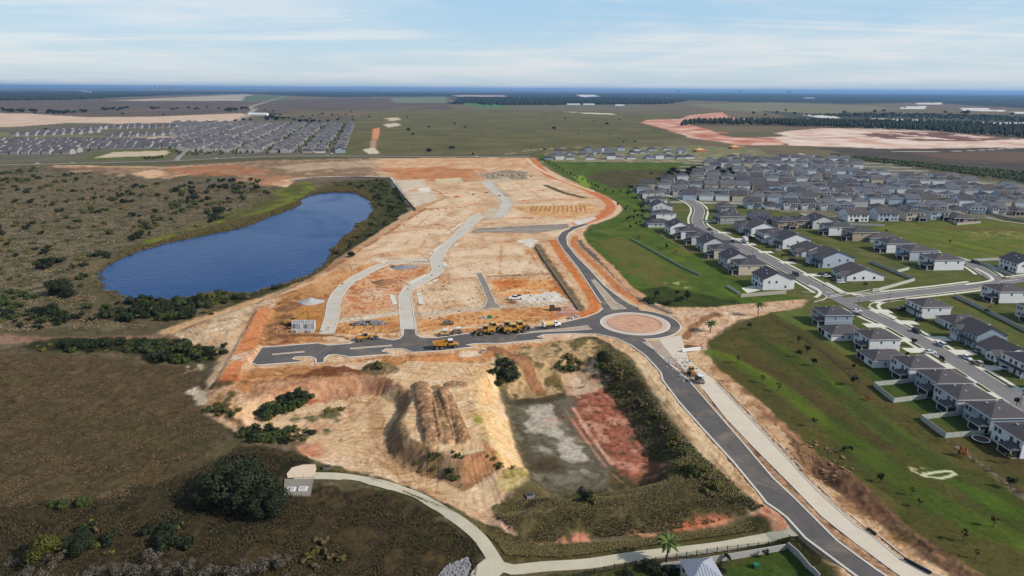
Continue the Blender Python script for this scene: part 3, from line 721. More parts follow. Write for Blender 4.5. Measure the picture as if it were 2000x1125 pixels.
# slope south of the main road
Z([(430, 742), (500, 716), (640, 712), (700, 702), (810, 692), (930, 682), (1060, 668), (1160, 664), (1100, 678), (960, 700), (950, 712), (930, 712), (800, 728), (700, 745), (560, 760), (470, 770)], (206, 152, 104), (192, 134, 86), (214, 170, 122), soft=3, e=(8, 2), mix=(8, 1.8), rough=.35)
Z([(800, 705), (900, 690), (930, 700), (880, 722), (830, 730), (800, 720)], (218, 150, 98), (222, 170, 120), soft=4, e=(8, 3), mix=(20, 1.5))
Z([(650, 712), (745, 704), (745, 718), (720, 728), (660, 722)], (226, 196, 164), soft=3, e=(8, 1.5))
Z([(560, 735), (640, 716), (720, 722), (715, 730), (640, 738), (580, 744)], (128, 78, 50), (140, 90, 60), soft=2.5, e=(8, 2))
Z([(500, 752), (620, 744), (740, 742), (780, 750), (800, 775), (780, 790), (760, 775), (640, 772), (560, 785), (480, 790)], (196, 150, 116), (178, 130, 98), (206, 164, 128), z=-2, soft=4, e=(8, 3), mix=(8, 1.8), rough=.5)
Z([(600, 778), (660, 778), (696, 790), (690, 802), (640, 800), (612, 792)], (206, 122, 92), (190, 108, 80), z=-3, soft=2, e=(8, 1.5), mix=(8, 2), rough=.5)
for i in range(14):
    L([(425 + i * 13, 735 + i * .5), (470 + i * 13, 752 - i * 1.2)], .9, (214, 156, 110), (158, 106, 72), soft=1, e=(8, .5), dash=8)
Z([(405, 752), (440, 742), (470, 770), (470, 830), (430, 812), (398, 790)], (176, 134, 98), (206, 166, 128), (110, 90, 60), z=-1, soft=3, e=(8, 2), mix=(8, 2), rough=.5)
Z([(345, 764), (385, 752), (404, 770), (402, 792), (385, 790), (380, 770)], (222, 206, 178), (196, 176, 146), z=-2, soft=2, e=(8, 1.5), mix=(8, 2))
Z([(360, 716), (400, 705), (395, 720), (370, 728)], (190, 176, 140), z=-2, soft=2, e=(8, 2), patch=(8, .5))
# bowl floor
Z([(520, 830), (600, 796), (700, 776), (770, 775), (790, 800), (758, 850), (748, 890), (790, 912), (880, 940), (950, 935), (970, 960), (960, 1010), (900, 988), (760, 930), (660, 893), (600, 870)], (226, 196, 158), (216, 184, 144), (222, 190, 150), z=-4.5, soft=2.5, e=(8, 1.5), mix=(20, 1.4), rough=.15)
Z([(560, 815), (640, 800), (700, 795), (690, 825), (640, 850), (600, 850)], (202, 160, 122), (222, 190, 152), (120, 110, 74), z=-4.5, soft=2, e=(8, 2), mix=(8, 2.2), rough=.4)
Z([(575, 872), (620, 862), (640, 880), (620, 895), (590, 890)], (214, 160, 126), (196, 132, 100), z=-4, soft=2, e=(8, 1.5), mix=(8, 2))
for k in range(6):
    L([(735 - k * 4, 775 + k * 3), (750 - k * 5, 820), (742 - k * 6, 880), (800 - k * 5, 930)], .8, (196, 158, 118), soft=1, e=(8, .5), z=-4.5, dash=20)
# mound: flanks, top, ridges
Z([(770, 770), (800, 770), (812, 780), (787, 821), (803, 852), (854, 875), (900, 887), (950, 874), (985, 900), (960, 915), (905, 946), (860, 930), (790, 905), (748, 880), (750, 845), (775, 805)], (166, 134, 102), (148, 118, 88), (182, 148, 112), z=-2, soft=2, e=(8, 1.2), mix=(8, 1.8), rough=.5)
Z([(900, 890), (948, 876), (985, 898), (905, 945)], (186, 138, 100), (168, 122, 88), z=-2, soft=2, e=(8, 1), mix=(8, 1.8), rough=.4)
Z([(722, 722), (764, 737), (800, 757), (813, 779), (787, 821), (803, 852), (854, 875), (900, 887), (945, 876), (935, 836), (922, 800), (915, 767), (935, 735), (950, 712), (900, 704), (800, 705)], (224, 190, 146), (214, 180, 138), (226, 200, 162), z=1, soft=1.5, e=(8, .8), mix=(8, 1.6), rough=.2)
Z([(920, 735), (960, 715), (975, 745), (968, 768), (1000, 830), (1022, 880), (1040, 930), (1020, 950), (985, 905), (950, 870), (938, 830), (920, 790)], (228, 194, 146), (218, 180, 130), (226, 200, 156), z=-2, soft=2, e=(8, 1.2), mix=(8, 1.6), rough=.4)
Z([(915, 800), (940, 830), (985, 890), (1030, 925), (1035, 940), (1000, 960), (965, 900), (938, 860)], (156, 148, 70), (190, 170, 96), z=-2, soft=2, e=(8, 2), patch=(8, 0.5, .3))
Z([(985, 915), (1020, 905), (1042, 930), (1035, 948), (1000, 958), (965, 950)], (196, 170, 100), (170, 150, 84), (206, 184, 130), z=-3, soft=2, e=(8, 1), mix=(8, 2))
for ln, hh, w in RIDGES:
    L(ln, w * 1.9, (180, 142, 108), (152, 116, 88), (194, 158, 124), world=True, soft=1, e=(2.5, .3), mix=(2.5, 1.6), rough=.5, smooth=False)
for (q, hh, r), cc in zip(HEAPS, [((150, 126, 94), (120, 104, 76))] * 2 + [((116, 84, 62), (130, 98, 74))] * 4 + [((160, 114, 82), (140, 98, 70))] * 2):
    t = [(q[0] + r * 1.05 * math.cos(a), q[1] + r * 1.05 * math.sin(a)) for a in np.linspace(0, 6.28, 14)[:-1]]
    Z(t, *cc, world=True, soft=1.5, e=(2.5, .8), mix=(2.5, 1.8), rough=.5)
# orange clay pad of the west end
Z([(433, 735), (462, 734), (470, 722), (500, 680), (528, 603), (507, 602), (470, 668)], (220, 148, 100), (212, 136, 88), z=.6, soft=1.2, e=(8, .4), rough=.08)
Z([(428, 736), (466, 735), (470, 744), (424, 746)], (206, 124, 80), (176, 104, 70), z=0, soft=2, e=(2.5, .8))
Z([(448, 698), (490, 684), (502, 692), (486, 706), (450, 706)], (220, 206, 190), (226, 180, 146), z=.6, soft=1.5, e=(8, .8), mix=(8, 2))
L([(472, 670), (500, 662)], 1, (190, 112, 70), z=.6, soft=.8, e=(8, .2))

# ---- east pit
Z([(965, 705), (1160, 668), (1200, 690), (1240, 740), (1290, 830), (1350, 920), (1470, 1005), (1350, 1040), (1000, 1080), (965, 1010), (980, 965), (1040, 945), (1020, 880), (990, 770)], (98, 88, 58), (84, 76, 50), (110, 98, 66), z=-3, soft=2.5, e=(8, 2), mix=(8, 1.6), rough=.4)
Z([(985, 765), (1050, 757), (1125, 742), (1150, 752), (1140, 800), (1170, 860), (1200, 915), (1190, 955), (1100, 968), (1040, 955), (1030, 900), (1008, 835)], (120, 112, 94), (102, 94, 76), (136, 126, 108), z=-6.5, soft=3, e=(8, 2), mix=(8, 1.8), rough=.15)
Z([(1010, 795), (1060, 790), (1100, 820), (1145, 880), (1140, 915), (1105, 905), (1075, 865), (1030, 840)], (196, 186, 168), (166, 156, 138), z=-6.5, soft=4, e=(8, 5), patch=(8, .65, .5), mix=(2.5, 1.6))
Z([(1030, 900), (1080, 892), (1110, 912), (1080, 924), (1040, 920)], (88, 74, 54), z=-6.5, soft=4, e=(8, 1))
Z([(985, 765), (1040, 757), (1110, 768), (1090, 785), (1010, 790)], (84, 74, 56), z=-6.5, soft=4, e=(8, 2))
Z([(1100, 815), (1130, 765), (1150, 745), (1200, 752), (1228, 800), (1262, 860), (1280, 905), (1255, 948), (1215, 925), (1165, 865)], (184, 114, 94), (166, 98, 78), (196, 140, 116), z=-6, soft=8, e=(8, 7), mix=(8, 1.6), rough=.3)
Z([(1100, 815), (1140, 750), (1200, 750), (1280, 905), (1215, 925)], (132, 84, 56), (110, 80, 50), z=-6, soft=3, e=(8, 2), patch=(2.5, .35, .3), op=.8)
L([(1105, 800), (1138, 850), (1185, 912), (1215, 940)], 1.2, (206, 156, 132), (186, 126, 102), z=-6.4, soft=1.6, e=(8, 1.2), dash=8)
L([(1120, 796), (1150, 845), (1195, 905)], 1.4, (206, 156, 132), z=-6.4, soft=1, e=(8, .4), dash=20)
Z([(975, 700), (1060, 684), (1150, 672), (1172, 684), (1150, 730), (1110, 745), (1050, 757), (1000, 760), (975, 735)], (176, 146, 106), (196, 164, 122), (120, 104, 66), z=-2.5, soft=2.5, e=(8, 2), mix=(8, 2.2), rough=.5)
Z([(1100, 730), (1160, 725), (1200, 745), (1150, 760), (1110, 770)], (206, 186, 156), (186, 150, 122), z=-5, soft=2.5, e=(8, 2), mix=(8, 2), patch=(8, .65))
L([(960, 690), (1000, 702), (1030, 720), (1056, 745)], 5, (160, 112, 80), (178, 128, 92), z=-2, soft=1.5, e=(8, .6))
Z([(895, 690), (935, 684), (940, 694), (900, 700)], (228, 206, 180), soft=2, e=(8, 1))
# near rim of the pit: weeds with pink soil showing
Z([(985, 1040), (1060, 1060), (1200, 1050), (1300, 1040), (1420, 1015), (1430, 1030), (1300, 1055), (1150, 1068), (1010, 1075)], (222, 164, 134), (206, 140, 110), z=-2.8, soft=2, e=(8, 2), patch=(8, .5, .3), mix=(8, 2))
Z([(1300, 1030), (1400, 1012), (1425, 1018), (1330, 1042)], (190, 104, 74), (206, 134, 100), z=-2.5, soft=2, e=(8, 1.5), mix=(8, 2), patch=(8, .65))
Z([(960, 1010), (1000, 1040), (1010, 1065), (960, 1035)], (222, 180, 146), z=-3, soft=1.5, e=(8, 1.5))
Z([(1180, 965), (1210, 958), (1215, 975), (1190, 985)], (206, 184, 146), z=-5, soft=2, e=(8, 1.5), patch=(8, .5))
L([(1100, 990), (1250, 985), (1400, 1000)], 10, (78, 72, 44), (90, 80, 52), z=-4, soft=3, e=(8, 2))
L([(620, 915), (700, 930), (800, 960), (900, 1010), (960, 1050)], 6, (84, 78, 46), (70, 66, 40), z=-2.7, soft=2, e=(8, 1.2))
L([(960, 1050), (990, 1080), (1100, 1085), (1300, 1062), (1480, 1035)], 6.5, (98, 88, 52), (84, 78, 48), z=-2.6, soft=2, e=(8, 1.2))
# bottom garden and its verge
Z([(935, 1135), (1000, 1128), (1150, 1112), (1300, 1092), (1545, 1050), (1600, 1090), (1660, 1160), (1660, 1400), (900, 1400)], (88, 86, 48), (74, 78, 40), z=-2, soft=1.5, e=(8, .8), mix=(8, 1.6))
Z([(1385, 1125), (1440, 1090), (1535, 1066), (1600, 1130), (1640, 1250), (1380, 1250)], (62, 84, 34), (74, 92, 40), z=-1.5, soft=1.5, e=(8, .5), mix=(8, 1.4))

# ---- green east side
Z([(1045, 304), (1070, 300), (1200, 318), (1360, 316), (1372, 335), (1290, 350), (1266, 368), (1250, 385), (1262, 405), (1262, 440), (1310, 472), (1500, 572), (1560, 574), (1570, 584), (1400, 598), (1295, 598), (1236, 562), (1200, 522), (1152, 480), (1138, 460), (1155, 442), (1202, 424), (1220, 408), (1194, 386), (1100, 344)],
  (92, 114, 42), (80, 100, 38), (102, 116, 50), soft=2, e=(8, 1.2), mix=(20, 1.6), rough=.08)
Z([(1140, 345), (1180, 332), (1300, 332), (1365, 322), (1378, 340), (1300, 350), (1270, 366), (1200, 368)], (104, 92, 62), (90, 84, 56), (78, 80, 48), soft=5, e=(20, 4), mix=(20, 1.6))
Z([(1120, 344), (1140, 342), (1155, 366), (1140, 368)], (132, 160, 60), soft=5, e=(20, 2))
Z([(1160, 470), (1215, 462), (1330, 530), (1350, 555), (1270, 560), (1220, 530)], (112, 112, 54), (118, 106, 58), (92, 108, 46), soft=5, e=(20, 3), mix=(20, 1.8), op=.85)
Z([(1245, 565), (1300, 560), (1420, 585), (1450, 590), (1400, 600), (1295, 600)], (70, 82, 36), (60, 70, 34), soft=3, e=(8, 2), mix=(8, 1.6))
Z([(1300, 552), (1340, 550), (1350, 562), (1310, 562)], (170, 164, 110), soft=3, e=(8, 2), patch=(8, .35))
Z([(1262, 400), (1300, 350), (1500, 300), (1700, 318), (2300, 410), (2300, 900), (2000, 880), (1880, 830), (1700, 700), (1600, 620), (1560, 605), (1580, 585), (1500, 570), (1320, 474), (1266, 442)], (104, 110, 58), (92, 100, 52), (116, 112, 66), soft=3, e=(8, 1), mix=(20, 1.4), rough=.06)
Z([(1270, 360), (1380, 335), (1500, 298), (1600, 302), (1900, 350), (2300, 400), (2300, 420), (1900, 428), (1640, 428), (1400, 395)], (128, 120, 108), (112, 112, 84), (150, 140, 128), soft=5, e=(20, 3), mix=(20, 1.6))
Z([(1060, 300), (1200, 288), (1360, 284), (1480, 290), (1500, 300), (1400, 318), (1200, 316), (1080, 316)], (150, 140, 112), (128, 128, 88), (170, 156, 130), soft=4, e=(20, 3), mix=(20, 1.8))
Z([(1700, 445), (1760, 437), (1910, 432), (1990, 440), (2150, 444), (2150, 512), (1900, 507), (1830, 490), (1730, 462)], (110, 122, 46), (100, 112, 44), (122, 122, 60), soft=2, e=(8, 1), mix=(20, 1.6))
Z([(1880, 452), (2000, 448), (2150, 452), (2150, 470), (2000, 468), (1900, 462)], (170, 156, 104), (128, 124, 60), soft=4, e=(8, 3), patch=(8, .5), mix=(8, 2))
Z([(1760, 440), (2000, 446), (2100, 450), (1900, 452)], (112, 98, 54), soft=4, e=(20, 3), op=.8)
# sloping green below the houses
Z([(1382, 668), (1440, 630), (1520, 606), (1560, 604), (1640, 660), (1720, 710), (1880, 820), (1990, 880), (2500, 1050), (2500, 1350), (2000, 1170), (1790, 1040), (1600, 888), (1470, 772), (1396, 712)], (94, 88, 46), (84, 82, 42), (100, 92, 50), soft=2, e=(8, 1.2), mix=(20, 1.6), rough=.08)
Z([(1510, 612), (1560, 600), (1640, 655), (1700, 700), (1660, 700), (1600, 660)], (96, 112, 46), (112, 118, 60), soft=3, e=(8, 1.2))
L([(1396, 690), (1440, 705), (1520, 752), (1600, 812), (1700, 890), (1800, 965), (1900, 1020), (2050, 1080)], 8, (102, 122, 42), (92, 108, 40), soft=4, e=(8, 1.4), mix=(20, 1.5))
L([(1510, 680), (1600, 735), (1700, 815), (1790, 880), (1880, 945), (1960, 990), (2100, 1050)], 9, (92, 116, 40), (82, 102, 38), soft=4, e=(8, 1.4), mix=(20, 1.5))
L([(1470, 660), (1560, 715), (1680, 800), (1780, 875), (1880, 930), (2000, 980)], 7, (70, 84, 34), (84, 86, 42), soft=4, e=(8, 1.4))
L([(1460, 700), (1540, 745), (1640, 815), (1720, 870)], 6, (96, 80, 48), (88, 76, 46), soft=4, e=(8, 1.4))
Z([(1620, 800), (1760, 900), (1860, 970), (1960, 1010), (2100, 1060), (2100, 1100), (1900, 1050), (1760, 980), (1640, 880)], (76, 92, 36), (66, 80, 32), soft=5, e=(20, 3), op=.6)
Z([(1700, 700), (1770, 740), (1830, 790), (1900, 830), (1880, 850), (1780, 800), (1700, 740)], (62, 86, 34), (80, 94, 42), soft=3, e=(8, 1.5))
Z([(1770, 912), (1810, 916), (1820, 928), (1780, 922)], (176, 176, 130), soft=1.5, e=(2.5, 1), patch=(2.5, .5))
L([(1800, 928), (1830, 922), (1858, 920), (1866, 926), (1840, 934), (1806, 930)], 1.0, (206, 206, 166), soft=.8, e=(2.5, .3))
Z([(1900, 865), (2000, 890), (2000, 930), (1920, 900)], (88, 76, 44), (96, 90, 52), soft=3, e=(8, 1.5))
L([(1505, 622), (1600, 680), (1680, 745), (1700, 775)], 1.6, (98, 82, 62), soft=1, e=(2.5, .4), dash=8)
L([(1860, 865), (1920, 910), (1990, 965), (2060, 1010)], 2.6, (150, 140, 110), (84, 70, 50), soft=1, e=(2.5, .6), mix=(2.5, 2))

# ------------------------------------------------------------------ heights of the sheet and its material
ROADMASK = np.zeros(NV)
def mask_poly(poly, grow=1.2):
    poly = np.array(poly, float)
    lo = poly.min(0) - 6; hi = poly.max(0) + 6
    idx = ALLIDX[(GX > lo[0]) & (GX < hi[0]) & (GY > lo[1]) & (GY < hi[1])]
    s = sdf(poly, GX[idx], GY[idx])
    k = sstep((s + grow) / 0.9)
    ROADMASK[idx] = np.maximum(ROADMASK[idx], k)
def mask_line(ln, half):
    A = np.array(ln); lo = A.min(0) - half - 3; hi = A.max(0) + half + 3
    idx = ALLIDX[(GX > lo[0]) & (GX < hi[0]) & (GY > lo[1]) & (GY < hi[1])]
    if len(idx) == 0: return
    d, s = pdist(ln, GX[idx], GY[idx])
    k = sstep((half + 1.2 - d) / 0.9)
    ROADMASK[idx] = np.maximum(ROADMASK[idx], k)

SITEMASK = np.zeros(NV)
_pl = PP(SITE); _i = ALLIDX[(GX > _pl[:, 0].min()) & (GX < _pl[:, 0].max()) & (GY > _pl[:, 1].min()) & (GY < _pl[:, 1].max())]
SITEMASK[_i] = sstep(sdf(_pl, GX[_i], GY[_i]) / 3)

# estate streets between the far rows, seen only in the gaps
for y_ in (619, 657, 694, 732, 770, 809, 849, 890, 932, 975, 1020):
    L([(150 + max(0, y_ - 700) * .35, y_ + 15 - max(0, y_ - 700) * .03), (545, y_ - 24)], 9, (176, 172, 166), (150, 150, 150), world=True, soft=2, e=(8, .5), smooth=False)
# ------------------------------------------------------------------ road sheets, kerbs, pavements
def road_mat(name, c1, c2, scale=0.12, rough=0.9, fine=3.0, dust=0.0):
    if name in MATS: return MATS[name]
    m = bpy.data.materials.new(name); m.use_nodes = True
    n = m.node_tree.nodes; l = m.node_tree.links; b = n['Principled BSDF']
    b.inputs['Roughness'].default_value = rough; b.inputs['Specular IOR Level'].default_value = 0.25
    t = n.new('ShaderNodeTexCoord')
    a = n.new('ShaderNodeTexNoise'); a.inputs['Scale'].default_value = scale; a.inputs['Detail'].default_value = 6; a.inputs['Roughness'].default_value = 0.7; a.inputs['Distortion'].default_value = 0.8
    f = n.new('ShaderNodeTexNoise'); f.inputs['Scale'].default_value = fine; f.inputs['Detail'].default_value = 3
    l.new(t.outputs['Object'], a.inputs['Vector']); l.new(t.outputs['Object'], f.inputs['Vector'])
    s = n.new('ShaderNodeMath'); s.operation = 'MULTIPLY_ADD'; s.inputs[1].default_value = 0.3
    l.new(f.outputs[0], s.inputs[0]); l.new(a.outputs[0], s.inputs[2])
    r = n.new('ShaderNodeMapRange'); r.inputs[1].default_value = 0.42; r.inputs[2].default_value = 0.88
    l.new(s.outputs[0], r.inputs[0])
    mx = n.new('ShaderNodeMix'); mx.data_type = 'RGBA'
    mx.inputs[6].default_value = (*alb(c1), 1); mx.inputs[7].default_value = (*alb(c2), 1)
    l.new(r.outputs[0], mx.inputs[0]); l.new(mx.outputs[2], b.inputs['Base Color'])
    if dust:
        dn = n.new('ShaderNodeTexNoise'); dn.inputs['Scale'].default_value = 0.045; dn.inputs['Detail'].default_value = 7; dn.inputs['Roughness'].default_value = 0.72; dn.inputs['Distortion'].default_value = 1.2
        l.new(t.outputs['Object'], dn.inputs['Vector'])
        dr = n.new('ShaderNodeMapRange'); dr.interpolation_type = 'SMOOTHSTEP'; dr.inputs[1].default_value = 0.48; dr.inputs[2].default_value = 0.75; dr.inputs[4].default_value = dust
        l.new(dn.outputs[0], dr.inputs[0])
        m2 = n.new('ShaderNodeMix'); m2.data_type = 'RGBA'; l.new(dr.outputs[0], m2.inputs[0]); l.new(mx.outputs[2], m2.inputs[6]); m2.inputs[7].default_value = (*alb((196, 168, 136)), 1)
        l.new(m2.outputs[2], b.inputs['Base Color'])
    MATS[name] = m
    return m
M_ASPH = road_mat('new_asphalt', (84, 81, 80), (104, 100, 98), dust=.35)
M_STREET = road_mat('street_asphalt', (116, 113, 114), (134, 131, 130))
M_CONC = road_mat('pale_concrete', (206, 204, 190), (226, 222, 206), 0.2)
M_KERB = road_mat('kerb_concrete', (200, 194, 184), (222, 216, 206), 0.3)
M_LIME = road_mat('crushed_limestone', (206, 194, 176), (222, 210, 190), 0.08, dust=.5)
M_BASE = road_mat('grey_base_rock', (186, 182, 172), (212, 204, 190), 0.1, dust=.7)
M_PATHC = road_mat('path_concrete', (186, 178, 156), (206, 198, 174), 0.15)
M_DARKG = road_mat('dark_prime_coat', (128, 120, 112), (150, 140, 128), 0.1, dust=.8)
M_PAINT = mat('white_road_paint', (222, 222, 220), 0.8)

def sheet(name, poly, z, m, kind='structure', parent=None):
    pts = [Vector((a, b, 0)) for a, b in poly]
    tri = tessellate_polygon([pts])
    v = [(a, b, z) for a, b in poly]
    me = bpy.data.meshes.new(name); me.from_pydata(v, [], [tuple(t) for t in tri]); me.materials.append(m)
    bm = bmesh.new(); bm.from_mesh(me)
    bmesh.ops.recalc_face_normals(bm, faces=bm.faces)
    for f in bm.faces:
        if f.normal.z < 0: f.normal_flip()
    bm.to_mesh(me); bm.free()
    o = link_mesh(name, me, parent)
    return tag(o, kind=kind)
def band(name, line, w, z, m, h=0.0, drape=False, kind='structure', parent=None, w2=None):
    """a strip of width w along a world line; h > 0 gives it sides (a kerb)"""
    l = offset_line(line, -w / 2); r = offset_line(line, w / 2)
    n = len(line)
    if drape:
        g = hgt(np.array([p[0] for p in line]), np.array([p[1] for p in line]))
    else:
        g = np.zeros(n)
    v = []; f = []
    for i in range(n):
        v += [(l[i][0], l[i][1], g[i] + z + h), (r[i][0], r[i][1], g[i] + z + h)]
    for i in range(n - 1):
        f.append((2 * i, 2 * i + 1, 2 * i + 3, 2 * i + 2))
    if h > 0:
        b = len(v)
        for i in range(n):
            v += [(l[i][0], l[i][1], g[i] + z - 0.1), (r[i][0], r[i][1], g[i] + z - 0.1)]
        for i in range(n - 1):
            f.append((b + 2 * i, 2 * i, 2 * i + 2, b + 2 * i + 2))
            f.append((2 * i + 1, b + 2 * i + 1, b + 2 * i + 3, 2 * i + 3))
    me = bpy.data.meshes.new(name); me.from_pydata(v, [], f); me.materials.append(m)
    bm = bmesh.new(); bm.from_mesh(me)
    bmesh.ops.recalc_face_normals(bm, faces=bm.faces)
    up = sum(fc.normal.z for fc in bm.faces)
    if up < 0:
        for fc in bm.faces: fc.normal_flip()
    bm.to_mesh(me); bm.free()
    return tag(link_mesh(name, me, parent), kind=kind)
def circle(c, r, n=64, a0=0, a1=2 * math.pi):
    return [(c[0] + r * math.cos(a), c[1] + r * math.sin(a)) for a in np.linspace(a0, a1, n)]
def ring(name, c, r0, r1, z, m, h=0.0, n=72):
    v = []; f = []
    for i in range(n):
        a = 2 * math.pi * i / n
        for r in (r0, r1):
            v.append((c[0] + r * math.cos(a), c[1] + r * math.sin(a), z + h))
        for r in (r0, r1):
            v.append((c[0] + r * math.cos(a), c[1] + r * math.sin(a), z - 0.1))
    for i in range(n):
        j = (i + 1) % n
        f.append((4 * i, 4 * i + 1, 4 * j + 1, 4 * j))
        f.append((4 * i + 1, 4 * i + 3, 4 * j + 3, 4 * j + 1)); f.append((4 * i + 2, 4 * i, 4 * j, 4 * j + 2))
    o = MB().add(v, f).build(name, m)
    return tag(o, kind='structure')

road_w = [P(*q) for q in ROADPOLY]
mask_poly(road_w, 0.8)
mask_poly(circle(rc, RB_R + 0.8, 48)[:-1], 0.8)
# the ring of the roundabout is a sheet of its own: the road stops at its edge
road_w = [(q if math.hypot(q[0] - rc[0], q[1] - rc[1]) > 1 else q) for q in road_w]
sheet('road', road_w, 0.03, M_ASPH)
sheet('roundabout_island', circle(rc, 11.6, 60)[:-1], 0.10, road_mat('island_soil', (214, 176, 150), (190, 140, 110), 0.25))
# roundabout: a ring of asphalt with its own paved rings
v = []; f = []
ring('roundabout', rc, 15.4, RB_R, 0.036, M_ASPH)
ring('truck_apron_kerb', rc, 14.4, 15.5, 0.04, M_KERB, 0.10)
ring('truck_apron', rc, 12.2, 14.4, 0.05, road_mat('apron_concrete', (196, 172, 156), (214, 192, 174), 0.3), 0.06)
ring('island_kerb', rc, 11.5, 12.2, 0.05, mat('island_kerb_concrete', (190, 156, 130), noise=.15, scale=.6), 0.2)
def kerbline(pts, w=0.62, side=0.0, world=False, name='kerb', sm=True):
    ln = pts if world else [P(*q) for q in pts]
    if side: ln = offset_line(ln, side)
    return band(name, ln, w, 0.03, M_KERB, 0.12)
kerbline(R_TOP, side=0.2)
kerbline(R_TOP2[:11], side=0.2)
kerbline(R_TOP2[11:], side=0.2)
kerbline(R_UPR, side=0.2)
kerbline(R_BOT[::-1], side=-0.2)
kerbline(R_BOTX[:2], side=0.2)
kerbline(R_RIGHTX, w=0.5, side=0.2)
# outer kerb of the roundabout on its open eastern side
a_s, a_e = math.atan2(*(np.array(P(1258, 665)) - rc)[::-1]), math.atan2(*(np.array(P(1252, 603)) - rc)[::-1])
kerbline(circle(rc, RB_R + 0.3, 28, a_s, a_e), world=True)

# splitter islands
M_ISL = road_mat('island_dirt', (196, 178, 158), (150, 132, 116), 0.4)
def island(pts, z=0.05):
    w = [P(*q) for q in pts]
    sheet('splitter_island', w, 0.13, M_ISL)
    kerbline(w + [w[0], w[1]], w=0.35, world=True)
island([(1155, 547), (1161, 546), (1180, 566), (1202, 590), (1224, 603), (1196, 605), (1190, 597), (1172, 572)])
island([(1148, 636), (1156, 643), (1120, 646), (1050, 649), (1008, 653), (1040, 648), (1100, 642)])
island([(682, 679), (766, 673), (766, 676), (684, 682)])
island([(531, 691), (594, 685), (595, 688), (532, 693)])
island([(1254, 668), (1290, 667), (1320, 705), (1330, 720), (1300, 702), (1272, 680)])

# pale lane under construction, grey lanes, dark cross street
lane = [P(*q) for q in LANE_L + LANE_R[::-1]]
mask_poly(lane, 0.6); sheet('limestone_lane', lane, 0.024, M_LIME)
for q, wd in ((LANE_R, 0.5),):
    ln = [P(*t) for t in q[2:]]
    band('kerb', offset_line(ln, 0.3), 0.35, 0.03, M_KERB, 0.1)
    band('kerb', offset_line(ln, -1.3), 0.25, 0.03, M_KERB, 0.1)
band('kerb', offset_line([P(*t) for t in LANE_L[3:]], -0.2), 0.3, 0.03, M_KERB, 0.1)
site = [P(*q) for q in SITE_L + SITE_R[::-1]]
mask_poly(site, 0.5); sheet('site_road', site, 0.02, M_BASE)
site2 = [P(*q) for q in SITE2_L + SITE2_R[::-1]]
mask_poly(site2, 0.5); sheet('site_road', site2, 0.02, M_BASE)
kerbline(SITE_L, w=0.55, side=-0.3); kerbline(SITE_R, w=0.55, side=0.3)
kerbline(SITE2_L, w=0.5, side=-0.3); kerbline(SITE2_R, w=0.5, side=0.3)
wl = smooth_line([P(*q) for q in [(638, 652), (648, 618), (655, 582), (676, 556), (700, 540), (740, 520), (775, 510), (835, 508)]], 4)
mask_line(wl, 2.9); band('site_road', wl, 5.4, 0.015, M_BASE)
for s in (-3, 3): band('kerb', offset_line(wl[:-6], s), 0.5, 0.03, M_KERB, 0.1)
cross = [P(*q) for q in [(918, 455), (928, 446), (1000, 442), (1108, 437), (1112, 443), (1092, 449), (1040, 456), (1030, 455), (960, 454)]]
mask_poly(cross, 0.3); sheet('cross_street', cross, 0.012, M_DARKG)
kerbline([(930, 445), (1000, 441), (1112, 436)], w=0.5); kerbline([(930, 452), (1000, 449), (1094, 449)], w=0.4)
stub = [P(*q) for q in [(929, 534), (941, 534), (953, 557), (968, 592), (975, 601), (940, 604), (950, 596), (951, 586), (941, 560)]]
mask_poly(stub, 0.3); sheet('paved_stub', stub, 0.015, M_DARKG)
kerbline([(929, 534), (941, 560), (951, 586), (946, 600)], w=.4); kerbline([(941, 534), (953, 557), (968, 592), (982, 602)], w=.4)
# short parallel bays beside the grey road
for q in ([(819, 484), (847, 478), (862, 478)], [(838, 497), (864, 478)], [(872, 456), (905, 434)], [(882, 488), (893, 476)], [(800, 553), (832, 537)], [(765, 575), (772, 595)], [(818, 572), (823, 594)], [(865, 512), (878, 526)], [(835, 555), (853, 546)]):
    ln = [P(*t) for t in q]
    if len(ln) == 2: band('parking_bay', ln, 2.4, 0.03, M_CONC, 0.04)

# concrete footpath in the foreground
path = smooth_line([tuple(G(*q)[:2]) for q in PATH_C], 2.0)
mask_line(path, 1.9)
band('footpath', path, 3.3, 0.03, M_PATHC, 0.05, drape=True)
fan = smooth_line([tuple(G(*q)[:2]) for q in [(975, 1096), (955, 1112), (940, 1135), (930, 1180)]], 2.0)
mask_line(fan, 3.0); band('footpath', fan, 6.0, 0.05, M_PATHC, 0.05, drape=True)

mask_poly([tuple(G(*q)[:2]) for q in [(553, 900), (625, 900), (625, 972), (548, 972)]], 0.5)
# ---- streets of the housing estate, all level
S1 = smooth_line([P(*q) for q in [(1296, 372), (1318, 382), (1345, 392), (1362, 403), (1366, 414), (1362, 427), (1366, 440), (1390, 454), (1450, 483), (1520, 518), (1580, 551), (1640, 585), (1700, 615), (1760, 643), (1840, 690), (1900, 727), (1965, 768), (2060, 828), (2180, 905)]], 4)
S2 = smooth_line([P(*q) for q in [(1640, 588), (1700, 582), (1760, 575), (1851, 565), (1949, 552), (2060, 538), (2200, 520)]], 4)
S3 = smooth_line([P(*q) for q in [(1580, 417), (1640, 440), (1690, 456), (1750, 474), (1800, 489), (1870, 508), (1908, 522), (1949, 550)]], 4)
for s, w in ((S1, 8.0), (S2, 8.0), (S3, 7.6)):
    mask_line(s, w / 2 + 3.4)
for i, (s, w, zz) in enumerate(((S1, 8.0, .02), (S2, 8.0, .026), (S3, 7.6, .032))):
    band('street', s, w, zz, M_STREET)
jx = np.array(P(1640, 586)); j3 = np.array(P(1949, 551))
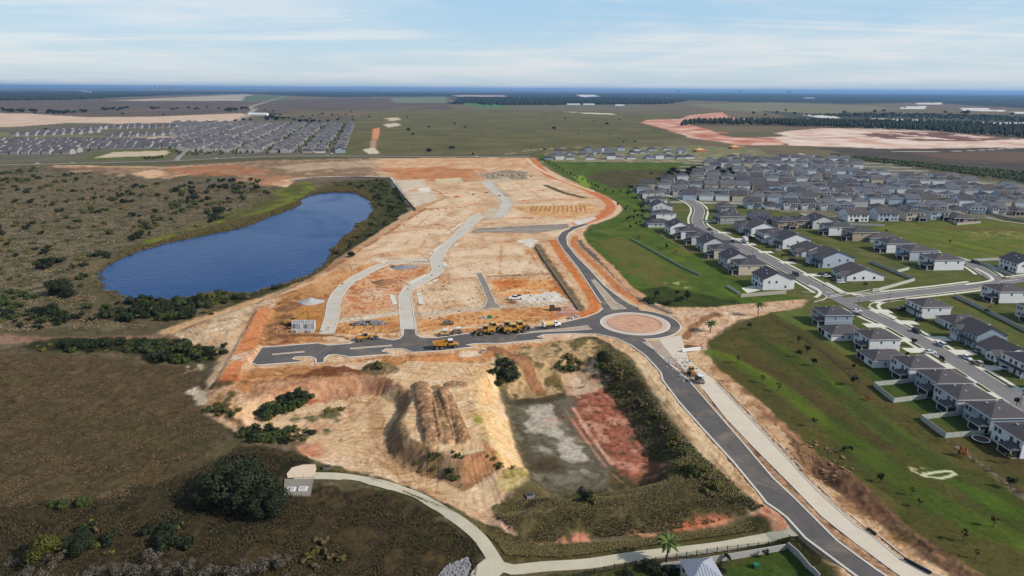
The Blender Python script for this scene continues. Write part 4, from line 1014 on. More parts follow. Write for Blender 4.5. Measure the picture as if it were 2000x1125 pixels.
def cut(line, centres, r):
    """pieces of a line that stay away from the crossings"""
    out = []; cur = []
    for q in line:
        if any(math.hypot(q[0] - c[0], q[1] - c[1]) < r for c in centres):
            if len(cur) > 2: out.append(cur)
            cur = []
        else: cur.append(q)
    if len(cur) > 2: out.append(cur)
    return out
for s, w in ((S1, 8.0), (S2, 8.0), (S3, 7.6)):
    for sg in (-1, 1):
        for pc in cut(offset_line(s, sg * (w / 2 + 0.25)), (jx, j3), 13 if sg else 13):
            band('kerb', pc, 0.5, 0.03, M_KERB, 0.1)
        for pc in cut(offset_line(s, sg * (w / 2 + 3.0)), (jx, j3), 13):
            band('pavement', pc, 1.7, 0.05, M_CONC, 0.05)
# rounded corners where the pavements meet
def corner(c, ang0, ang1, r, off):
    pass
def arc_corner(pts):
    ln = smooth_line([P(*q) for q in pts], 1.5)
    band('kerb', ln, 0.5, 0.03, M_KERB, 0.1)
    return ln
arc_corner([(1568, 570), (1600, 573), (1613, 578), (1610, 584), (1590, 590)])
arc_corner([(1700, 566), (1672, 571), (1650, 572), (1632, 566), (1608, 553)])
arc_corner([(1775, 580), (1722, 587), (1702, 593), (1699, 600), (1712, 611), (1735, 622)])
c1 = smooth_line([P(*q) for q in [(1770, 584), (1735, 588), (1718, 594), (1716, 600), (1726, 609), (1750, 621)]], 1.5)
band('pavement', c1, 1.7, 0.05, M_CONC, 0.05)
c2 = smooth_line([P(*q) for q in [(1580, 557), (1596, 565), (1602, 572), (1596, 579), (1592, 581)]], 1.5)
band('pavement', c2, 1.7, 0.05, M_CONC, 0.05)
c3 = smooth_line([P(*q) for q in [(1720, 570), (1680, 574), (1652, 573), (1632, 563), (1612, 552)]], 1.5)
band('pavement', offset_line(c3, 0.6), 1.7, 0.05, M_CONC, 0.05)
c4 = smooth_line([P(*q) for q in [(1885, 556), (1930, 549), (1938, 544), (1925, 534), (1905, 524)]], 1.5)
band('pavement', c4, 1.7, 0.05, M_CONC, 0.05)
# crossing bars and stop lines
def bar(a, b, w=0.5):
    band('road_marking', [P(*a), P(*b)], w, 0.045, M_PAINT)
bar((1614, 571), (1630, 570)); bar((1614, 582), (1660, 574)); bar((1622, 578), (1655, 571)); bar((1680, 576), (1689, 581)); bar((1951, 541), (1968, 540)); bar((1952, 550), (1990, 546))
# driveways of the two sides of the long street
def s1_at(y):
    for i in range(len(S1) - 1):
        if (S1[i][1] - y) * (S1[i + 1][1] - y) <= 0:
            t = (y - S1[i][1]) / (S1[i + 1][1] - S1[i][1] + 1e-9)
            return S1[i][0] + t * (S1[i + 1][0] - S1[i][0])
    return S1[-1][0]
def driveway(y, side, length=9.0, w=5.4, off=0.0):
    x = s1_at(y); x0 = x + side * 4.2; x1 = x + side * (4.2 + length)
    sheet('driveway', [(min(x0, x1), y - w / 2), (max(x0, x1), y - w / 2), (max(x0, x1), y + w / 2), (min(x0, x1), y + w / 2)], 0.112, M_CONC)

# ---- roads far away
def far_road(pts, w, m, z=0.05, name='road'):
    ln = smooth_line([P(*q) for q in pts], 25)
    mask_line(ln, w / 2)
    return band(name, ln, w, z, m)
M_FAR = mat('worn_asphalt', (150, 146, 140), noise=.1, scale=.05)
far_road([(-300, 326), (0, 322), (180, 318), (340, 314), (440, 309), (560, 305), (740, 305), (860, 306), (1000, 306), (1036, 305)], 8, M_FAR, name='highway')
far_road([(345, 313), (352, 304), (362, 297), (345, 290), (320, 288)], 7, M_FAR)
far_road([(1560, 300), (1620, 312), (1660, 325)], 6, M_CONC)
far_road([(1925, 424), (1960, 432), (2010, 438), (2080, 443)], 1.8, M_CONC, name='footpath')

# ------------------------------------------------------------------ the ground mesh itself
H = hgt(GX, GY)
NOI = fbm(GX, GY, 2.2, 2, 77) * np.clip(2.2 / (1.5 * SPACING) - 0.4, 0, 1) * 0.55 + field(8)[ALLIDX] * 0.9 + field(1000) * (ROUGH > 2) * 2.0 + (ROUGH > 2) * field(250) * 2
k0 = np.clip((DIST - 5) / 40, 0, 1)
GZ = H + NOI * ROUGH * 1.5 * (1 - ROADMASK) * k0 - ROADMASK * 0.12
PW = [tuple(q) for q in POND]
dirt = None
# per-vertex variation that stands for tufts, stones and ruts
var = 1 + 0.10 * fbm(GX, GY, 1.6, 2, 55) * np.clip(1.6 / (1.4 * SPACING) - 0.3, 0, 1) + 0.10 * field(2.5)
var += VEG * (0.30 * field(2.5, 9) + 0.25 * fbm(GX, GY, 1.2, 2, 58) * np.clip(1.2 / (1.2 * SPACING) - 0.3, 0, 1))
# wheel ruts and grading marks on the bare ground
_m = SITEMASK > 0
_x, _y = GX[_m], GY[_m]
_w = perlin(_x / 40, _y / 40, 12) * 14
for ang, sd in ((0.15, 3), (1.25, 5), (-0.6, 8)):
    u_ = _x * math.cos(ang) + _y * math.sin(ang) + _w * .4; v_ = -_x * math.sin(ang) + _y * math.cos(ang) + _w
    st = np.abs(perlin(u_ / 34.0, v_ / 2.6, sd)); reg = sstep(perlin(_x / 30, _y / 30, sd + 40) * 1.6 + .25)
    lod = np.clip(2.6 / (1.3 * SPACING[_m]) - 0.3, 0, 1)
    t_ = sstep((0.16 - st) / 0.16) * reg * lod * SITEMASK[_m]
    COLR[_m] = COLR[_m] * (1 - t_[:, None] * np.array([0.22, 0.30, 0.36])[None, :])
    NOI[_m] -= t_ * .25
sp = sstep((fbm(_x, _y, 3.0, 2, 91) - .42) / .12) * np.clip(3.0 / (1.4 * SPACING[_m]) - 0.3, 0, 1) * SITEMASK[_m] * sstep(perlin(_x / 25, _y / 25, 66) + .4)
COLR[_m] *= 1 - .4 * sp[:, None]
GZ = H + NOI * ROUGH * 1.5 * (1 - ROADMASK) * k0 - ROADMASK * 0.12
COLR *= np.clip(var, 0.55, 1.5)[:, None]
COLR = np.clip(COLR, 0.004, 0.8)
V = np.stack([GX, GY, GZ], 1)
ii = np.arange(NRW - 1)[:, None] * NCL + np.arange(NCL)[None, :]
jj = np.roll(np.arange(NCL), -1)
b_ = np.arange(NRW - 1)[:, None] * NCL
q = np.stack([b_ + np.arange(NCL)[None, :], b_ + jj[None, :], b_ + NCL + jj[None, :], b_ + NCL + np.arange(NCL)[None, :]], -1).reshape(-1, 4)
q = q[:, ::-1]
lum = COLR.mean(1)
COLR *= (0.84 + 0.16 * sstep((lum - .10) / .16))[:, None]
gm = bpy.data.materials.new('soil_and_plants'); gm.use_nodes = True
n = gm.node_tree.nodes; l = gm.node_tree.links; b = n['Principled BSDF']
b.inputs['Roughness'].default_value = 0.95; b.inputs['Specular IOR Level'].default_value = 0.06
at = n.new('ShaderNodeAttribute'); at.attribute_name = 'soil'
at2 = n.new('ShaderNodeAttribute'); at2.attribute_name = 'cover'
scv = n.new('ShaderNodeSeparateColor'); l.new(at2.outputs['Color'], scv.inputs[0])
tcn = n.new('ShaderNodeTexCoord')
def gn(scale, detail=4, rough=.6, dist=0.0, rot=0.0, asp=None):
    t = n.new('ShaderNodeTexNoise'); t.inputs['Scale'].default_value = scale; t.inputs['Detail'].default_value = detail; t.inputs['Roughness'].default_value = rough; t.inputs['Distortion'].default_value = dist
    if asp:
        mp = n.new('ShaderNodeMapping'); mp.inputs['Rotation'].default_value = (0, 0, rot); l.new(tcn.outputs['Object'], mp.inputs[0])
        m2 = n.new('ShaderNodeMapping'); m2.inputs['Scale'].default_value = (*asp, 1); l.new(mp.outputs[0], m2.inputs[0]); l.new(m2.outputs[0], t.inputs['Vector'])
    else: l.new(tcn.outputs['Object'], t.inputs['Vector'])
    return t.outputs[0]
def gmth(op, a, c=None, d=None):
    q = n.new('ShaderNodeMath'); q.operation = op
    for i, v in enumerate((a, c, d)):
        if v is None: continue
        if isinstance(v, (int, float)): q.inputs[i].default_value = v
        else: l.new(v, q.inputs[i])
    return q.outputs[0]
def grng(v, lo, hi, a=0.0, c=1.0):
    q = n.new('ShaderNodeMapRange'); q.interpolation_type = 'SMOOTHSTEP'; l.new(v, q.inputs[0]); q.inputs[1].default_value = lo; q.inputs[2].default_value = hi; q.inputs[3].default_value = a; q.inputs[4].default_value = c
    return q.outputs[0]
def gtint(col, fac, tint):
    """multiply a colour by a tint where fac is 1"""
    q = n.new('ShaderNodeMix'); q.data_type = 'RGBA'; q.blend_type = 'MULTIPLY'; l.new(fac, q.inputs[0]); l.new(col, q.inputs[6]); q.inputs[7].default_value = (*tint, 1)
    return q.outputs[2]
site_f = scv.outputs[0]; veg_f = scv.outputs[1]; lawn_f = scv.outputs[2]
base = at.outputs['Color']
f1 = gn(0.9, 6, .7)
mu = n.new('ShaderNodeVectorMath'); mu.operation = 'SCALE'; l.new(base, mu.inputs[0]); l.new(grng(f1, .25, .75, .76, 1.22), mu.inputs['Scale'])
colr = mu.outputs[0]
# wheel tracks and grader passes: thin dark lines along three directions, in patches
for rot, asp, sd in ((0.2, (.030, .42), 1), (1.2, (.028, .36), 2), (-.65, (.032, .40), 3)):
    st = gn(1.0, 3, .55, 1.1, rot, asp); ridge = gmth('ABSOLUTE', gmth('SUBTRACT', st, .5))
    fac = gmth('MULTIPLY', grng(ridge, .05, .010), gmth('MULTIPLY', grng(gn(.022 + .004 * sd, 2, .5, .5), .50, .64), site_f))
    colr = gtint(colr, fac, (.74, .64, .55))
# rust washes, pale blown sand, dark clods
colr = gtint(colr, gmth('MULTIPLY', grng(gn(1.0, 5, .65, 1.4, .4, (.05, .16)), .60, .74), site_f), (.98, .80, .62))
colr = gtint(colr, gmth('MULTIPLY', grng(gn(.16, 6, .72, .6), .58, .74), site_f), (.88, .83, .77))
colr = gtint(colr, gmth('MULTIPLY', grng(gn(.55, 3, .6), .66, .74), site_f), (.62, .54, .46))
# plants: dark clumps, dry straw, bare spots
colr = gtint(colr, gmth('MULTIPLY', grng(gn(.33, 5, .7, .4), .50, .68), veg_f), (.60, .66, .56))
colr = gtint(colr, gmth('MULTIPLY', grng(gn(.07, 5, .65, .8), .54, .70), veg_f), (.78, .92, .66))
colr = gtint(colr, gmth('MULTIPLY', grng(gn(.11, 6, .7, 1.0), .44, .28), veg_f), (1.30, 1.20, 1.16))
colr = gtint(colr, gmth('MULTIPLY', grng(gn(1.0, 4, .6, .6, 1.22, (.012, .16)), .50, .62), lawn_f), (.82, .86, .80))
colr = gtint(colr, gmth('MULTIPLY', grng(gn(1.0, 4, .6, .4, 1.22, (.010, .10)), .48, .36), lawn_f), (1.20, 1.14, .96))
# lawns: straw patches, darker lush patches, fine mottling
colr = gtint(colr, gmth('MULTIPLY', grng(gn(.06, 6, .68, 1.2), .50, .68), lawn_f), (1.18, .98, 1.0))
colr = gtint(colr, gmth('MULTIPLY', grng(gn(.22, 5, .7, .5), .50, .70), lawn_f), (.74, .80, .74))
colr = gtint(colr, gmth('MULTIPLY', grng(gn(.8, 4, .7), .48, .7), lawn_f), (.80, .84, .78))
l.new(colr, b.inputs['Base Color'])
bp = n.new('ShaderNodeBump'); bp.inputs['Strength'].default_value = 0.6; bp.inputs['Distance'].default_value = 0.3
l.new(f1, bp.inputs['Height']); l.new(bp.outputs[0], b.inputs['Normal'])
ground = mesh_np('ground', V, q, gm, smooth=True)
ca = ground.data.color_attributes.new('soil', 'FLOAT_COLOR', 'POINT')
ca.data.foreach_set('color', np.concatenate([COLR, np.ones((NV, 1))], 1).astype(np.float32).ravel())
cov = np.zeros((NV, 4)); cov[:, 3] = 1
bright = sstep((COLR.mean(1) - .14) / .10)                 # bare soil shows bright, plants dark
green = sstep((COLR[:, 1] / (COLR[:, 0] + 1e-4) - 1.0) / .25)
near_ = sstep((2500 - DIST) / 1200)
cov[:, 0] = SITEMASK * bright
cov[:, 2] = green * near_
cov[:, 1] = (1 - bright) * (1 - green) * near_
cb_ = ground.data.color_attributes.new('cover', 'FLOAT_COLOR', 'POINT')
cb_.data.foreach_set('color', cov.astype(np.float32).ravel())
tag(ground, kind='structure')

# pond water
wm_ = bpy.data.materials.new('pond_water'); wm_.use_nodes = True
n = wm_.node_tree.nodes; l = wm_.node_tree.links; b = n['Principled BSDF']
b.inputs['Base Color'].default_value = (0.005, 0.033, 0.12, 1); b.inputs['Roughness'].default_value = 0.12; b.inputs['Specular IOR Level'].default_value = 0.12; b.inputs['IOR'].default_value = 1.29
tcn = n.new('ShaderNodeTexCoord'); no = n.new('ShaderNodeTexNoise'); no.inputs['Scale'].default_value = 0.5; no.inputs['Detail'].default_value = 4
l.new(tcn.outputs['Object'], no.inputs['Vector'])
bp = n.new('ShaderNodeBump'); bp.inputs['Strength'].default_value = 0.5; bp.inputs['Distance'].default_value = 0.45
l.new(no.outputs[0], bp.inputs['Height']); l.new(bp.outputs[0], b.inputs['Normal'])
no2 = n.new('ShaderNodeTexNoise'); no2.inputs['Scale'].default_value = 0.012; no2.inputs['Detail'].default_value = 4; no2.inputs['Distortion'].default_value = 1.0
l.new(tcn.outputs['Object'], no2.inputs['Vector'])
r2 = n.new('ShaderNodeMapRange'); r2.interpolation_type = 'SMOOTHSTEP'; r2.inputs[1].default_value = 0.42; r2.inputs[2].default_value = 0.70; r2.inputs[3].default_value = 0.10; r2.inputs[4].default_value = 0.30
l.new(no2.outputs[0], r2.inputs[0]); l.new(r2.outputs[0], b.inputs['Roughness'])
r3 = n.new('ShaderNodeMapRange'); r3.interpolation_type = 'SMOOTHSTEP'; r3.inputs[1].default_value = 0.40; r3.inputs[2].default_value = 0.62; r3.inputs[3].default_value = 0.55; r3.inputs[4].default_value = 0.05
l.new(no2.outputs[0], r3.inputs[0]); l.new(r3.outputs[0], bp.inputs['Strength'])
cen = POND.mean(0)
pw = [(cen[0] + (a - cen[0]) * 1.03, cen[1] + (c_ - cen[1]) * 1.03) for a, c_ in POND]
sheet('pond_water', pw, -3.3, wm_)

# air: one even box round everything on the ground
HAZE = True
HD, HC = 3.6e-5, (0.24, 0.48, 0.86)
if HAZE:
    hm = bpy.data.materials.new('air'); hm.use_nodes = True
    n = hm.node_tree.nodes; n.clear()
    ho = n.new('ShaderNodeOutputMaterial'); hv = n.new('ShaderNodeVolumePrincipled')
    hv.inputs['Color'].default_value = (*HC, 1); hv.inputs['Density'].default_value = HD; hv.inputs['Anisotropy'].default_value = 0.2
    hm.node_tree.links.new(hv.outputs[0], ho.inputs['Volume'])
    hz = MB().box(-75000, 75000, -75000, 75000, -12, 190).build('haze', hm)
    tag(hz, kind='stuff')
# ------------------------------------------------------------------ houses
WALLC = {'white': (236, 238, 240), 'light grey': (206, 208, 210), 'blue grey': (156, 170, 184), 'beige': (212, 198, 176), 'tan': (178, 160, 138), 'pale blue': (186, 200, 216), 'grey': (160, 160, 160)}
M_WALL = {k: mat('render_' + k.replace(' ', '_'), c, 0.85, noise=.05, scale=.5) for k, c in WALLC.items()}
M_ROOF = {'dark grey': mat('shingles_dark', (80, 79, 85), 0.95, noise=.16, scale=.9, spec=.15), 'brown grey': mat('shingles_brown', (90, 86, 88), 0.95, noise=.16, scale=.9, spec=.15), 'grey': mat('shingles_grey', (104, 104, 110), 0.95, noise=.16, scale=.9, spec=.15)}
M_TRIM = mat('white_trim', (226, 226, 224), 0.7)
M_GLASS = mat('dark_window_glass', (26, 32, 44), 0.15, spec=.5)
M_SCREEN = mat('lanai_screen', (40, 42, 44), 0.9)
M_GARAGE = mat('garage_panel', (212, 212, 210), 0.7, noise=.03, scale=1.0, aspect=(.2, .2, 5))
M_DOOR = mat('house_door', (62, 58, 60), 0.6)
M_VENT = mat('roof_vent_metal', (190, 190, 190), 0.6)
OV = 0.45
def hip(m, x0, x1, y0, y1, z, pitch, along=None, thick=0.18, ov=OV):
    """hip roof over a rectangle; returns the ridge height"""
    x0 -= ov; x1 += ov; y0 -= ov; y1 += ov
    w, d = x1 - x0, y1 - y0
    if w >= d:
        h = d / 2 * pitch; a = (x0 + d / 2, (y0 + y1) / 2); b = (x1 - d / 2, (y0 + y1) / 2)
    else:
        h = w / 2 * pitch; a = ((x0 + x1) / 2, y0 + w / 2); b = ((x0 + x1) / 2, y1 - w / 2)
    v = [(x0, y0, z), (x1, y0, z), (x1, y1, z), (x0, y1, z), (a[0], a[1], z + h), (b[0], b[1], z + h)]
    f = [(0, 1, 5, 4), (1, 2, 5), (2, 3, 4, 5), (3, 0, 4)] if w >= d else [(0, 1, 4), (1, 2, 5, 4), (2, 3, 5), (3, 0, 4, 5)]
    m.add(v, f + [(3, 2, 1, 0)])
    return z + h
def gable(m, wm, x0, x1, y0, y1, z, pitch, axis='x', ov=OV, wall_z=None):
    """gable roof, ridge along axis; triangles of wall go into wm"""
    if axis == 'x':
        c = (y0 + y1) / 2; h = (y1 - y0) / 2 * pitch
        e = ov * pitch
        v = [(x0 - ov, y0 - ov, z - e), (x1 + ov, y0 - ov, z - e), (x1 + ov, y1 + ov, z - e), (x0 - ov, y1 + ov, z - e), (x0 - ov, c, z + h), (x1 + ov, c, z + h)]
        v2 = [(a, b, q + .2) for a, b, q in v]
        m.add(v + v2, [(6, 7, 11, 10), (8, 9, 10, 11), (0, 4, 5, 1), (2, 5, 4, 3), (0, 1, 7, 6), (2, 3, 9, 8), (0, 6, 10, 4), (4, 10, 9, 3), (1, 5, 11, 7), (5, 2, 8, 11)])
        for x in (x0, x1):
            wm.add([(x, y0, z), (x, y1, z), (x, c, z + h)], [(0, 1, 2)])
    else:
        c = (x0 + x1) / 2; h = (x1 - x0) / 2 * pitch
        e = ov * pitch
        v = [(x0 - ov, y0 - ov, z - e), (x0 - ov, y1 + ov, z - e), (x1 + ov, y1 + ov, z - e), (x1 + ov, y0 - ov, z - e), (c, y0 - ov, z + h), (c, y1 + ov, z + h)]
        v2 = [(a, b, q + .2) for a, b, q in v]
        m.add(v + v2, [(6, 7, 11, 10), (8, 9, 10, 11), (0, 4, 5, 1), (2, 5, 4, 3), (0, 1, 7, 6), (2, 3, 9, 8), (0, 6, 10, 4), (4, 10, 9, 3), (1, 5, 11, 7), (5, 2, 8, 11)])
        for y in (y0, y1):
            wm.add([(x0, y, z), (x1, y, z), (c, y, z + h)], [(0, 1, 2)])
    return z + h
_winmesh = {}
def window(root, x, y, z, face, w=1.15, h=1.5, pane=True, double=True):
    """face: 'f' -y, 'b' +y, 'l' -x, 'r' +x.  A frame with one or two panes of its own"""
    key = (w, h, double)
    if key not in _winmesh:
        fr = MB().box(-w / 2 - .12, w / 2 + .12, -.07, .05, -.12, h + .12)
        if double: pn = [MB().box(-w / 2, -.04, -.09, -.06, 0, h), MB().box(.04, w / 2, -.09, -.06, 0, h)]
        else: pn = [MB().box(-w / 2, w / 2, -.09, -.06, h / 2 + .03, h), MB().box(-w / 2, w / 2, -.09, -.06, 0, h / 2 - .03)]
        _winmesh[key] = (fr.mesh('window', M_TRIM), [p.mesh('pane', M_GLASS) for p in pn])
    fm, pms = _winmesh[key]
    rz = {'f': 0, 'b': math.pi, 'l': -math.pi / 2, 'r': math.pi / 2}[face]
    o = link_mesh('window', fm, root, (x, y, z), rz)
    if pane:
        for pm in pms: link_mesh('pane', pm, o)
    return o
def fascia(root, x0, x1, y0, y1, z, ov=OV, h=.22, parent=None):
    m = MB(); x0 -= ov + .03; x1 += ov + .03; y0 -= ov + .03; y1 += ov + .03
    t = .06
    m.box(x0, x1, y0, y0 + t, z - h + .03, z + .03); m.box(x0, x1, y1 - t, y1, z - h + .03, z + .03)
    m.box(x0, x0 + t, y0 + t, y1 - t, z - h + .03, z + .03); m.box(x1 - t, x1, y0 + t, y1 - t, z - h + .03, z + .03)
    return m.build('fascia', M_TRIM, root)
def vents(root, pts):
    for x, y, z in pts:
        MB().rbox(x, y, z - .2, z + .22, .9, .55, 0, .8).build('roof_vent', M_VENT, root)
def lanai(root, x0, x1, y0, y1, z, screened=True, hiproof=True):
    """covered back porch: floor, posts, screen, low roof"""
    MB().box(x0, x1, y0, y1, 0, .14).build('porch_floor', M_CONC, root)
    for px in (x0 + .15, x1 - .15):
        MB().box(px - .15, px + .15, y1 - .32, y1 - .02, .14, z).build('porch_post', M_TRIM, root)
    if screened:
        m = MB().box(x0 + .32, x1 - .32, y1 - .2, y1 - .14, .14, z - .25)
        m.box(x0 + .1, x0 + .16, y0 + .05, y1 - .35, .14, z - .25); m.box(x1 - .16, x1 - .1, y0 + .05, y1 - .35, .14, z - .25)
        m.build('porch_screen', M_SCREEN, root)
    m = MB()
    o = .35
    v = [(x0 - o, y0, z), (x1 + o, y0, z), (x1 + o, y1 + o, z), (x0 - o, y1 + o, z), (x0 + 1.4, y0, z + 1.3), (x1 - 1.4, y0, z + 1.3)]
    m.add(v, [(3, 2, 5, 4), (2, 1, 5), (0, 3, 4), (0, 1, 2, 3)])
    r = m.build('porch_roof', M_ROOF['dark grey'], root)
    MB().box(x0 - o - .03, x1 + o + .03, y1 + o, y1 + o + .05, z - .2, z + .03).build('fascia', M_TRIM, r)
    return r
def proto(kind):
    """local frame: front towards -y, street along x; full detail"""
    r = empty('house', (0, 0, -400))
    w = MB(); rf = MB()
    if kind == 'two_hip':
        X, Y, Zh = 6.4, 8.0, 5.9
        w.box(-X, X, -Y, Y, -.3, Zh); top = hip(rf, -X, X, -Y, Y, Zh, .36)
        wl = w.build('wall', M_WALL['white'], r); rf.build('roof', M_ROOF['dark grey'], r); fascia(r, -X, X, -Y, Y, Zh)
        MB().box(-X - .04, X + .04, -Y - .04, Y + .04, 2.85, 3.0).build('belt_course', M_TRIM, r)
        lanai(r, -6.1, -.6, Y, Y + 3.6, 2.75)
        for x in (-4.6, -1.8, 3.2, 5.0): window(r, x, Y, 3.7, 'b')
        for x in (1.7, 3.9): window(r, x, Y, .9, 'b', double=(x > 3))
        for y in (-4.5, 2.0): window(r, X, y, 3.8, 'r', .8, 1.1, double=False); window(r, -X, y, 3.8, 'l', .8, 1.1, double=False)
        for x in (-4.8, -1.2, 1.4, 4.6): window(r, x, -Y, 3.7, 'f')
        MB().box(-5.9, -.9, -Y - .06, -Y + .05, .02, 2.3).build('garage_door', M_GARAGE, r)
        MB().box(1.0, 2.1, -Y - .06, -Y + .05, .05, 2.2).build('front_door', M_DOOR, r)
        window(r, 4.4, -Y, .9, 'f')
        m = MB(); m.add([(-6.6, -Y - 1.5, 2.75), (6.6, -Y - 1.5, 2.75), (6.6, -Y, 3.35), (-6.6, -Y, 3.35), (-6.6, -Y, 2.75), (6.6, -Y, 2.75)], [(0, 1, 2, 3), (0, 3, 4), (1, 5, 2), (0, 4, 5, 1)])
        m.build('porch_roof', M_ROOF['dark grey'], r)
        for x in (.5, 6.2): MB().box(x - .14, x + .14, -Y - 1.35, -Y - 1.07, 0, 2.75).build('porch_post', M_TRIM, r)
        vents(r, [(1.5, 3.6, Zh + 1.75), (-2.4, 2.0, Zh + 1.5), (3.2, -2.0, Zh + 1.3)])
    elif kind == 'two_gable':
        X, Y, Zh = 7.2, 7.6, 5.8
        w.box(-X, X, -Y, Y, -.3, Zh); gable(rf, w, -X, X, -Y, Y, Zh, .46, 'x')
        gable(rf, w, -6.2, -1.6, -Y - 2.2, -Y + 3.5, Zh, .55, 'y'); w.box(-6.2, -1.6, -Y - 2.2, -Y, -.3, Zh)
        w.build('wall', M_WALL['white'], r); rf.build('roof', M_ROOF['dark grey'], r)
        for x in (-5.2, -3.4, 0.2, 2.6, 5.2): window(r, x, Y, 3.6, 'b', double=False)
        for x in (-5.4, -3.0, 4.6): window(r, x, Y, .9, 'b')
        MB().box(-.4, 2.2, Y - .05, Y + .05, .1, 2.2).build('sliding_door', M_GLASS, r)
        for y in (-4.6, 0.5, 4.4): window(r, X, y, 3.7 if y > 0 else 1.1, 'r', .9, 1.2, double=False); window(r, -X, y, 3.7 if y > 0 else 1.1, 'l', .9, 1.2, double=False)
        for x in (-4.9, -2.9): window(r, x, -Y - 2.2, 3.6, 'f', double=False)
        for x in (1.2, 3.4, 5.6): window(r, x, -Y, 3.6, 'f', double=False)
        MB().box(-6.0, -1.8, -Y - 2.26, -Y - 2.15, .02, 2.3).build('garage_door', M_GARAGE, r)
        MB().box(.6, 1.7, -Y - .06, -Y + .05, .05, 2.2).build('front_door', M_DOOR, r)
        window(r, 4.6, -Y, .9, 'f')
        m = MB(); m.add([(-1.5, -Y - 1.8, 2.75), (7.5, -Y - 1.8, 2.75), (7.5, -Y, 3.4), (-1.5, -Y, 3.4), (-1.5, -Y, 2.75), (7.5, -Y, 2.75)], [(0, 1, 2, 3), (0, 3, 4), (1, 5, 2), (0, 4, 5, 1)])
        m.build('porch_roof', M_ROOF['dark grey'], r)
        for x in (-.9, 3.0, 7.0): MB().box(x - .14, x + .14, -Y - 1.6, -Y - 1.32, 0, 2.75).build('porch_post', M_TRIM, r)
        vents(r, [(1.5, 2.6, Zh + 2.5), (-2.4, 4.0, Zh + 1.9)])
    elif kind == 'one_hip':
        X, Y, Zh = 6.4, 9.5, 3.0
        w.box(-X, X, -Y, Y - 3.4, -.3, Zh); w.box(-X + .01, .4, Y - 3.4, Y, -.3, Zh); hip(rf, -X, X, -Y, Y, Zh, .40)
        w.build('wall', M_WALL['white'], r); rf.build('roof', M_ROOF['brown grey'], r); fascia(r, -X, X, -Y, Y, Zh)
        MB().box(.42, X, Y - 3.39, Y, 0, .12).build('porch_floor', M_CONC, r)
        for x in (3.2, X - .16): MB().box(x - .15, x + .15, Y - .32, Y - .02, .12, Zh).build('porch_post', M_TRIM, r)
        MB().box(.42, 3.0, Y - .2, Y - .14, .14, Zh - .3).box(3.4, X - .32, Y - .2, Y - .14, .14, Zh - .3).build('porch_screen', M_SCREEN, r)
        for x in (-5.0, -3.6): window(r, x, Y, .9, 'b')
        for y in (-5, 0, 3.6): window(r, X, y, 1.0, 'r', .9, 1.3, double=False); window(r, -X, y, 1.0, 'l', .9, 1.3, double=False)
        MB().box(-5.9, -.9, -Y - .06, -Y + .05, .02, 2.3).build('garage_door', M_GARAGE, r)
        MB().box(1.0, 2.1, -Y - .06, -Y + .05, .05, 2.2).build('front_door', M_DOOR, r)
        window(r, 4.4, -Y, .9, 'f')
        vents(r, [(1.6, 2.5, Zh + 2.1), (-1.7, 4.5, Zh + 1.9), (2.2, -3.0, Zh + 1.9)])
    elif kind == 'one_gable':
        X, Y, Zh = 7.0, 8.5, 3.0
        w.box(-X, X, -Y, Y, -.3, Zh); gable(rf, w, -X, X, -Y, Y, Zh, .42, 'x')
        gable(rf, w, 1.2, 6.4, -Y - 2.0, -Y + 4.5, Zh, .6, 'y'); w.box(1.2, 6.4, -Y - 2.0, -Y, -.3, Zh)
        w.build('wall', M_WALL['white'], r); rf.build('roof', M_ROOF['brown grey'], r)
        for x in (-5.0, -1.5, 4.6): window(r, x, Y, .9, 'b')
        MB().box(.6, 3.2, Y - .05, Y + .05, .1, 2.2).build('sliding_door', M_GLASS, r)
        for y in (-5, -1, 4): window(r, X, y, 1.0, 'r', .9, 1.3, double=False); window(r, -X, y, 1.0, 'l', .9, 1.3, double=False)
        for x in (2.8, 4.8): window(r, x, -Y - 2.0, .9, 'f', double=False)
        MB().box(-6.4, -1.4, -Y - .06, -Y + .05, .02, 2.3).build('garage_door', M_GARAGE, r)
        MB().box(-.6, .5, -Y - .06, -Y + .05, .05, 2.2).build('front_door', M_DOOR, r)
        vents(r, [(1.5, 3.6, Zh + 2.2), (-2.4, 2.0, Zh + 2.8)])
    # simpler ones for further back
    elif kind == 'far_two':
        X, Y, Zh = 6.3, 7.6, 5.8
        w.box(-X, X, -Y, Y, -.3, Zh); gable(rf, w, -X, X, -Y, Y, Zh, .45, 'x')
        gable(rf, w, -6.0, -1.2, -Y - 1.6, -Y + 3.5, Zh, .55, 'y'); w.box(-6.0, -1.2, -Y - 1.6, -Y, -.3, Zh)
        w.build('wall', M_WALL['white'], r); rf.build('roof', M_ROOF['dark grey'], r)
        MB().box(-X - .5, X + .5, -Y - .52, -Y - .44, Zh - .42, Zh - .1).build('fascia', M_TRIM, r)
        for x in (-4.6, -2.6): window(r, x, -Y - 1.6, 3.6, 'f', pane=True, double=False)
        for x in (1.0, 3.0, 5.0): window(r, x, -Y, 3.6, 'f', double=False)
        window(r, X, 1, 3.6, 'r', double=False); window(r, -X, 1, 3.6, 'l', double=False)
        MB().box(-5.8, -1.4, -Y - 1.66, -Y - 1.55, .02, 2.3).build('garage_door', M_GARAGE, r)
        m = MB(); m.add([(-1.1, -Y - 1.6, 2.75), (6.5, -Y - 1.6, 2.75), (6.5, -Y, 3.4), (-1.1, -Y, 3.4), (-1.1, -Y, 2.75), (6.5, -Y, 2.75)], [(0, 1, 2, 3), (0, 3, 4), (1, 5, 2), (0, 4, 5, 1)])
        m.build('porch_roof', M_ROOF['dark grey'], r)
    elif kind == 'far_hip':
        X, Y, Zh = 6.3, 7.8, 5.7
        w.box(-X, X, -Y, Y, -.3, Zh); hip(rf, -X, X, -Y, Y, Zh, .38)
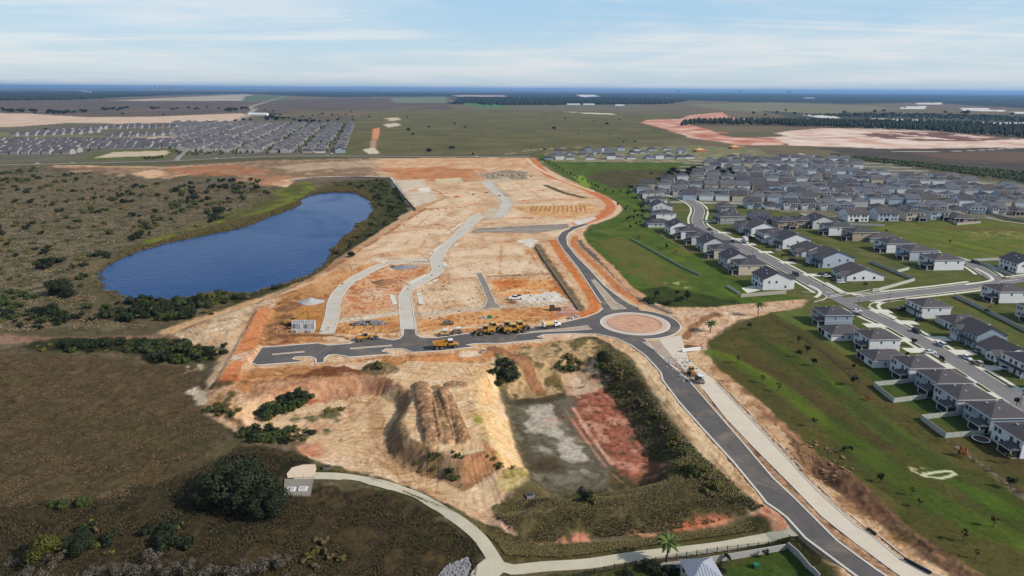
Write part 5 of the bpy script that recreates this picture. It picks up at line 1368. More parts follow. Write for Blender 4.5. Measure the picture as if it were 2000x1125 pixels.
        w.build('wall', M_WALL['white'], r); rf.build('roof', M_ROOF['dark grey'], r)
        fascia(r, -X, X, -Y, Y, Zh)
        for x in (-4.6, -1.6, 1.6, 4.4): window(r, x, -Y, 3.6, 'f', double=False)
        window(r, X, 1, 3.6, 'r', double=False); window(r, -X, 1, 3.6, 'l', double=False)
        MB().box(-5.8, -1.0, -Y - .06, -Y + .05, .02, 2.3).build('garage_door', M_GARAGE, r)
        m = MB(); m.add([(-6.6, -Y - 1.4, 2.75), (6.6, -Y - 1.4, 2.75), (6.6, -Y, 3.35), (-6.6, -Y, 3.35), (-6.6, -Y, 2.75), (6.6, -Y, 2.75)], [(0, 1, 2, 3), (0, 3, 4), (1, 5, 2), (0, 4, 5, 1)])
        m.build('porch_roof', M_ROOF['dark grey'], r)
    elif kind == 'far_one':
        X, Y, Zh = 6.5, 8.5, 3.0
        w.box(-X, X, -Y, Y, -.3, Zh); hip(rf, -X, X, -Y, Y, Zh, .42)
        w.build('wall', M_WALL['white'], r); rf.build('roof', M_ROOF['brown grey'], r)
        for x in (2.4, 4.6): window(r, x, -Y, .9, 'f', double=False)
        window(r, X, 1, 1.0, 'r', double=False)
        MB().box(-5.8, -1.0, -Y - .06, -Y + .05, .02, 2.3).build('garage_door', M_GARAGE, r)
    elif kind == 'tiny':
        X, Y, Zh = 6.3, 7.6, 5.4
        w.box(-X, X, -Y, Y, -.3, Zh); gable(rf, w, -X, X, -Y, Y, Zh, .45, 'x')
        w.build('wall', M_WALL['white'], r); rf.build('roof', M_ROOF['grey'], r)
        MB().box(-5.8, -1.4, -Y - .06, -Y + .05, .02, 2.3).build('garage_door', M_GARAGE, r)
    elif kind == 'tiny_hip':
        X, Y, Zh = 6.0, 8.0, 3.1
        w.box(-X, X, -Y, Y, -.3, Zh); hip(rf, -X, X, -Y, Y, Zh, .42)
        w.build('wall', M_WALL['white'], r); rf.build('roof', M_ROOF['grey'], r)
        MB().box(-5.8, -1.4, -Y - .06, -Y + .05, .02, 2.3).build('garage_door', M_GARAGE, r)
    return r
PROTO = {}
HOUSES = []
STOREY = {'two_hip': 'two-storey house with hip roof', 'two_gable': 'two-storey house with gable roof', 'one_hip': 'single-storey house with hip roof', 'one_gable': 'single-storey house with front gable',
          'far_two': 'two-storey house with front gable', 'far_hip': 'two-storey house with hip roof', 'far_one': 'single-storey house with hip roof', 'tiny': 'two-storey house', 'tiny_hip': 'single-storey house'}
def house(kind, x, y, rz, wall, roof, label, group, sx=1.0):
    if kind not in PROTO:
        PROTO[kind] = proto(kind); o = PROTO[kind]
    else:
        o = copy_tree(PROTO[kind])
    o.location = (x, y, 0); o.rotation_euler = (0, 0, rz)
    for c in CHILD.get(o.name, ()):
        b = c.name.split('.')[0]
        if b == 'wall': set_mat(c, M_WALL[wall])
        elif b in ('roof', 'porch_roof'): set_mat(c, M_ROOF[roof])
    tag(o, label, 'house', group)
    HOUSES.append((x, y))
    return o
ORD = ['first', 'second', 'third', 'fourth', 'fifth', 'sixth', 'seventh', 'eighth', 'ninth', 'tenth', 'eleventh', 'twelfth', 'thirteenth', 'fourteenth', 'fifteenth', 'sixteenth', 'seventeenth', 'eighteenth', 'nineteenth', 'twentieth', 'twenty-first', 'twenty-second', 'twenty-third', 'twenty-fourth']
PI = math.pi
SLANT = -0.08
# west side of the long street, south of the crossing (backs to the sloping green): north to south
def near_row(spec, group, rz, where, drive, sc=(1, 1, 1)):
    for k, (kind, px, py, z, wall, roof, extra) in enumerate(spec):
        x, y = P(px, py, z)
        nm = STOREY[kind].split(' with ')
        lab = f"{wall} {nm[0]} {extra}, {ORD[k]} {where}"
        o = house(kind, x, y, rz, wall, roof, lab, group)
        o.scale = sc
        if drive: driveway(y + drive[1], drive[0])
near_row([('two_hip', 1628, 603, 6.5, 'blue grey', 'dark grey', 'with long low wing'), ('one_hip', 1646, 641, 3.5, 'white', 'brown grey', 'with screened porch'), ('two_hip', 1715, 648, 6.5, 'white', 'brown grey', 'with dark back porch'),
          ('one_hip', 1728, 690, 3.5, 'white', 'brown grey', 'with screened corner'), ('two_hip', 1793, 701, 6.5, 'white', 'brown grey', 'with small porch'), ('two_hip', 1846, 729, 6.5, 'blue grey', 'brown grey', 'behind white fence'),
          ('two_hip', 1886, 759, 6.5, 'light grey', 'brown grey', 'with open porch'), ('two_hip', 1950, 793, 6.5, 'blue grey', 'brown grey', 'behind fenced yard'), ('two_hip', 2012, 836, 6.5, 'white', 'brown grey', 'by trampoline')],
         'houses above the sloping green', -SLANT * 0 + PI / 2 + .06, 'from the crossing', (-1, -4), (.9, .8, .92))
# west wing of the first one
wb = MB().box(-4.5, 4.5, -6, 6, -.3, 2.9)
near_row([('two_hip', 1815, 588, 6.5, 'white', 'brown grey', 'with cars in front'), ('one_hip', 1880, 622, 3.5, 'white', 'brown grey', 'with wide low roof'), ('two_gable', 1916, 640, 6.5, 'blue grey', 'brown grey', 'with white garage'),
          ('one_gable', 1966, 680, 3.5, 'white', 'brown grey', 'with green shrubs'), ('two_hip', 2016, 695, 6.5, 'white', 'dark grey', 'with blue garage door'), ('two_hip', 2090, 740, 6.5, 'white', 'dark grey', 'at frame edge')],
         'houses east of the street below the crossing', -PI / 2 + .06, 'from the corner lawn', (1, 4), (.95, .85, .95))
near_row([('two_hip', 1966, 562, 6.0, 'white', 'brown grey', 'with long back porch'), ('two_hip', 2040, 600, 6.0, 'light grey', 'brown grey', 'by fence'), ('two_gable', 1995, 508, 6.0, 'white', 'dark grey', 'with walled yard')],
         'houses at the eastern crossroads', PI / 2 + .06, 'at the eastern crossroads', None)
# upper street: western row, backs to the green bank, south to north
spec = [('two_gable', 1508, 534, 7, 'white', 'dark grey', 'with terrace'), ('two_hip', 1462, 510, 6.5, 'beige', 'dark grey', 'with tan back'), ('two_gable', 1437, 496, 7, 'light grey', 'dark grey', 'with dark doors'), ('two_hip', 1413, 481, 6.5, 'beige', 'dark grey', 'with bay porch'),
        ('two_gable', 1390, 467, 7, 'light grey', 'dark grey', 'with pale gable'), ('two_hip', 1368, 456, 6.5, 'light grey', 'dark grey', 'with glazed porch'), ('two_hip', 1347, 446, 6.5, 'white', 'dark grey', 'with back bay'), ('two_gable', 1324, 437, 6.5, 'white', 'dark grey', 'with two porches'),
        ('one_hip', 1286, 431, 4, 'light grey', 'dark grey', 'with long low porch'), ('two_hip', 1297, 413, 6.5, 'white', 'dark grey', 'facing the bend'), ('two_gable', 1288, 398, 6.5, 'light grey', 'dark grey', 'with grey gable'), ('two_hip', 1283, 386, 6.5, 'light grey', 'dark grey', 'near the bend'), ('two_hip', 1268, 374, 6.5, 'light grey', 'brown grey', 'at the far end'), ('two_hip', 1256, 363, 6.5, 'blue grey', 'dark grey', 'beside the orchard trees')]
near_row(spec, 'houses along the green bank', PI / 2 + .08, 'from the crossing on the green bank', None)
spec = [('one_gable', 1676, 528, 4, 'white', 'brown grey', 'with front gable'), ('two_gable', 1625, 496, 6.5, 'pale blue', 'brown grey', 'with porch gable'), ('one_gable', 1586, 484, 4, 'light grey', 'brown grey', 'with green porch'), ('two_gable', 1546, 462, 6.5, 'white', 'dark grey', 'with steep gable'),
        ('two_hip', 1512, 452, 6.5, 'white', 'dark grey', 'with blue porch'), ('two_gable', 1484, 440, 6.5, 'white', 'brown grey', 'with two dormers'), ('two_hip', 1425, 420, 6, 'grey', 'dark grey', 'beside corner lawn')]
near_row(spec, 'houses east of the upper street', -PI / 2 + .08, 'from the crossing, east side of upper street', (1, 4), (1.12, 1.25, 1.06))
spec = [('two_hip', 1840, 501, 6.5, 'white', 'brown grey', 'with covered terrace'), ('two_hip', 1792, 484, 6.5, 'pale blue', 'brown grey', 'with blue walls'), ('two_hip', 1747, 470, 6.5, 'white', 'dark grey', 'with low dark porch'), ('one_hip', 1718, 458, 4, 'grey', 'brown grey', 'with grey walls'),
        ('two_hip', 1680, 449, 6.5, 'tan', 'dark grey', 'with brown porch'), ('two_hip', 1634, 439, 6.5, 'white', 'dark grey', 'with white back'), ('two_gable', 1600, 427, 6.5, 'light grey', 'dark grey', 'with black awning')]
near_row(spec, 'houses backing on the grassy alley', PI / 2 + .08, 'from the lawn corner, facing the open field', None, (1.12, 1.15, 1.05))
# row behind the open field, then the rows beyond
spec = [('two_gable', 1668, 414, 6.5, 'white', 'brown grey', 'with veranda'), ('two_gable', 1726, 413, 6.5, 'pale blue', 'brown grey', 'with gable side'), ('two_hip', 1778, 412, 6.5, 'beige', 'brown grey', 'with shrub'), ('two_hip', 1825, 410, 6.5, 'pale blue', 'brown grey', 'with green hedge'), ('one_hip', 1868, 420, 4, 'tan', 'brown grey', 'with walled pool'),
        ('one_hip', 1985, 408, 4, 'tan', 'brown grey', 'behind long wall'), ('two_hip', 2075, 412, 6.5, 'tan', 'brown grey', 'past the long wall')]
near_row(spec, 'houses behind the open field', PI, 'along the open field', None, (1.15, 1.1, 1.08))
spec = [('two_hip', 1418, 400, 6, 'grey', 'brown grey', 'on corner lawn'), ('one_gable', 1484, 418, 4, 'pale blue', 'dark grey', 'with pale gable'), ('two_hip', 1458, 436, 6, 'grey', 'dark grey', 'with grey back'), ('two_hip', 1530, 427, 6.5, 'tan', 'dark grey', 'with dark lanai'), ('two_hip', 1566, 425, 6.5, 'tan', 'dark grey', 'with dark screen'), ('one_hip', 1500, 426, 4, 'grey', 'dark grey', 'with low roof')]
near_row(spec, 'houses round the corner lawn', PI, 'round the corner lawn', None)
# rows beyond: each from its western end
ROWS = [  # y, x0, x1, spacing, facing, name
    (598, 214, 540, 15.5), (640, 168, 540, 15.5), (672, 150, 540, 16), (715, 145, 540, 16), (748, 172, 540, 16), (792, 182, 540, 16.5), (826, 225, 540, 17), (872, 250, 490, 17.5), (908, 268, 490, 18), (955, 270, 500, 18), (995, 285, 510, 18), (1045, 330, 520, 18)]
CYC = ['white', 'light grey', 'pale blue', 'beige', 'white', 'white', 'white', 'beige', 'light grey', 'white', 'pale blue', 'white']
ROWNAME = ['first row behind the open field', 'second row behind the open field', 'third row behind the open field', 'fourth row behind the open field', 'fifth row behind the open field', 'sixth row behind the open field', 'sixth row from the bare earth', 'fifth row from the bare earth', 'fourth row from the bare earth', 'third row from the bare earth', 'second row from the bare earth', 'row nearest the bare earth']
for r_, (y, x0, x1, sp) in enumerate(ROWS):
    n_ = int((x1 - x0) / sp)
    kk = 0
    for i in range(n_):
        x = x0 + sp * i + RNG.uniform(-.8, .8)
        yy_ = y + RNG.uniform(-1.2, 1.2) - (x - 300) * 0.10
        if any(math.hypot(x - a, yy_ - b) < 14.5 for a, b in HOUSES): continue
        if 0.42 * 1 < 0: continue
        px_, py_ = PX(x, yy_, 3)
        if px_ > 2040 or (1660 < px_ < 1760 and 325 < py_ < 343 and r_ > 7): continue
        w_ = RNG.choice(CYC); rf_ = RNG.choice(['dark grey', 'brown grey', 'grey', 'grey'])
        kd = RNG.choice(['far_two', 'far_two', 'far_hip', 'far_hip', 'far_one'])
        rz = (0 if r_ % 2 == 0 else PI) - .1
        house(kd, x, yy_, rz, w_, rf_, f"{w_} {STOREY[kd].split(' with ')[0]}, {ORD[kk]} from the west in the {ROWNAME[r_]}", 'houses of the dense estate')
        kk += 1
# northern cluster beside the pasture
for r_, (line, n_, fac) in enumerate((([(1072, 311), (1345, 309)], 15, PI), ([(1090, 302), (1330, 299)], 11, 0), ([(1150, 295), (1300, 293)], 6, PI))):
    a, b = P(*line[0]), P(*line[1])
    for i in range(n_):
        t = i / (n_ - 1)
        if r_ == 0 and i in (3, 5) or r_ == 1 and i in (5, 8): continue
        x, y = a[0] + (b[0] - a[0]) * t + RNG.uniform(-2, 2), a[1] + (b[1] - a[1]) * t + RNG.uniform(-3, 3)
        if any(math.hypot(x - q[0], y - q[1]) < 14 for q in HOUSES): continue
        w_ = RNG.choice(['white', 'pale blue', 'white', 'light grey', 'blue grey']); kd = RNG.choice(['far_hip', 'far_one', 'far_one', 'far_two'])
        house(kd, x, y, fac, w_, RNG.choice(['dark grey', 'grey']), f"{w_} {STOREY[kd].split(' with ')[0]}, {ORD[i]} from the west in the {['front', 'middle', 'rear'][r_]} row beside the pasture", 'houses beside the pasture')
N_RIGHT = len(HOUSES)
# two timber frames going up
def frame_house(px, py, lab):
    x, y = P(px, py)
    r = empty('timber_house', (x, y, 0), 0.1, lab, 'house', 'unfinished houses')
    mt = mat('raw_timber', (222, 176, 112), .8, noise=.1, scale=1); mw = mat('block_wall', (196, 120, 80), .9, noise=.1, scale=1)
    MB().box(-8, 8, -8, 8, -.2, 3).build('wall', mw, r)
    m = MB(); hip(m, -8, 8, -8, 8, 3, .4); m.build('roof', mt, r)
frame_house(1366, 296, 'unfinished house with bare yellow timber roof, west of two'); frame_house(1434, 290, 'unfinished house with bare yellow timber roof, east of two')

# ---- far estate on the western horizon: 300 houses in all as things, the rest as one mass
LEFT = []
for c_ in range(20):
    pair = c_ // 2; xb = -283 - pair * 52 - (c_ % 2) * 24
    for i in range(64):
        y = 1118 + i * 14.5; x = xb - (y - 1110) * 0.205 + (-4 if c_ % 2 else 4) + RNG.uniform(-3, 3)
        pxy = PX(x, y)
        if pxy[1] < 240 or pxy[0] < 340 - (300 - pxy[1]) * .0: continue
        if pxy[0] > 690: continue
        if RNG.random() < .13: continue
        LEFT.append((x, y, (PI / 2 if c_ % 2 else -PI / 2) + .2))
for r_, (x0, x1, y0, y1) in enumerate((( -1000, -612, 1040, 1080), (-1000, -575, 1075, 1110), (-1000, -545, 1125, 1150), (-1000, -530, 1160, 1185), (-1000, -480, 1215, 1240), (-1000, -440, 1252, 1275), (-1000, -400, 1300, 1320))):
    n_ = int((x1 - x0) / 14.5)
    for i in range(n_):
        t = i / n_
        LEFT.append((x0 + (x1 - x0) * t, y0 + (y1 - y0) * t + RNG.uniform(-2, 2), 0 if r_ % 2 else PI))
for (pa, pb, nr) in (((215, 268), (480, 262), 3), ((30, 266), (170, 262), 3), ((190, 252), (420, 249), 3), ((60, 262), (240, 250), 4), ((330, 280), (440, 268), 3), ((340, 291), (430, 280), 3)):
    a, b = P(*pa), P(*pb)
    L_ = math.hypot(b[0] - a[0], b[1] - a[1]); n_ = int(L_ / 15)
    for k in range(nr):
        for i in range(n_):
            LEFT.append((a[0] + (b[0] - a[0]) * i / n_, a[1] + (b[1] - a[1]) * i / n_ + k * 34 + RNG.uniform(-2, 2), 0 if k % 2 else PI))
LEFT2 = []
grid = {}
for q in LEFT:
    key = (int(q[0] // 13), int(q[1] // 13))
    if any((key[0] + i, key[1] + j) in grid and math.hypot(grid[(key[0] + i, key[1] + j)][0] - q[0], grid[(key[0] + i, key[1] + j)][1] - q[1]) < 13.2 for i in (-1, 0, 1) for j in (-1, 0, 1)): continue
    ppx = PX(q[0], q[1])
    if 150 < ppx[0] < 352 and 290 < ppx[1] < 316: continue       # the green with the dry pond
    if ppx[0] < -60: continue
    grid[key] = q; LEFT2.append(q)
LEFT2.sort(key=lambda q: math.hypot(q[0], q[1]))
NL = max(0, 292 - N_RIGHT)
for k, (x, y, rz) in enumerate(LEFT2[:NL]):
    kd = RNG.choice(['tiny', 'tiny', 'tiny_hip']); w_ = RNG.choice(['grey', 'light grey', 'tan', 'grey', 'blue grey'])
    house(kd, x, y, rz, w_, RNG.choice(['dark grey', 'dark grey', 'brown grey']), f"{w_} {STOREY[kd]} with dark roof near the highway in the far western estate", 'houses of the far western estate')
mw = MB(); mr_ = MB()
for (x, y, rz) in LEFT2[NL:]:
    ca, sa = math.cos(rz), math.sin(rz); X, Y = 6.2, 7.4; Zh = RNG.choice([3.1, 5.4, 5.4]); h = Y * .45
    def T(a, b, c): return (x + a * ca - b * sa, y + a * sa + b * ca, c)
    mw.add([T(-X, -Y, 0), T(X, -Y, 0), T(X, Y, 0), T(-X, Y, 0), T(-X, -Y, Zh), T(X, -Y, Zh), T(X, Y, Zh), T(-X, Y, Zh), T(-X, 0, Zh + h), T(X, 0, Zh + h)], [(0, 1, 5, 4), (1, 2, 6, 5), (2, 3, 7, 6), (3, 0, 4, 7), (4, 8, 7), (5, 6, 9)])
    mr_.add([T(-X - .4, -Y - .4, Zh - .1), T(X + .4, -Y - .4, Zh - .1), T(X + .4, Y + .4, Zh - .1), T(-X - .4, Y + .4, Zh - .1), T(-X - .4, 0, Zh + h + .1), T(X + .4, 0, Zh + h + .1)], [(0, 1, 5, 4), (2, 3, 4, 5)])
est = empty('far_estate')
est['kind'] = 'stuff'
a_ = mw.build('house_walls', mat('estate_walls', (158, 156, 156), .9, noise=.1, scale=.05), est, fix=False); b_ = mr_.build('house_roofs', mat('estate_shingles', (78, 76, 82), .95, col2=(104, 100, 104), scale=.03), est, fix=False)
for o in (a_, b_): o['kind'] = 'stuff'
# ------------------------------------------------------------------ plants
def leaf_tris(rs, centres, radii, n, size, flat=1.0, inner=0.55):
    """leaf clumps as loose small faces spread through the lobes of a crown"""
    v = []; f = []
    w = np.array([r ** 2 for r in radii]); w = w / w.sum()
    cnt = rs.multinomial(n, w)
    for c, r, k in zip(centres, radii, cnt):
        d = rs.normal(size=(k, 3)); d /= np.linalg.norm(d, axis=1)[:, None] + 1e-9
        rad = r * (inner + (1 - inner) * rs.random_sample(k) ** 0.6)
        p = np.array(c)[None, :] + d * rad[:, None] * np.array([1, 1, flat])[None, :]
        a = rs.normal(size=(k, 3)) + d * 0.2; b = np.cross(a, d + 0.35 * rs.normal(size=(k, 3)))
        a = np.cross(b, d); a /= np.linalg.norm(a, axis=1)[:, None] + 1e-9; b /= np.linalg.norm(b, axis=1)[:, None] + 1e-9
        s = size * (0.6 + 0.8 * rs.random_sample(k))[:, None]
        q = np.stack([p - a * s, p + b * s * .7, p + a * s, p - b * s * .7], 1).reshape(-1, 3)
        base = len(v)
        v += q.tolist(); f += [(base + 4 * i, base + 4 * i + 1, base + 4 * i + 2, base + 4 * i + 3) for i in range(k)]
    return np.array(v), np.array(f)
M_BARK = mat('bark', (92, 80, 68), .9, noise=.2, scale=3)
M_LEAF = {'dark': leafmat('oak_leaves', (28, 36, 24), (52, 62, 38)), 'mid': leafmat('shrub_leaves', (46, 60, 30), (84, 96, 50)), 'bright': leafmat('fresh_leaves', (62, 92, 36), (100, 124, 54)),
          'olive': leafmat('olive_leaves', (84, 82, 40), (120, 112, 56)), 'brown': leafmat('dry_leaves', (96, 80, 56), (126, 108, 78)), 'orange': leafmat('autumn_leaves', (150, 92, 44), (176, 116, 60)), 'yellow': leafmat('yellow_green_leaves', (66, 68, 26), (96, 94, 38)), 'grey': leafmat('bare_twigs', (84, 77, 67), (112, 103, 92)), 'pine': leafmat('pine_needles', (30, 42, 32), (52, 62, 46))}
def lobes(rs, R, Ht, n, base=0.25):
    cs, rr = [], []
    for i in range(n):
        a = rs.random_sample() * 6.283; d = R * 0.74 * math.sqrt(rs.random_sample()); z = Ht * (base + (1 - base) * (0.25 + 0.55 * rs.random_sample()) * (1 - 0.35 * d / R))
        r = R * (0.26 + 0.26 * rs.random_sample())
        cs.append((math.cos(a) * d, math.sin(a) * d, min(z, Ht - r * .7))); rr.append(r)
    return cs, rr
PLANT = {}
def plant_proto(key, name, R, Ht, leaf, n, size, nl, trunk=True, base=.25, flat=.8, seed=0, stems=1):
    rs = np.random.RandomState(100 + seed)
    r = empty(name, (0, 0, -400))
    cs, rr = lobes(rs, R, Ht, nl, base)
    v, f = leaf_tris(rs, cs, rr, n, size, flat)
    v[:, 2] = np.maximum(v[:, 2], -0.15)
    mesh_np('crown' if trunk else 'foliage', v, f, M_LEAF[leaf], r)
    m = MB()
    tr = max(.10, R * .05)
    if trunk:
        m.tube((0, 0, -.4), (R * .04, 0, Ht * .45), tr * 1.3, tr * .7, 7)
        for c in cs[:5]: m.tube((R * .04, 0, Ht * .4), (c[0] * .8, c[1] * .8, c[2]), tr * .6, tr * .2, 5, False)
        m.build('trunk', M_BARK, r)
    else:
        for c in cs[:6]: m.tube((c[0] * .2, c[1] * .2, -.2), (c[0] * .8, c[1] * .8, c[2]), tr * .5, tr * .2, 4, False)
        m.build('stem', M_BARK, r)
    PLANT[key] = r
    r['_free'] = 1
    return r
def put(key, x, y, s=1.0, rz=None, label=None, cat=None, group=None, z=None, name=None, sz=None):
    p = PLANT[key]
    if p.get('_free'):
        del p['_free']; o = p
    else:
        o = copy_tree(p)
    o.location = (x, y, gz(x, y) if z is None else z); o.scale = (s, s, sz or s)
    o.rotation_euler = (0, 0, RNG.uniform(0, 6.28) if rz is None else rz)
    for k in ('label', 'category', 'group'):
        if k in o: del o[k]
    tag(o, label, cat, group)
    return o
def at(px, py):
    g = G(px, py); return g.x, g.y
for i in range(3):
    plant_proto(f'oak{i}', 'oak_tree', 6.0, 8.0, 'dark', 6500, .25, 20, True, .16, .8, i)
    plant_proto(f'bush{i}', 'shrub', 2.0, 2.4, 'mid', 620, .2, 8, False, .05, .8, 10 + i)
    plant_proto(f'bushd{i}', 'shrub', 2.2, 2.6, 'dark', 620, .21, 8, False, .05, .8, 20 + i)
    plant_proto(f'dry{i}', 'dry_shrub', 1.5, 1.4, 'brown', 260, .22, 6, False, .0, .7, 30 + i)
    plant_proto(f'olive{i}', 'shrub', 1.6, 1.6, 'olive', 300, .22, 6, False, .0, .7, 40 + i)
    plant_proto(f'young{i}', 'young_tree', 1.1, 3.4, 'dark', 240, .2, 6, True, .3, 1.15, 50 + i)
    plant_proto(f'twig{i}', 'bare_shrub', 2.0, 2.6, 'grey', 500, .13, 7, False, .1, .9, 60 + i)
    plant_proto(f'far{i}', 'field_tree', 5.0, 7.0, 'pine', 500, .7, 9, True, .2, .8, 70 + i)
plant_proto('yellow', 'yellow_tree', 4.2, 7.5, 'yellow', 4000, .24, 14, True, .15, .9, 81)
plant_proto('autumn', 'autumn_tree', 1.6, 3.6, 'orange', 320, .24, 7, True, .2, 1, 82)
plant_proto('thin', 'sapling', .8, 3.4, 'olive', 320, .15, 6, True, .4, 1.2, 83)

# the few big trees that stand alone
x, y = at(470, 985); put('oak0', x, y, 1.65, 0.4, 'huge dark oak beside the concrete pump pad, with deep shade under it', 'tree', sz=1.35)
x, y = at(520, 1005); put('oak1', x, y, .95, 1.4, 'dark lower oak leaning against the huge oak by the pump pad', 'tree')
x, y = at(412, 985); put('oak2', x, y, .8, 2.0, 'dark oak on the field side of the huge oak', 'tree')
x, y = at(85, 1095); put('yellow', x, y, 1.0, .3, 'yellow-green round tree in the near corner of the dark scrub', 'tree')
x, y = at(155, 1078); put('oak1', x, y, .62, .9, 'small dark tree beside the yellow-green tree', 'tree')
x, y = at(340, 1035); put('bushd0', x, y, 1.3, .9, 'dark bush left of the huge oak in its shade', 'shrub')
x, y = at(122, 575); put('oak0', x, y, 1.15, 2.2, 'large dark lone oak on the brown scrub west of the pond', 'tree')
x, y = at(138, 580); put('oak2', x, y, .6, 1.2, 'small oak close against the large lone oak', 'tree')
x, y = at(428, 419); put('oak1', x, y, .95, .2, 'dark round oak at the end of the yellow strip by the pond', 'tree')
x, y = at(1180, 706); put('oak2', x, y, .55, .2, 'dark green tree at the top corner of the pit below the roundabout', 'tree')
x, y = at(1140, 975); put('bushd1', x, y, 1.15, .2, 'dark rounded bush on the floor rim of the weedy pit', 'shrub')
x, y = at(1158, 980); put('olive0', x, y, 1.2, .2, 'yellow-green bush right beside the dark rounded bush in the pit', 'shrub')
x, y = at(686, 502); put('oak0', x, y, .45, .2, 'dark tree on the east bank of the pond', 'tree')

# shrubs: (photo pixel, spread in pixels, how many, kinds, scale)
NB = [0]
BAKE = []
def bake_all(name):
    V_ = {}; 
    for key, x, y, sc in BAKE:
        src = [c for c in CHILD[PLANT[key].name] if c.name.split('.')[0] == 'foliage'][0]
        me = src.data; n = len(me.vertices)
        if key not in V_:
            co = np.empty(n * 3, np.float32); me.vertices.foreach_get('co', co); V_[key] = (co.reshape(-1, 3), me.materials[0], [])
        a = RNG.uniform(0, 6.28); co = V_[key][0] * sc
        q = np.stack([co[:, 0] * math.cos(a) - co[:, 1] * math.sin(a) + x, co[:, 0] * math.sin(a) + co[:, 1] * math.cos(a) + y, co[:, 2] + gz(x, y)], 1)
        V_[key][2].append(q)
    bym = {}
    for co, m_, lst in V_.values(): bym.setdefault(m_.name, (m_, []))[1].extend(lst)
    for m_, lst in bym.values():
        v = np.concatenate(lst); f = np.arange(len(v)).reshape(-1, 4)
        tag(mesh_np(name, v, f, m_), kind='stuff')
def clump(cx, cy, rx, ry, n, keys, s0, s1, label, cat='shrub', group=None, tries=1, rot=0.0, bake=False):
    for i in range(n):
        a = RNG.uniform(0, 6.283); d = math.sqrt(RNG.random())
        ux, uy = math.cos(a) * d * rx, math.sin(a) * d * ry
        px = cx + ux * math.cos(rot) - uy * math.sin(rot); py = cy + ux * math.sin(rot) + uy * math.cos(rot)
        x, y = at(px, py); k = RNG.choice(keys)
        if bake: BAKE.append((k, x, y, RNG.uniform(s0, s1)))
        else: put(k, x, y, RNG.uniform(s0, s1), None, label, cat, group)
        NB[0] += 1
BM = ['bush0', 'bush1', 'bush2']; BD = ['bushd0', 'bushd1', 'bushd2']; OL = ['olive0', 'olive1', 'olive2']; DR = ['dry0', 'dry1', 'dry2']; TW = ['twig0', 'twig1', 'twig2']
G1 = 'shrubs of the scrubland'
for cx, cy, rx, ry, n, k, s0, s1, t in [
    (430, 375, 90, 22, 26, BM + BD, 1.3, 2.2, 'the long thicket above the yellow strip'), (480, 360, 35, 8, 6, BM, 1.3, 2, 'the thicket end by the stripped ground'), (240, 392, 22, 9, 5, BD, 1.2, 1.9, 'the thicket in the middle of the scrubland'), (345, 400, 20, 8, 5, BM, 1.2, 1.9, 'the thicket south of the long thicket'),
    (100, 520, 35, 10, 6, BD, 1.2, 2.0, 'the clump north of the lone oak'), (200, 500, 16, 6, 3, BD, 1.1, 1.6, 'the clump west of the pond head'), (65, 575, 40, 10, 4, BM, 1.1, 1.6, 'the clump west of the lone oak'),
    (100, 622, 60, 14, 12, BD + BM, 1.2, 2.0, 'the thicket north of the dirt track'), (15, 600, 30, 22, 7, BM, 1.2, 1.9, 'the thicket at the edge by the dirt track'), (30, 345, 50, 12, 7, BM, 1.3, 2, 'the clump by the highway verge'),
    (100, 350, 40, 10, 5, BM, 1.2, 1.8, 'the clump nearest the stripped ground'), (40, 450, 50, 16, 6, BD, 1.1, 1.7, 'the clump at the western edge'), (270, 455, 40, 12, 5, BD, 1.1, 1.6, 'the clump near the yellow strip'), (160, 430, 50, 16, 6, BM, 1.0, 1.5, 'the scattered clump in the middle')]:
    clump(cx, cy, rx, ry, n, k, s0, s1, f'bushy green shrub in {t}', 'shrub', G1)
clump(330, 597, 95, 10, 26, BD + BM, 1.2, 2.0, 'dense dark green shrub along the near shore of the pond', 'shrub', 'shrubs along the pond shore')
clump(290, 617, 100, 10, 24, BM + BD, 1.2, 2.0, 'dense green shrub between the pond and the dirt track', 'shrub', 'shrubs along the pond shore')
clump(430, 582, 45, 8, 12, OL + BM, 1.1, 1.7, 'olive shrub at the near corner of the pond', 'shrub', 'shrubs along the pond shore')
clump(330, 690, 90, 20, 26, BM + BD, 1.0, 1.7, 'low green shrub south of the dirt track', 'shrub', 'shrubs south of the track')
clump(200, 676, 90, 6, 12, BD, .9, 1.4, 'low dark shrub hugging the dirt track', 'shrub', 'shrubs south of the track')
clump(110, 985, 60, 8, 5, BM, .8, 1.3, 'low bright shrub on the near edge of the brown field', 'shrub', 'shrubs of the near scrub')
for i in range(22):
    px = 30 + i * 27 + RNG.uniform(-9, 9); py = 1118 + RNG.uniform(-14, 30) - 12 * math.sin(i * .8)
    x, y = at(px, py); put(RNG.choice(TW), x, y, RNG.uniform(.9, 1.5), None, 'grey leafless brush along the near edge', 'shrub', 'leafless brush')
clump(600, 1085, 90, 30, 12, DR + OL, .7, 1.1, 'dull low bush in the grass between oak and footpath', 'shrub', 'bushes beside the footpath')
clump(250, 1050, 130, 40, 14, DR + OL + BD, .8, 1.3, 'low bush in the dark near scrub', 'shrub', 'shrubs of the near scrub')
clump(568, 788, 62, 15, 26, BM + BM + BD, .8, 1.5, 'dark green shrub in the thicket at the foot of the clay bank', 'shrub', 'thicket at the foot of the clay bank', rot=-.5)
clump(545, 850, 60, 16, 16, BM + OL + OL, .6, 1.1, 'green shrub on the sandy edge below the thicket', 'shrub', 'shrubs at the sandy edge')
clump(440, 800, 30, 14, 8, BM + OL, .6, 1.0, 'small shrub on the eroded western corner', 'shrub', 'shrubs at the sandy edge')
clump(660, 800, 26, 8, 5, OL, .6, .9, 'small olive bush on the eroded red bank', 'shrub', 'shrubs at the sandy edge')
clump(985, 735, 24, 22, 13, BM + BD, .8, 1.4, 'green shrub in the gully beside the sand mound', 'shrub', 'shrubs in the gully')
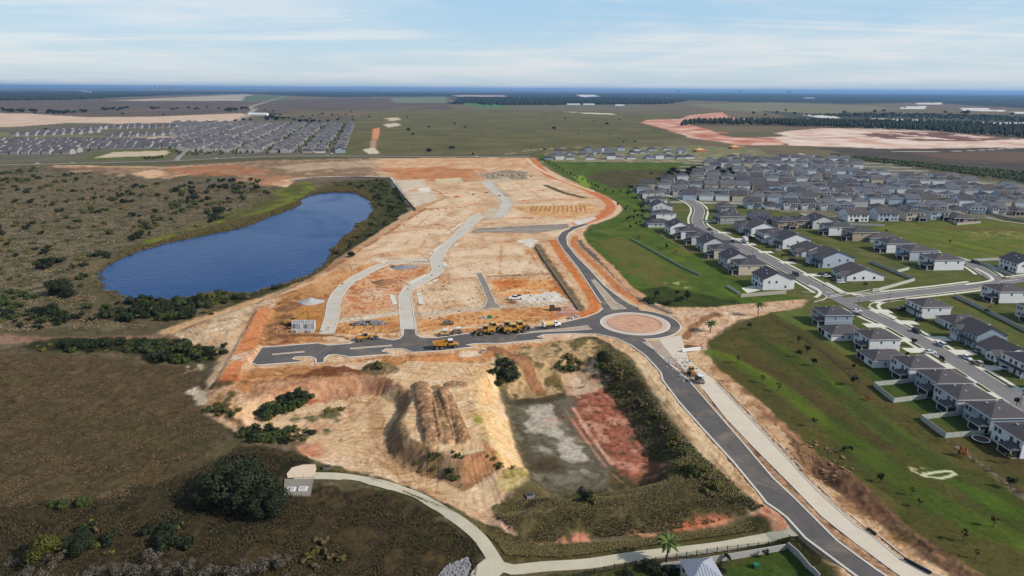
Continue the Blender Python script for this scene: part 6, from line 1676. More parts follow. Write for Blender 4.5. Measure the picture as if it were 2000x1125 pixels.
clump(1105, 712, 35, 16, 12, OL + BM, .8, 1.3, 'green shrub on the slope under the main road', 'shrub', 'shrubs on the slope under the road')
for a, b, t in (((1190, 700), (1250, 770), 0), ((1250, 770), (1310, 850), 1), ((1310, 850), (1370, 920), 2), ((1370, 920), (1440, 985), 3)):
    for i in range(9):
        k = RNG.random(); px = a[0] + (b[0] - a[0]) * k + RNG.uniform(-30, 10); py = a[1] + (b[1] - a[1]) * k + RNG.uniform(-8, 16)
        x, y = at(px, py); BAKE.append((RNG.choice(BM + OL + DR + OL), x, y, RNG.uniform(.7, 1.3)))
clump(860, 905, 60, 22, 15, OL + BM, .35, .75, 'small shrub on the front flank of the sand mound', 'shrub', 'shrubs on the sand mound', bake=True)
clump(890, 930, 20, 8, 5, OL, .5, .9, 'olive shrub at the foot of the sand mound', 'shrub', 'shrubs on the sand mound', bake=True)
clump(985, 900, 40, 16, 7, OL, .4, .8, 'yellow-green shrub on the bright flank of the sand mound', 'shrub', 'shrubs on the sand mound', bake=True)
clump(742, 715, 18, 6, 6, DR + OL, .6, 1.0, 'dry bush on the grey spoil heap', 'shrub', 'bushes on the spoil heap', bake=True)
clump(1290, 590, 40, 6, 10, BM, .7, 1.2, 'green bush along the haul road edge', 'shrub', 'bushes along the haul road', bake=True)
clump(1320, 585, 40, 8, 6, ['young0', 'young1'], 1.0, 1.5, 'young dark tree in the corner of the green bank', 'tree', 'young trees in the bank corner')
clump(1385, 340, 80, 12, 26, ['oak0', 'oak1', 'oak2', 'bushd0', 'bushd1'], .55, .95, 'dark tree of the copse behind the first houses', 'tree', 'copse behind the houses')
clump(1240, 375, 30, 10, 8, ['bushd0', 'bushd1', 'young0'], 1.0, 1.5, 'dark tree at the narrow end of the green bank', 'tree', 'trees at the end of the bank')
clump(1290, 345, 25, 7, 7, ['bushd0', 'bush1'], 1.2, 1.8, 'dark bush in the rough field north of the bank', 'tree', 'trees at the end of the bank')
bake_all('bank_undergrowth')
BAKE.clear()
# loose scrub of the lowland, too much of it to count
_pl = PP([(-80, 336), (110, 332), (300, 350), (520, 372), (540, 384), (420, 436), (250, 478), (185, 520), (170, 565), (225, 605), (320, 638), (-80, 646)], -2.5); _lo, _hi = _pl.min(0), _pl.max(0)
while len(BAKE) < 520:
    q = _lo + (_hi - _lo) * NR.random_sample((400, 2)); ok_ = (sdf(_pl, q[:, 0], q[:, 1]) > 2) & (fbm(q[:, 0], q[:, 1], 38, 2, 44) > NR.uniform(-.25, .45, 400))
    for a, b_ in q[ok_][:60]: BAKE.append((RNG.choice(OL + DR + BM + BD + OL), a, b_, RNG.uniform(.7, 1.7)))
bake_all('scrub')
BAKE.clear()
for cx_, cy_, rx_, ry_, n_ in ((330, 592, 110, 8, 40), (300, 612, 120, 9, 40), (250, 680, 190, 10, 60), (350, 692, 90, 16, 40), (540, 850, 80, 18, 26), (90, 625, 90, 18, 30)):
    for i in range(n_):
        a_ = RNG.uniform(0, 6.283); d_ = math.sqrt(RNG.random()); x, y = at(cx_ + math.cos(a_) * d_ * rx_, cy_ + math.sin(a_) * d_ * ry_)
        BAKE.append((RNG.choice(BM + BD + OL), x, y, RNG.uniform(.5, 1.1)))
bake_all('track_undergrowth')
BAKE.clear()
# brush of the pond's eastern bank and round its shore
_pl = PP([(640, 362), (760, 356), (800, 408), (765, 438), (690, 486), (600, 542), (480, 590), (470, 580), (590, 548), (650, 505), (700, 450), (735, 412), (720, 375)], -2.6); _lo, _hi = _pl.min(0), _pl.max(0)
while len(BAKE) < 150:
    q = _lo + (_hi - _lo) * NR.random_sample((300, 2)); ok_ = (sdf(_pl, q[:, 0], q[:, 1]) > 0) & (sdf(POND, q[:, 0], q[:, 1]) < -1)
    for a, b_ in q[ok_][:40]: BAKE.append((RNG.choice(OL + DR + BM + BD), a, b_, RNG.uniform(.7, 1.4)))
for i in range(len(POND)):
    p0, p1 = POND[i], POND[(i + 1) % len(POND)]
    for k in range(int(math.dist(p0, p1) / 7) + 1):
        t = RNG.random(); dx, dy = p1[0] - p0[0], p1[1] - p0[1]; L_ = math.hypot(dx, dy) + 1e-6; o_ = RNG.uniform(.5, 3.5)
        q = (p0[0] + dx * t + dy / L_ * o_, p0[1] + dy * t - dx / L_ * o_)
        if sdf(POND, np.array([q[0]]), np.array([q[1]]))[0] > 0: q = (p0[0] + dx * t - dy / L_ * o_, p0[1] + dy * t + dx / L_ * o_)
        BAKE.append((RNG.choice(OL + DR), q[0], q[1], RNG.uniform(.6, 1.1)))
bake_all('shore_brush')
# planted rows of young trees
def row(pts, n, keys, s0, s1, label, cat, group, jit=2):
    ln = [P(*q) for q in pts]
    Ls = [0]
    for i in range(len(ln) - 1): Ls.append(Ls[-1] + math.dist(ln[i], ln[i + 1]))
    for k in range(n):
        t = Ls[-1] * (k + .5) / n
        i = max(j for j in range(len(ln) - 1) if Ls[j] <= t)
        u = (t - Ls[i]) / (Ls[i + 1] - Ls[i] + 1e-9)
        x = ln[i][0] + (ln[i + 1][0] - ln[i][0]) * u + RNG.uniform(-jit, jit); y = ln[i][1] + (ln[i + 1][1] - ln[i][1]) * u + RNG.uniform(-jit, jit)
        lb = label.replace('#', ORD[k] if k < len(ORD) else 'further')
        put(RNG.choice(keys), x, y, RNG.uniform(s0, s1), None, lb, cat, group)
YG = ['young0', 'young1', 'young2']
row([(1052, 312), (1110, 340), (1180, 375), (1235, 385)], 22, YG, .9, 1.5, '# young tree from the north in the row along the orange track', 'tree', 'young trees along the orange track')
row([(1205, 400), (1225, 410), (1245, 440), (1210, 425)], 9, YG, .9, 1.4, '# young tree of the loose group on the upper green bank', 'tree', 'young trees on the green bank', 5)
row([(1262, 385), (1250, 420), (1235, 452)], 8, YG, 1.0, 1.5, '# young tree beside the back yards at the bank end', 'tree', 'young trees on the green bank', 3)
for i, (px, py, s) in enumerate([(1560, 667, 1.0), (1576, 688, 1.2), (1590, 712, 1.2), (1560, 695, 1.1), (1667, 750, 1.35), (1667, 718, .8), (1463, 640, 1.0), (1649, 883, .9), (1719, 940, 1.1), (1660, 880, .7)]):
    x, y = at(px, py + 3); put(YG[i % 3], x, y, s, None, f"young dark tree on the sloping green, {ORD[i]} counting away from the haul road", 'tree', 'young trees on the sloping green')
for i, (px, py) in enumerate([(1780, 968), (1795, 992), (1905, 1092), (1940, 1030), (1880, 1058), (1520, 765), (1488, 748), (1590, 835), (1440, 710), (1965, 905), (1690, 690)]):
    x, y = at(px, py); put('thin', x, y, RNG.uniform(.8, 1.2), None, f"thin staked sapling on the sloping green, {ORD[i]} of the scattered saplings", 'tree', 'saplings on the sloping green')
x, y = at(1973, 955); put('young1', x, y, 1.2, None, 'dark conifer by the rail fence at the bottom of the sloping green', 'tree')
x, y = at(1880, 892); put('autumn', x, y, 1.0, None, 'orange autumn tree beside the trampoline', 'tree')
x, y = at(1694, 782); put('autumn', x, y, .6, None, 'rust-coloured bush outside the white fence corner', 'shrub')
x, y = at(1320, 495); put('autumn', x, y, .9, None, 'rust-coloured small tree above the low white wall', 'tree')
x, y = at(1302, 488); put('young0', x, y, 1.3, None, 'narrow dark tree above the low white wall', 'tree')
x, y = at(1250, 466); put('autumn', x, y, .9, None, 'red-brown bush by the low porch at the bank end', 'shrub')
for i, (px, py) in enumerate([(1837, 710), (1783, 690 - 15), (1985, 792)]):
    x, y = at(px, py); put(YG[i], x, y, 1.1, None, f"round street tree on the verge below the crossing, {ORD[i]} of three", 'tree', 'street trees')
for i, (px, py) in enumerate([(1925, 750 - 40), (1935, 712), (1690, 562 - 6), (1640, 545), (1575, 520), (1530, 500), (1500, 484), (1460, 470)]):
    x, y = at(px, py); put(RNG.choice(['bush0', 'bush1', 'bush2']), x, y, .75, None, f"clipped green shrub in a front garden, {ORD[i]} from the lower end of the street", 'shrub', 'front garden shrubs')
for i, (px, py) in enumerate([(1905, 590), (1925, 612), (1945, 600), (1855, 475), (1730, 455), (1770, 745 - 45), (1715, 745 - 30)]):
    x, y = at(px, py); put(RNG.choice(YG), x, y, .9, None, f"small garden tree behind the houses, {ORD[i]} of the back garden trees", 'tree', 'back garden trees')

# palms
def palm(px, py, Ht, label, n=22):
    x, y = at(px, py)
    r = empty('palm_tree', (x, y, gz(x, y)), RNG.uniform(0, 6), label, 'palm tree', 'palm trees')
    m = MB()
    for i in range(6): m.tube((0, 0, -.3 + Ht * i / 6), (0, 0, -.3 + Ht * (i + 1) / 6), .24 - .015 * i, .22 - .015 * i, 8, i == 5)
    m.build('trunk', M_BARK, r)
    proto_ = None
    for k in range(n):
        a = k * 2.399; up = .9 - 1.25 * (k / n); L_ = 2.9
        if proto_ is None:
            m = MB(); v = []; f = []
            for i in range(7):
                t = i / 6; wdt = .5 * math.sin(math.pi * min(.97, t * .9 + .08))
                z = .75 * t - 1.5 * t * t
                v += [(L_ * t, -wdt, z - .18), (L_ * t, 0, z), (L_ * t, wdt, z - .18)]
            for i in range(6):
                b = 3 * i; f += [(b, b + 1, b + 4, b + 3), (b + 1, b + 2, b + 5, b + 4)]
            m.add(v, f); proto_ = m.mesh('frond', leafmat('palm_fronds', (66, 84, 38), (104, 114, 60)))
        o = link_mesh('frond', proto_, r, (0, 0, Ht - .3)); o.rotation_euler = (0, -up * .8, a)
palm(1480, 618, 6.2, 'tall single palm beside the sandy haul road')
palm(1387, 648, 4.2, 'short palm on the dirt east of the roundabout')
palm(1302, 1100, 6.0, 'palm at the metal fence below the footpath', 26)

# pasture trees and far tree lines
for i, (px, py, s) in enumerate([(838, 298, 1.1), (882, 292, 1.0), (797, 256, 1.2), (806, 264, .8), (838, 250, 1.0), (889, 243, .8), (909, 250, .8), (1082, 253, 1.2), (1186, 244, 1.3), (1104, 233, .8), (795, 230, .8), (721, 229, .8), (690, 236, .9), (1130, 262, .4), (1191, 263, .4), (1218, 278, .5), (1240, 278, .6), (1175, 249, .4), (964, 230, .4), (1160, 238, .7), (1210, 235, .7), (924, 302, .5), (1063, 294, .6)]):
    x, y = P(px, py); put(f'far{i % 3}', x, y, s, None, f"dark round tree alone in the wide pasture, {ORD[i]} of the lone trees", 'tree', 'lone pasture trees')
TL = []
def line_trees(pts, n, s0, s1, jx_, jy_):
    for k in range(n):
        t = RNG.random() * (len(pts) - 1); i = int(t); u = t - i
        px = pts[i][0] + (pts[i + 1][0] - pts[i][0]) * u + RNG.uniform(-jx_, jx_); py = pts[i][1] + (pts[i + 1][1] - pts[i][1]) * u + RNG.uniform(-jy_, jy_)
        TL.append((px, py, RNG.uniform(s0, s1)))
line_trees([(5, 217), (60, 220), (130, 221), (180, 217), (260, 213)], 46, 1.4, 2.3, 6, 2.2)
line_trees([(280, 212), (330, 214), (400, 212), (480, 213)], 16, 1.2, 2.0, 10, 2.5)
line_trees([(440, 218), (480, 214)], 12, 1.5, 2.4, 8, 2)
for k, (px, py, s) in enumerate(TL):
    x, y = P(px, py); put(f'far{k % 3}', x, y, s, None, 'hazy dark tree in the long tree line above the western estate', 'tree', 'trees of the western tree line')
for k, (px, py, s) in enumerate([(540, 236, 2.2), (522, 236, 2.0), (530, 232, 2.2), (553, 234, 1.6), (598, 240, 1.9), (612, 240, 1.8), (586, 239, 1.6), (624, 241, 1.4), (640, 238, 1.2), (660, 236, 1.2), (460, 238, 1.3), (475, 236, 1.4), (490, 236, 1.2), (90, 258, 1.6), (250, 247, 1.2), (240, 224, 1.2), (320, 226, 1.2), (575, 236, 1.3)]):
    x, y = P(px, py); put(f'far{k % 3}', x, y, s, None, f"dark broad tree beside the western estate, {ORD[k]} of its loose trees", 'tree', 'trees beside the western estate')
for k, (px, py) in enumerate([(292, 310), (300, 311), (308, 309), (284, 311), (316, 308)]):
    x, y = P(px, py); put(f'bush{k % 3}', x, y, 1.8, None, f"green bush beside the dry pond of the estate, {ORD[k]} of five", 'shrub', 'bushes of the estate pond')
for k in range(26):
    px = RNG.uniform(500, 690); py = RNG.uniform(216, 234); x, y = P(px, py)
    put(f'far{k % 3}', x, y, RNG.uniform(.7, 1.3), None, 'dark tree scattered over the brown field behind the estate', 'tree', 'trees of the brown field')
for k in range(24):
    px = RNG.uniform(1470, 1980); py = 217 + RNG.uniform(-3, 9) + (px - 1470) * .012; x, y = P(px, py)
    put(f'far{k % 3}', x, y, RNG.uniform(1.2, 2.4), None, 'dark hazy tree in the broken woods past the pine belt', 'tree', 'trees past the pine belt')

# the pine belt and the far woods: masses that nobody could count
def wood(name, poly, n, R, Ht, matk, z=0, tri=10):
    pl = PP(poly); lo = pl.min(0); hi = pl.max(0); rs = np.random.RandomState(len(poly) + n)
    pts = []
    while len(pts) < n:
        q = lo + (hi - lo) * rs.random_sample((n * 2, 2)); s = sdf(pl, q[:, 0], q[:, 1]); pts += q[s > 0].tolist()
    pts = np.array(pts[:n]); V_ = []; F_ = []
    for (x, y) in pts:
        h = Ht * rs.uniform(.7, 1.15); r = R * rs.uniform(.7, 1.2)
        b = len(V_)
        k = 6
        for (zz, rr) in ((h * .25, r * .8), (h * .55, r * 1.0), (h * .8, r * .6)):
            for i in range(k):
                a = 6.283 * i / k + rs.uniform(-.3, .3); q = rr * rs.uniform(.7, 1.2)
                V_.append((x + q * math.cos(a), y + q * math.sin(a), zz + rs.uniform(-.8, .8)))
        V_.append((x, y, h))
        for L_ in (0, 1):
            for i in range(k):
                j = (i + 1) % k; F_.append((b + L_ * k + i, b + L_ * k + j, b + (L_ + 1) * k + j)); F_.append((b + L_ * k + i, b + (L_ + 1) * k + j, b + (L_ + 1) * k + i))
        for i in range(k): F_.append((b + 2 * k + i, b + 2 * k + (i + 1) % k, b + 3 * k))
    o = mesh_np(name, np.array(V_), np.array(F_), M_LEAF[matk])
    return tag(o, kind='stuff')
wood('pine_wood', [(1330, 248), (1360, 244), (1500, 246), (1640, 250), (1820, 258), (2000, 271), (2200, 285), (2200, 262), (1990, 250), (1800, 242), (1640, 240), (1480, 238), (1345, 240)], 2600, 4.0, 17, 'pine')
wood('far_wood', [(885, 204), (1000, 206), (1310, 204), (1340, 197), (1200, 192), (900, 191)], 3500, 16, 17, 'pine')
wood('far_wood', [(-100, 198), (0, 197), (150, 195), (250, 189), (330, 186), (100, 184), (-100, 184)], 2500, 22, 18, 'pine')
wood('broken_wood', [(1560, 226), (1700, 222), (1850, 224), (2050, 232), (2050, 242), (1850, 233), (1700, 230)], 500, 6, 9, 'pine')
wood('estate_trees', [(0, 300), (150, 300), (340, 270), (480, 262), (560, 240), (680, 244), (650, 298), (350, 305), (300, 275), (0, 285)], 620, 2.6, 5, 'mid')
wood('field_thicket', [(1610, 300), (1700, 316), (1800, 327), (1900, 342), (2050, 362), (2050, 340), (1900, 328), (1760, 314)], 900, 2.0, 2.2, 'mid')

# reeds round the pond, grass tufts on the brown field and verge: uncountable
def tufts(name, poly, z, n, h, w, cols, seed, excl=None, cl=0):
    pl = PP(poly, z); rs = np.random.RandomState(seed); lo = pl.min(0); hi = pl.max(0)
    pts = np.zeros((0, 2))
    while len(pts) < n:
        q = lo + (hi - lo) * rs.random_sample((n, 2)); s = sdf(pl, q[:, 0], q[:, 1]) > 0
        if excl is not None: s &= sdf(excl, q[:, 0], q[:, 1]) < -0.2
        if cl: s &= fbm(q[:, 0], q[:, 1], cl, 2, seed) > rs.uniform(-.5, .35, len(q))
        pts = np.concatenate([pts, q[s]])
    pts = pts[:n]; zz = hgt(pts[:, 0], pts[:, 1])
    k = 5
    a = rs.random_sample((n, k)) * 6.283; ln = w * (.5 + rs.random_sample((n, k))); hh = h * (.5 + .9 * rs.random_sample((n, k)))
    bx = pts[:, 0][:, None] + np.cos(a) * ln * .25; by = pts[:, 1][:, None] + np.sin(a) * ln * .25
    tx = pts[:, 0][:, None] + np.cos(a) * ln; ty = pts[:, 1][:, None] + np.sin(a) * ln
    ox, oy = -np.sin(a) * w * .35, np.cos(a) * w * .35
    z0 = zz[:, None] + np.zeros((n, k)) - .05
    V_ = np.stack([np.stack([bx - ox, by - oy, z0], -1), np.stack([bx + ox, by + oy, z0], -1), np.stack([tx, ty, z0 + hh], -1)], 2).reshape(-1, 3)
    F_ = np.arange(n * k * 3).reshape(-1, 3)
    o = mesh_np(name, V_, F_, leafmat(name + '_blades', *cols))
    return tag(o, kind='stuff')
pm = POND
RIM = [(190, 560), (198, 528), (250, 490), (400, 446), (520, 416), (575, 396), (610, 374), (650, 366), (700, 366), (735, 385), (745, 412), (720, 445), (690, 475), (655, 505), (640, 528), (590, 552), (480, 580), (380, 584), (280, 596), (225, 584)]
tufts('reeds', RIM, -2.9, 12000, 1.0, .6, ((104, 94, 60), (136, 124, 80)), 1, excl=POND)
tufts('field_grass', [(-60, 690), (180, 690), (390, 730), (385, 790), (440, 840), (430, 880), (360, 930), (250, 980), (-60, 1010)], -2.5, 24000, .20, .30, ((104, 87, 63), (122, 102, 74)), 2, cl=9)
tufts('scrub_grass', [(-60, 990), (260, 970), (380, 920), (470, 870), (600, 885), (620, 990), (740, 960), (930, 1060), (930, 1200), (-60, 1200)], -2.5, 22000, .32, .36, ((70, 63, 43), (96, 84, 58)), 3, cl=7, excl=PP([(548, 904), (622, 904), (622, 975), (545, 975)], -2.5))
tufts('pit_weeds', [(965, 1000), (1050, 965), (1200, 968), (1300, 930), (1340, 900), (1440, 990), (1490, 1015), (1300, 1050), (1010, 1075)], -4, 14000, .28, .36, ((108, 98, 64), (134, 120, 82)), 4, cl=6)
tufts('pit_bank_weeds', [(1180, 690), (1230, 720), (1290, 810), (1360, 900), (1470, 1000), (1420, 1000), (1330, 930), (1270, 870), (1225, 790), (1170, 730)], -3, 7000, .45, .5, ((108, 106, 64), (150, 138, 96)), 5)
tufts('lowland_grass', [(-60, 340), (300, 352), (520, 372), (540, 385), (420, 440), (250, 480), (190, 520), (180, 570), (230, 610), (300, 640), (-60, 650)], -2.5, 22000, .45, .8, ((118, 106, 78), (152, 136, 106)), 6, cl=14)
tufts('verge_grass', [(630, 912), (760, 942), (900, 1005), (970, 1060), (990, 1085), (1100, 1090), (1480, 1038), (1490, 1020), (1300, 1052), (1060, 1066), (960, 1035), (900, 998), (740, 935), (640, 905)], -2.6, 9000, .26, .32, ((114, 104, 64), (150, 136, 90)), 7)

for k_, p_ in list(PLANT.items()):
    if p_.get('_free'):
        for c_ in CHILD.get(p_.name, ()): bpy.data.objects.remove(c_)
        bpy.data.objects.remove(p_); del PLANT[k_]
# ------------------------------------------------------------------ vehicles
CARC = {'white': (226, 228, 230), 'silver': (170, 172, 174), 'black': (22, 22, 26), 'dark grey': (60, 62, 66), 'beige': (186, 176, 156), 'grey': (110, 112, 116), 'red': (130, 34, 30), 'blue': (40, 60, 100)}
M_CAR = {k: mat('car_paint_' + k.replace(' ', '_'), c, .3, spec=.5) for k, c in CARC.items()}
M_RUB = mat('tyre_rubber', (34, 34, 36), .9)
M_RIM = mat('wheel_rim', (150, 150, 154), .4, metal=.6)
M_LAMP = mat('lamp_glass', (220, 220, 215), .2)
M_TAIL = mat('tail_lamp', (140, 24, 20), .3)
M_YEL = mat('machine_yellow', (204, 146, 40), .6, noise=.3, scale=1.1, col2=(150, 112, 62))
M_TAN = mat('machine_tan', (206, 176, 116), .6, noise=.12, scale=1.2)
M_STEEL = mat('worn_steel', (112, 104, 96), .6, noise=.15, scale=1.5)
M_DKST = mat('dark_steel', (52, 50, 50), .7)
M_WHT = mat('white_machine_paint', (228, 228, 226), .45)
def heading(a, b):
    p, q = P(*a), P(*b); return math.atan2(q[1] - p[1], q[0] - p[0])
H_S1 = math.atan2(-1, .06)
def wheel(root, x, y, r, w, rim=True):
    o = MB().tube((0, -w / 2, 0), (0, w / 2, 0), r, n=14).build('wheel', M_RUB, root, (x, y, r))
    if rim: MB().tube((0, -w / 2 - .02, 0), (0, w / 2 + .02, 0), r * .55, n=10).build('rim', M_RIM, o)
    return o
def loft(secs):
    """closed body through rectangular sections (x, half width, z low, z high, half width at top)"""
    v = []; f = []
    for x, hw, z0, z1, ht in secs:
        v += [(x, -hw, z0), (x, hw, z0), (x, hw, (z0 + z1) * .55), (x, ht, z1), (x, -ht, z1), (x, -hw, (z0 + z1) * .55)]
    n = len(secs)
    for i in range(n - 1):
        for k in range(6):
            a, b = 6 * i + k, 6 * i + (k + 1) % 6
            f.append((a, b, b + 6, a + 6))
    f += [tuple(reversed(range(6))), tuple(range(6 * n - 6, 6 * n))]
    return v, f
CARP = {}
def car_proto(kind):
    r = empty('car' if kind != 'pickup' else 'pickup_truck', (0, 0, -400))
    if kind == 'sedan': L_, W_, Hh = 4.7, .92, 1.45; secs = [(-2.3, .8, .35, .85, .75), (-2.1, .9, .25, .98, .82), (-1.2, .92, .22, 1.0, .84), (1.0, .92, .22, .98, .84), (1.9, .9, .22, .86, .8), (2.3, .8, .32, .7, .7)]; cab = [(-1.95, .8, .95, 1.0, .72), (-1.2, .82, .95, 1.4, .62), (.2, .82, .95, 1.43, .62), (1.15, .8, .93, .99, .74)]
    elif kind == 'suv': L_, W_, Hh = 4.8, .96, 1.75; secs = [(-2.35, .88, .4, 1.05, .82), (-2.2, .95, .3, 1.1, .88), (-1, .96, .28, 1.1, .88), (1.0, .96, .28, 1.08, .88), (2.0, .94, .3, 1.0, .84), (2.38, .85, .4, .85, .76)]; cab = [(-2.3, .86, 1.05, 1.1, .8), (-1.95, .87, 1.05, 1.7, .7), (.1, .87, 1.05, 1.73, .7), (1.0, .86, 1.03, 1.1, .78)]
    elif kind == 'pickup': L_, W_, Hh = 5.7, 1.0, 1.85; secs = [(-2.85, .95, .55, 1.1, .95), (-1.0, .98, .4, 1.12, .95), (.9, 1.0, .4, 1.15, .92), (2.2, .98, .4, 1.1, .9), (2.85, .9, .5, .95, .82)]; cab = [(-1.0, .9, 1.1, 1.75, .74), (-.8, .9, 1.1, 1.85, .74), (.5, .9, 1.1, 1.85, .74), (1.35, .88, 1.1, 1.16, .8)]
    else: L_, W_, Hh = 5.4, 1.0, 2.1; secs = [(-2.6, .95, .4, 1.1, .95), (-1, .98, .3, 1.15, .95), (1.5, .98, .3, 1.15, .92), (2.6, .9, .4, .95, .82)]; cab = [(-2.58, .93, 1.1, 2.05, .82), (-1, .94, 1.1, 2.12, .82), (.9, .93, 1.1, 2.08, .8), (1.8, .9, 1.1, 1.16, .82)]
    v, f = loft(secs); MB().add(v, f).build('body', M_CAR['white'], r)
    v, f = loft(cab); MB().add(v, f).build('window', M_GLASS, r)
    a, b = cab[1], cab[2]; MB().box(a[0] - .05, b[0] + .05, -a[4] - .03, a[4] + .03, a[3] - .02, max(a[3], b[3]) + .06).build('roof', M_CAR['white'], r)
    if kind == 'pickup': MB().box(-2.7, -1.05, -.8, .8, 1.06, 1.13).build('bed', M_DKST, r)
    for x in (-L_ * .3, L_ * .31):
        for y in (-W_ + .08, W_ - .08): wheel(r, x, y, .36 if kind != 'sedan' else .33, .24)
    for y in (-.62, .62):
        MB().box(secs[-1][0] - .12, secs[-1][0] + .03, y - .16, y + .16, .62, .8).build('headlight', M_LAMP, r)
        MB().box(secs[0][0] - .03, secs[0][0] + .1, y - .14, y + .14, .75, .95).build('tail_light', M_TAIL, r)
    return r
def car(kind, px, py, hd, colour, label, group='cars of the housing estate', z=0.03):
    if kind not in CARP: CARP[kind] = car_proto(kind); o = CARP[kind]
    else: o = copy_tree(CARP[kind])
    x, y = P(px, py)
    o.location = (x, y, z); o.rotation_euler = (0, 0, hd)
    for c in CHILD[o.name]:
        if c.name.split('.')[0] in ('body', 'roof'): set_mat(c, M_CAR[colour])
    tag(o, label, 'pickup' if kind == 'pickup' else 'van' if kind == 'van' else 'car', group)
    return o
UPS, DNS = H_S1 + PI, H_S1
E_ = 0.06
for a in [('suv', 1790, 649, DNS, 'black', 'black car parked alone at the kerb below the corner driveway'), ('suv', 1838, 675, UPS, 'white', 'white car at the kerb, third vehicle down from the crossing'), ('sedan', 1888, 701, DNS, 'white', 'white sedan at the kerb, bumper to bumper with a beige one'), ('suv', 1909, 712, UPS, 'beige', 'beige car at the kerb behind the white sedan'),
          ('suv', 1915, 688, E_, 'silver', 'silver car alone on the driveway by the shrubs'), ('sedan', 1962, 722, E_ + PI, 'white', 'white sedan on the double driveway, nearer the street'), ('sedan', 1984, 719, E_ + PI, 'white', 'white car on the double driveway beside the house'), ('sedan', 1972, 712, E_, 'dark grey', 'dark car behind the two white ones on the double driveway'),
          ('suv', 1799, 627, E_, 'black', 'black car on the driveway of the wide low house'), ('pickup', 1763, 606, E_ + PI, 'dark grey', 'dark pickup with pale cab roof on the corner house driveway'), ('sedan', 1671, 616, E_, 'black', 'black car half hidden behind the blue grey house'), ('sedan', 1673, 609, E_, 'white', 'white car behind the blue grey house'), ('sedan', 1816, 690, E_, 'white', 'white car on the driveway between the back houses'),
          ('van', 1554, 538, DNS, 'black', 'black van driving towards the crossing'), ('pickup', 1431, 473, UPS, 'dark grey', 'dark pickup behind the white box truck'), ('sedan', 1449, 458, E_, 'dark grey', 'dark car on the driveway beyond the box truck, furthest in'), ('sedan', 1458, 463, E_, 'silver', 'silver car on the driveway beside the box truck'), ('suv', 1467, 466, E_, 'black', 'black car on the driveway just past the box truck'),
          ('sedan', 1518, 490, E_, 'silver', 'silver car alone in front of the steep gabled house'), ('suv', 1548, 509, E_, 'black', 'black car on the driveway by the green porch'), ('sedan', 1605, 537, E_, 'dark grey', 'dark car beside a white one on the corner driveway'), ('sedan', 1614, 541, E_, 'white', 'white sedan, second of four by the corner house'), ('sedan', 1631, 549, E_, 'black', 'black sedan, third of four by the corner house'), ('suv', 1641, 553, E_, 'white', 'white car against the bush by the corner house'),
          ('sedan', 1386, 449, UPS, 'dark grey', 'dark car at the kerb where the street bends'), ('sedan', 1394, 456, UPS, 'white', 'white car at the kerb below the bend'), ('suv', 1904, 514, DNS + .1, 'black', 'black car with pale roof on the short eastern street'), ('suv', 1797, 431, 0, 'black', 'black car in front of the white veranda house')]:
    car(*a)
for i, (px, py, k) in enumerate([(72, 320, 'van'), (142, 319, 'sedan'), (422, 310, 'van'), (455, 309, 'sedan'), (640, 305, 'sedan'), (930, 306, 'suv')]):
    car(k, px, py, 0.05, 'white', f'white vehicle on the distant highway, {ORD[i]} from the west', 'vehicles on the highway', .06)
# white box truck
x, y = P(1456, 475)
r = empty('box_truck', (x, y, .03), DNS, 'white high box truck parked in the long street', 'truck')
MB().box(-3.6, 1.2, -1.2, 1.2, 1.0, 3.9).build('cargo_box', M_WHT, r)
v, f = loft([(1.25, 1.1, .5, 2.5, 1.0), (2.2, 1.1, .5, 2.5, .95), (2.7, 1.05, .5, 1.5, .9), (3.4, .95, .5, 1.3, .85)]); MB().add(v, f).build('cab', M_WHT, r)
v, f = loft([(2.2, .95, 1.6, 2.45, .9), (2.75, .97, 1.5, 1.55, .92)]); MB().add(v, f).build('windscreen', M_GLASS, r)
MB().box(1.5, 2.1, -1.12, 1.12, 1.6, 2.3).build('side_window', M_GLASS, r)
MB().box(-3.5, 3.2, -.5, .5, .5, .98).build('chassis', M_DKST, r)
for xx in (-2.4, 2.5):
    for yy_ in (-1, 1): wheel(r, xx, yy_, .48, .3)

# yellow dump truck on the new road
def place(name, px, py, hd, label, cat, group=None, z=0.03):
    x, y = P(px, py); return empty(name, (x, y, z), hd, label, cat, group)
def beam(root, name, a, b, w, m, h=None):
    """square bar between two points"""
    a = Vector(a); b = Vector(b); d = (b - a); L_ = d.length; d.normalize()
    u = Vector((0, 1, 0)); n_ = d.cross(u).normalized(); h = h or w
    v = []
    for c, k in ((a, 1), (b, .75)):
        for s, t in ((-1, -1), (1, -1), (1, 1), (-1, 1)): v.append(c + u * s * w / 2 * k + n_ * t * h / 2 * k)
    return MB().add(v, [(0, 1, 2, 3), (7, 6, 5, 4), (0, 4, 5, 1), (1, 5, 6, 2), (2, 6, 7, 3), (3, 7, 4, 0)]).build(name, m, root)
hr = heading((806, 687), (925, 676))
r = place('dump_truck', 873, 680, hr, 'yellow articulated dump truck standing in the lane of the new road', 'dump truck')
v = [(-5.2, -1.4, 1.9), (-.4, -1.4, 1.5), (-.4, 1.4, 1.5), (-5.2, 1.4, 1.9), (-5.7, -1.6, 3.0), (.1, -1.6, 3.3), (.1, 1.6, 3.3), (-5.7, 1.6, 3.0), (-5.5, -1.35, 2.9), (-.1, -1.35, 3.1), (-.1, 1.35, 3.1), (-5.5, 1.35, 2.9), (-5.0, -1.2, 2.1), (-.5, -1.2, 1.8), (-.5, 1.2, 1.8), (-5.0, 1.2, 2.1)]
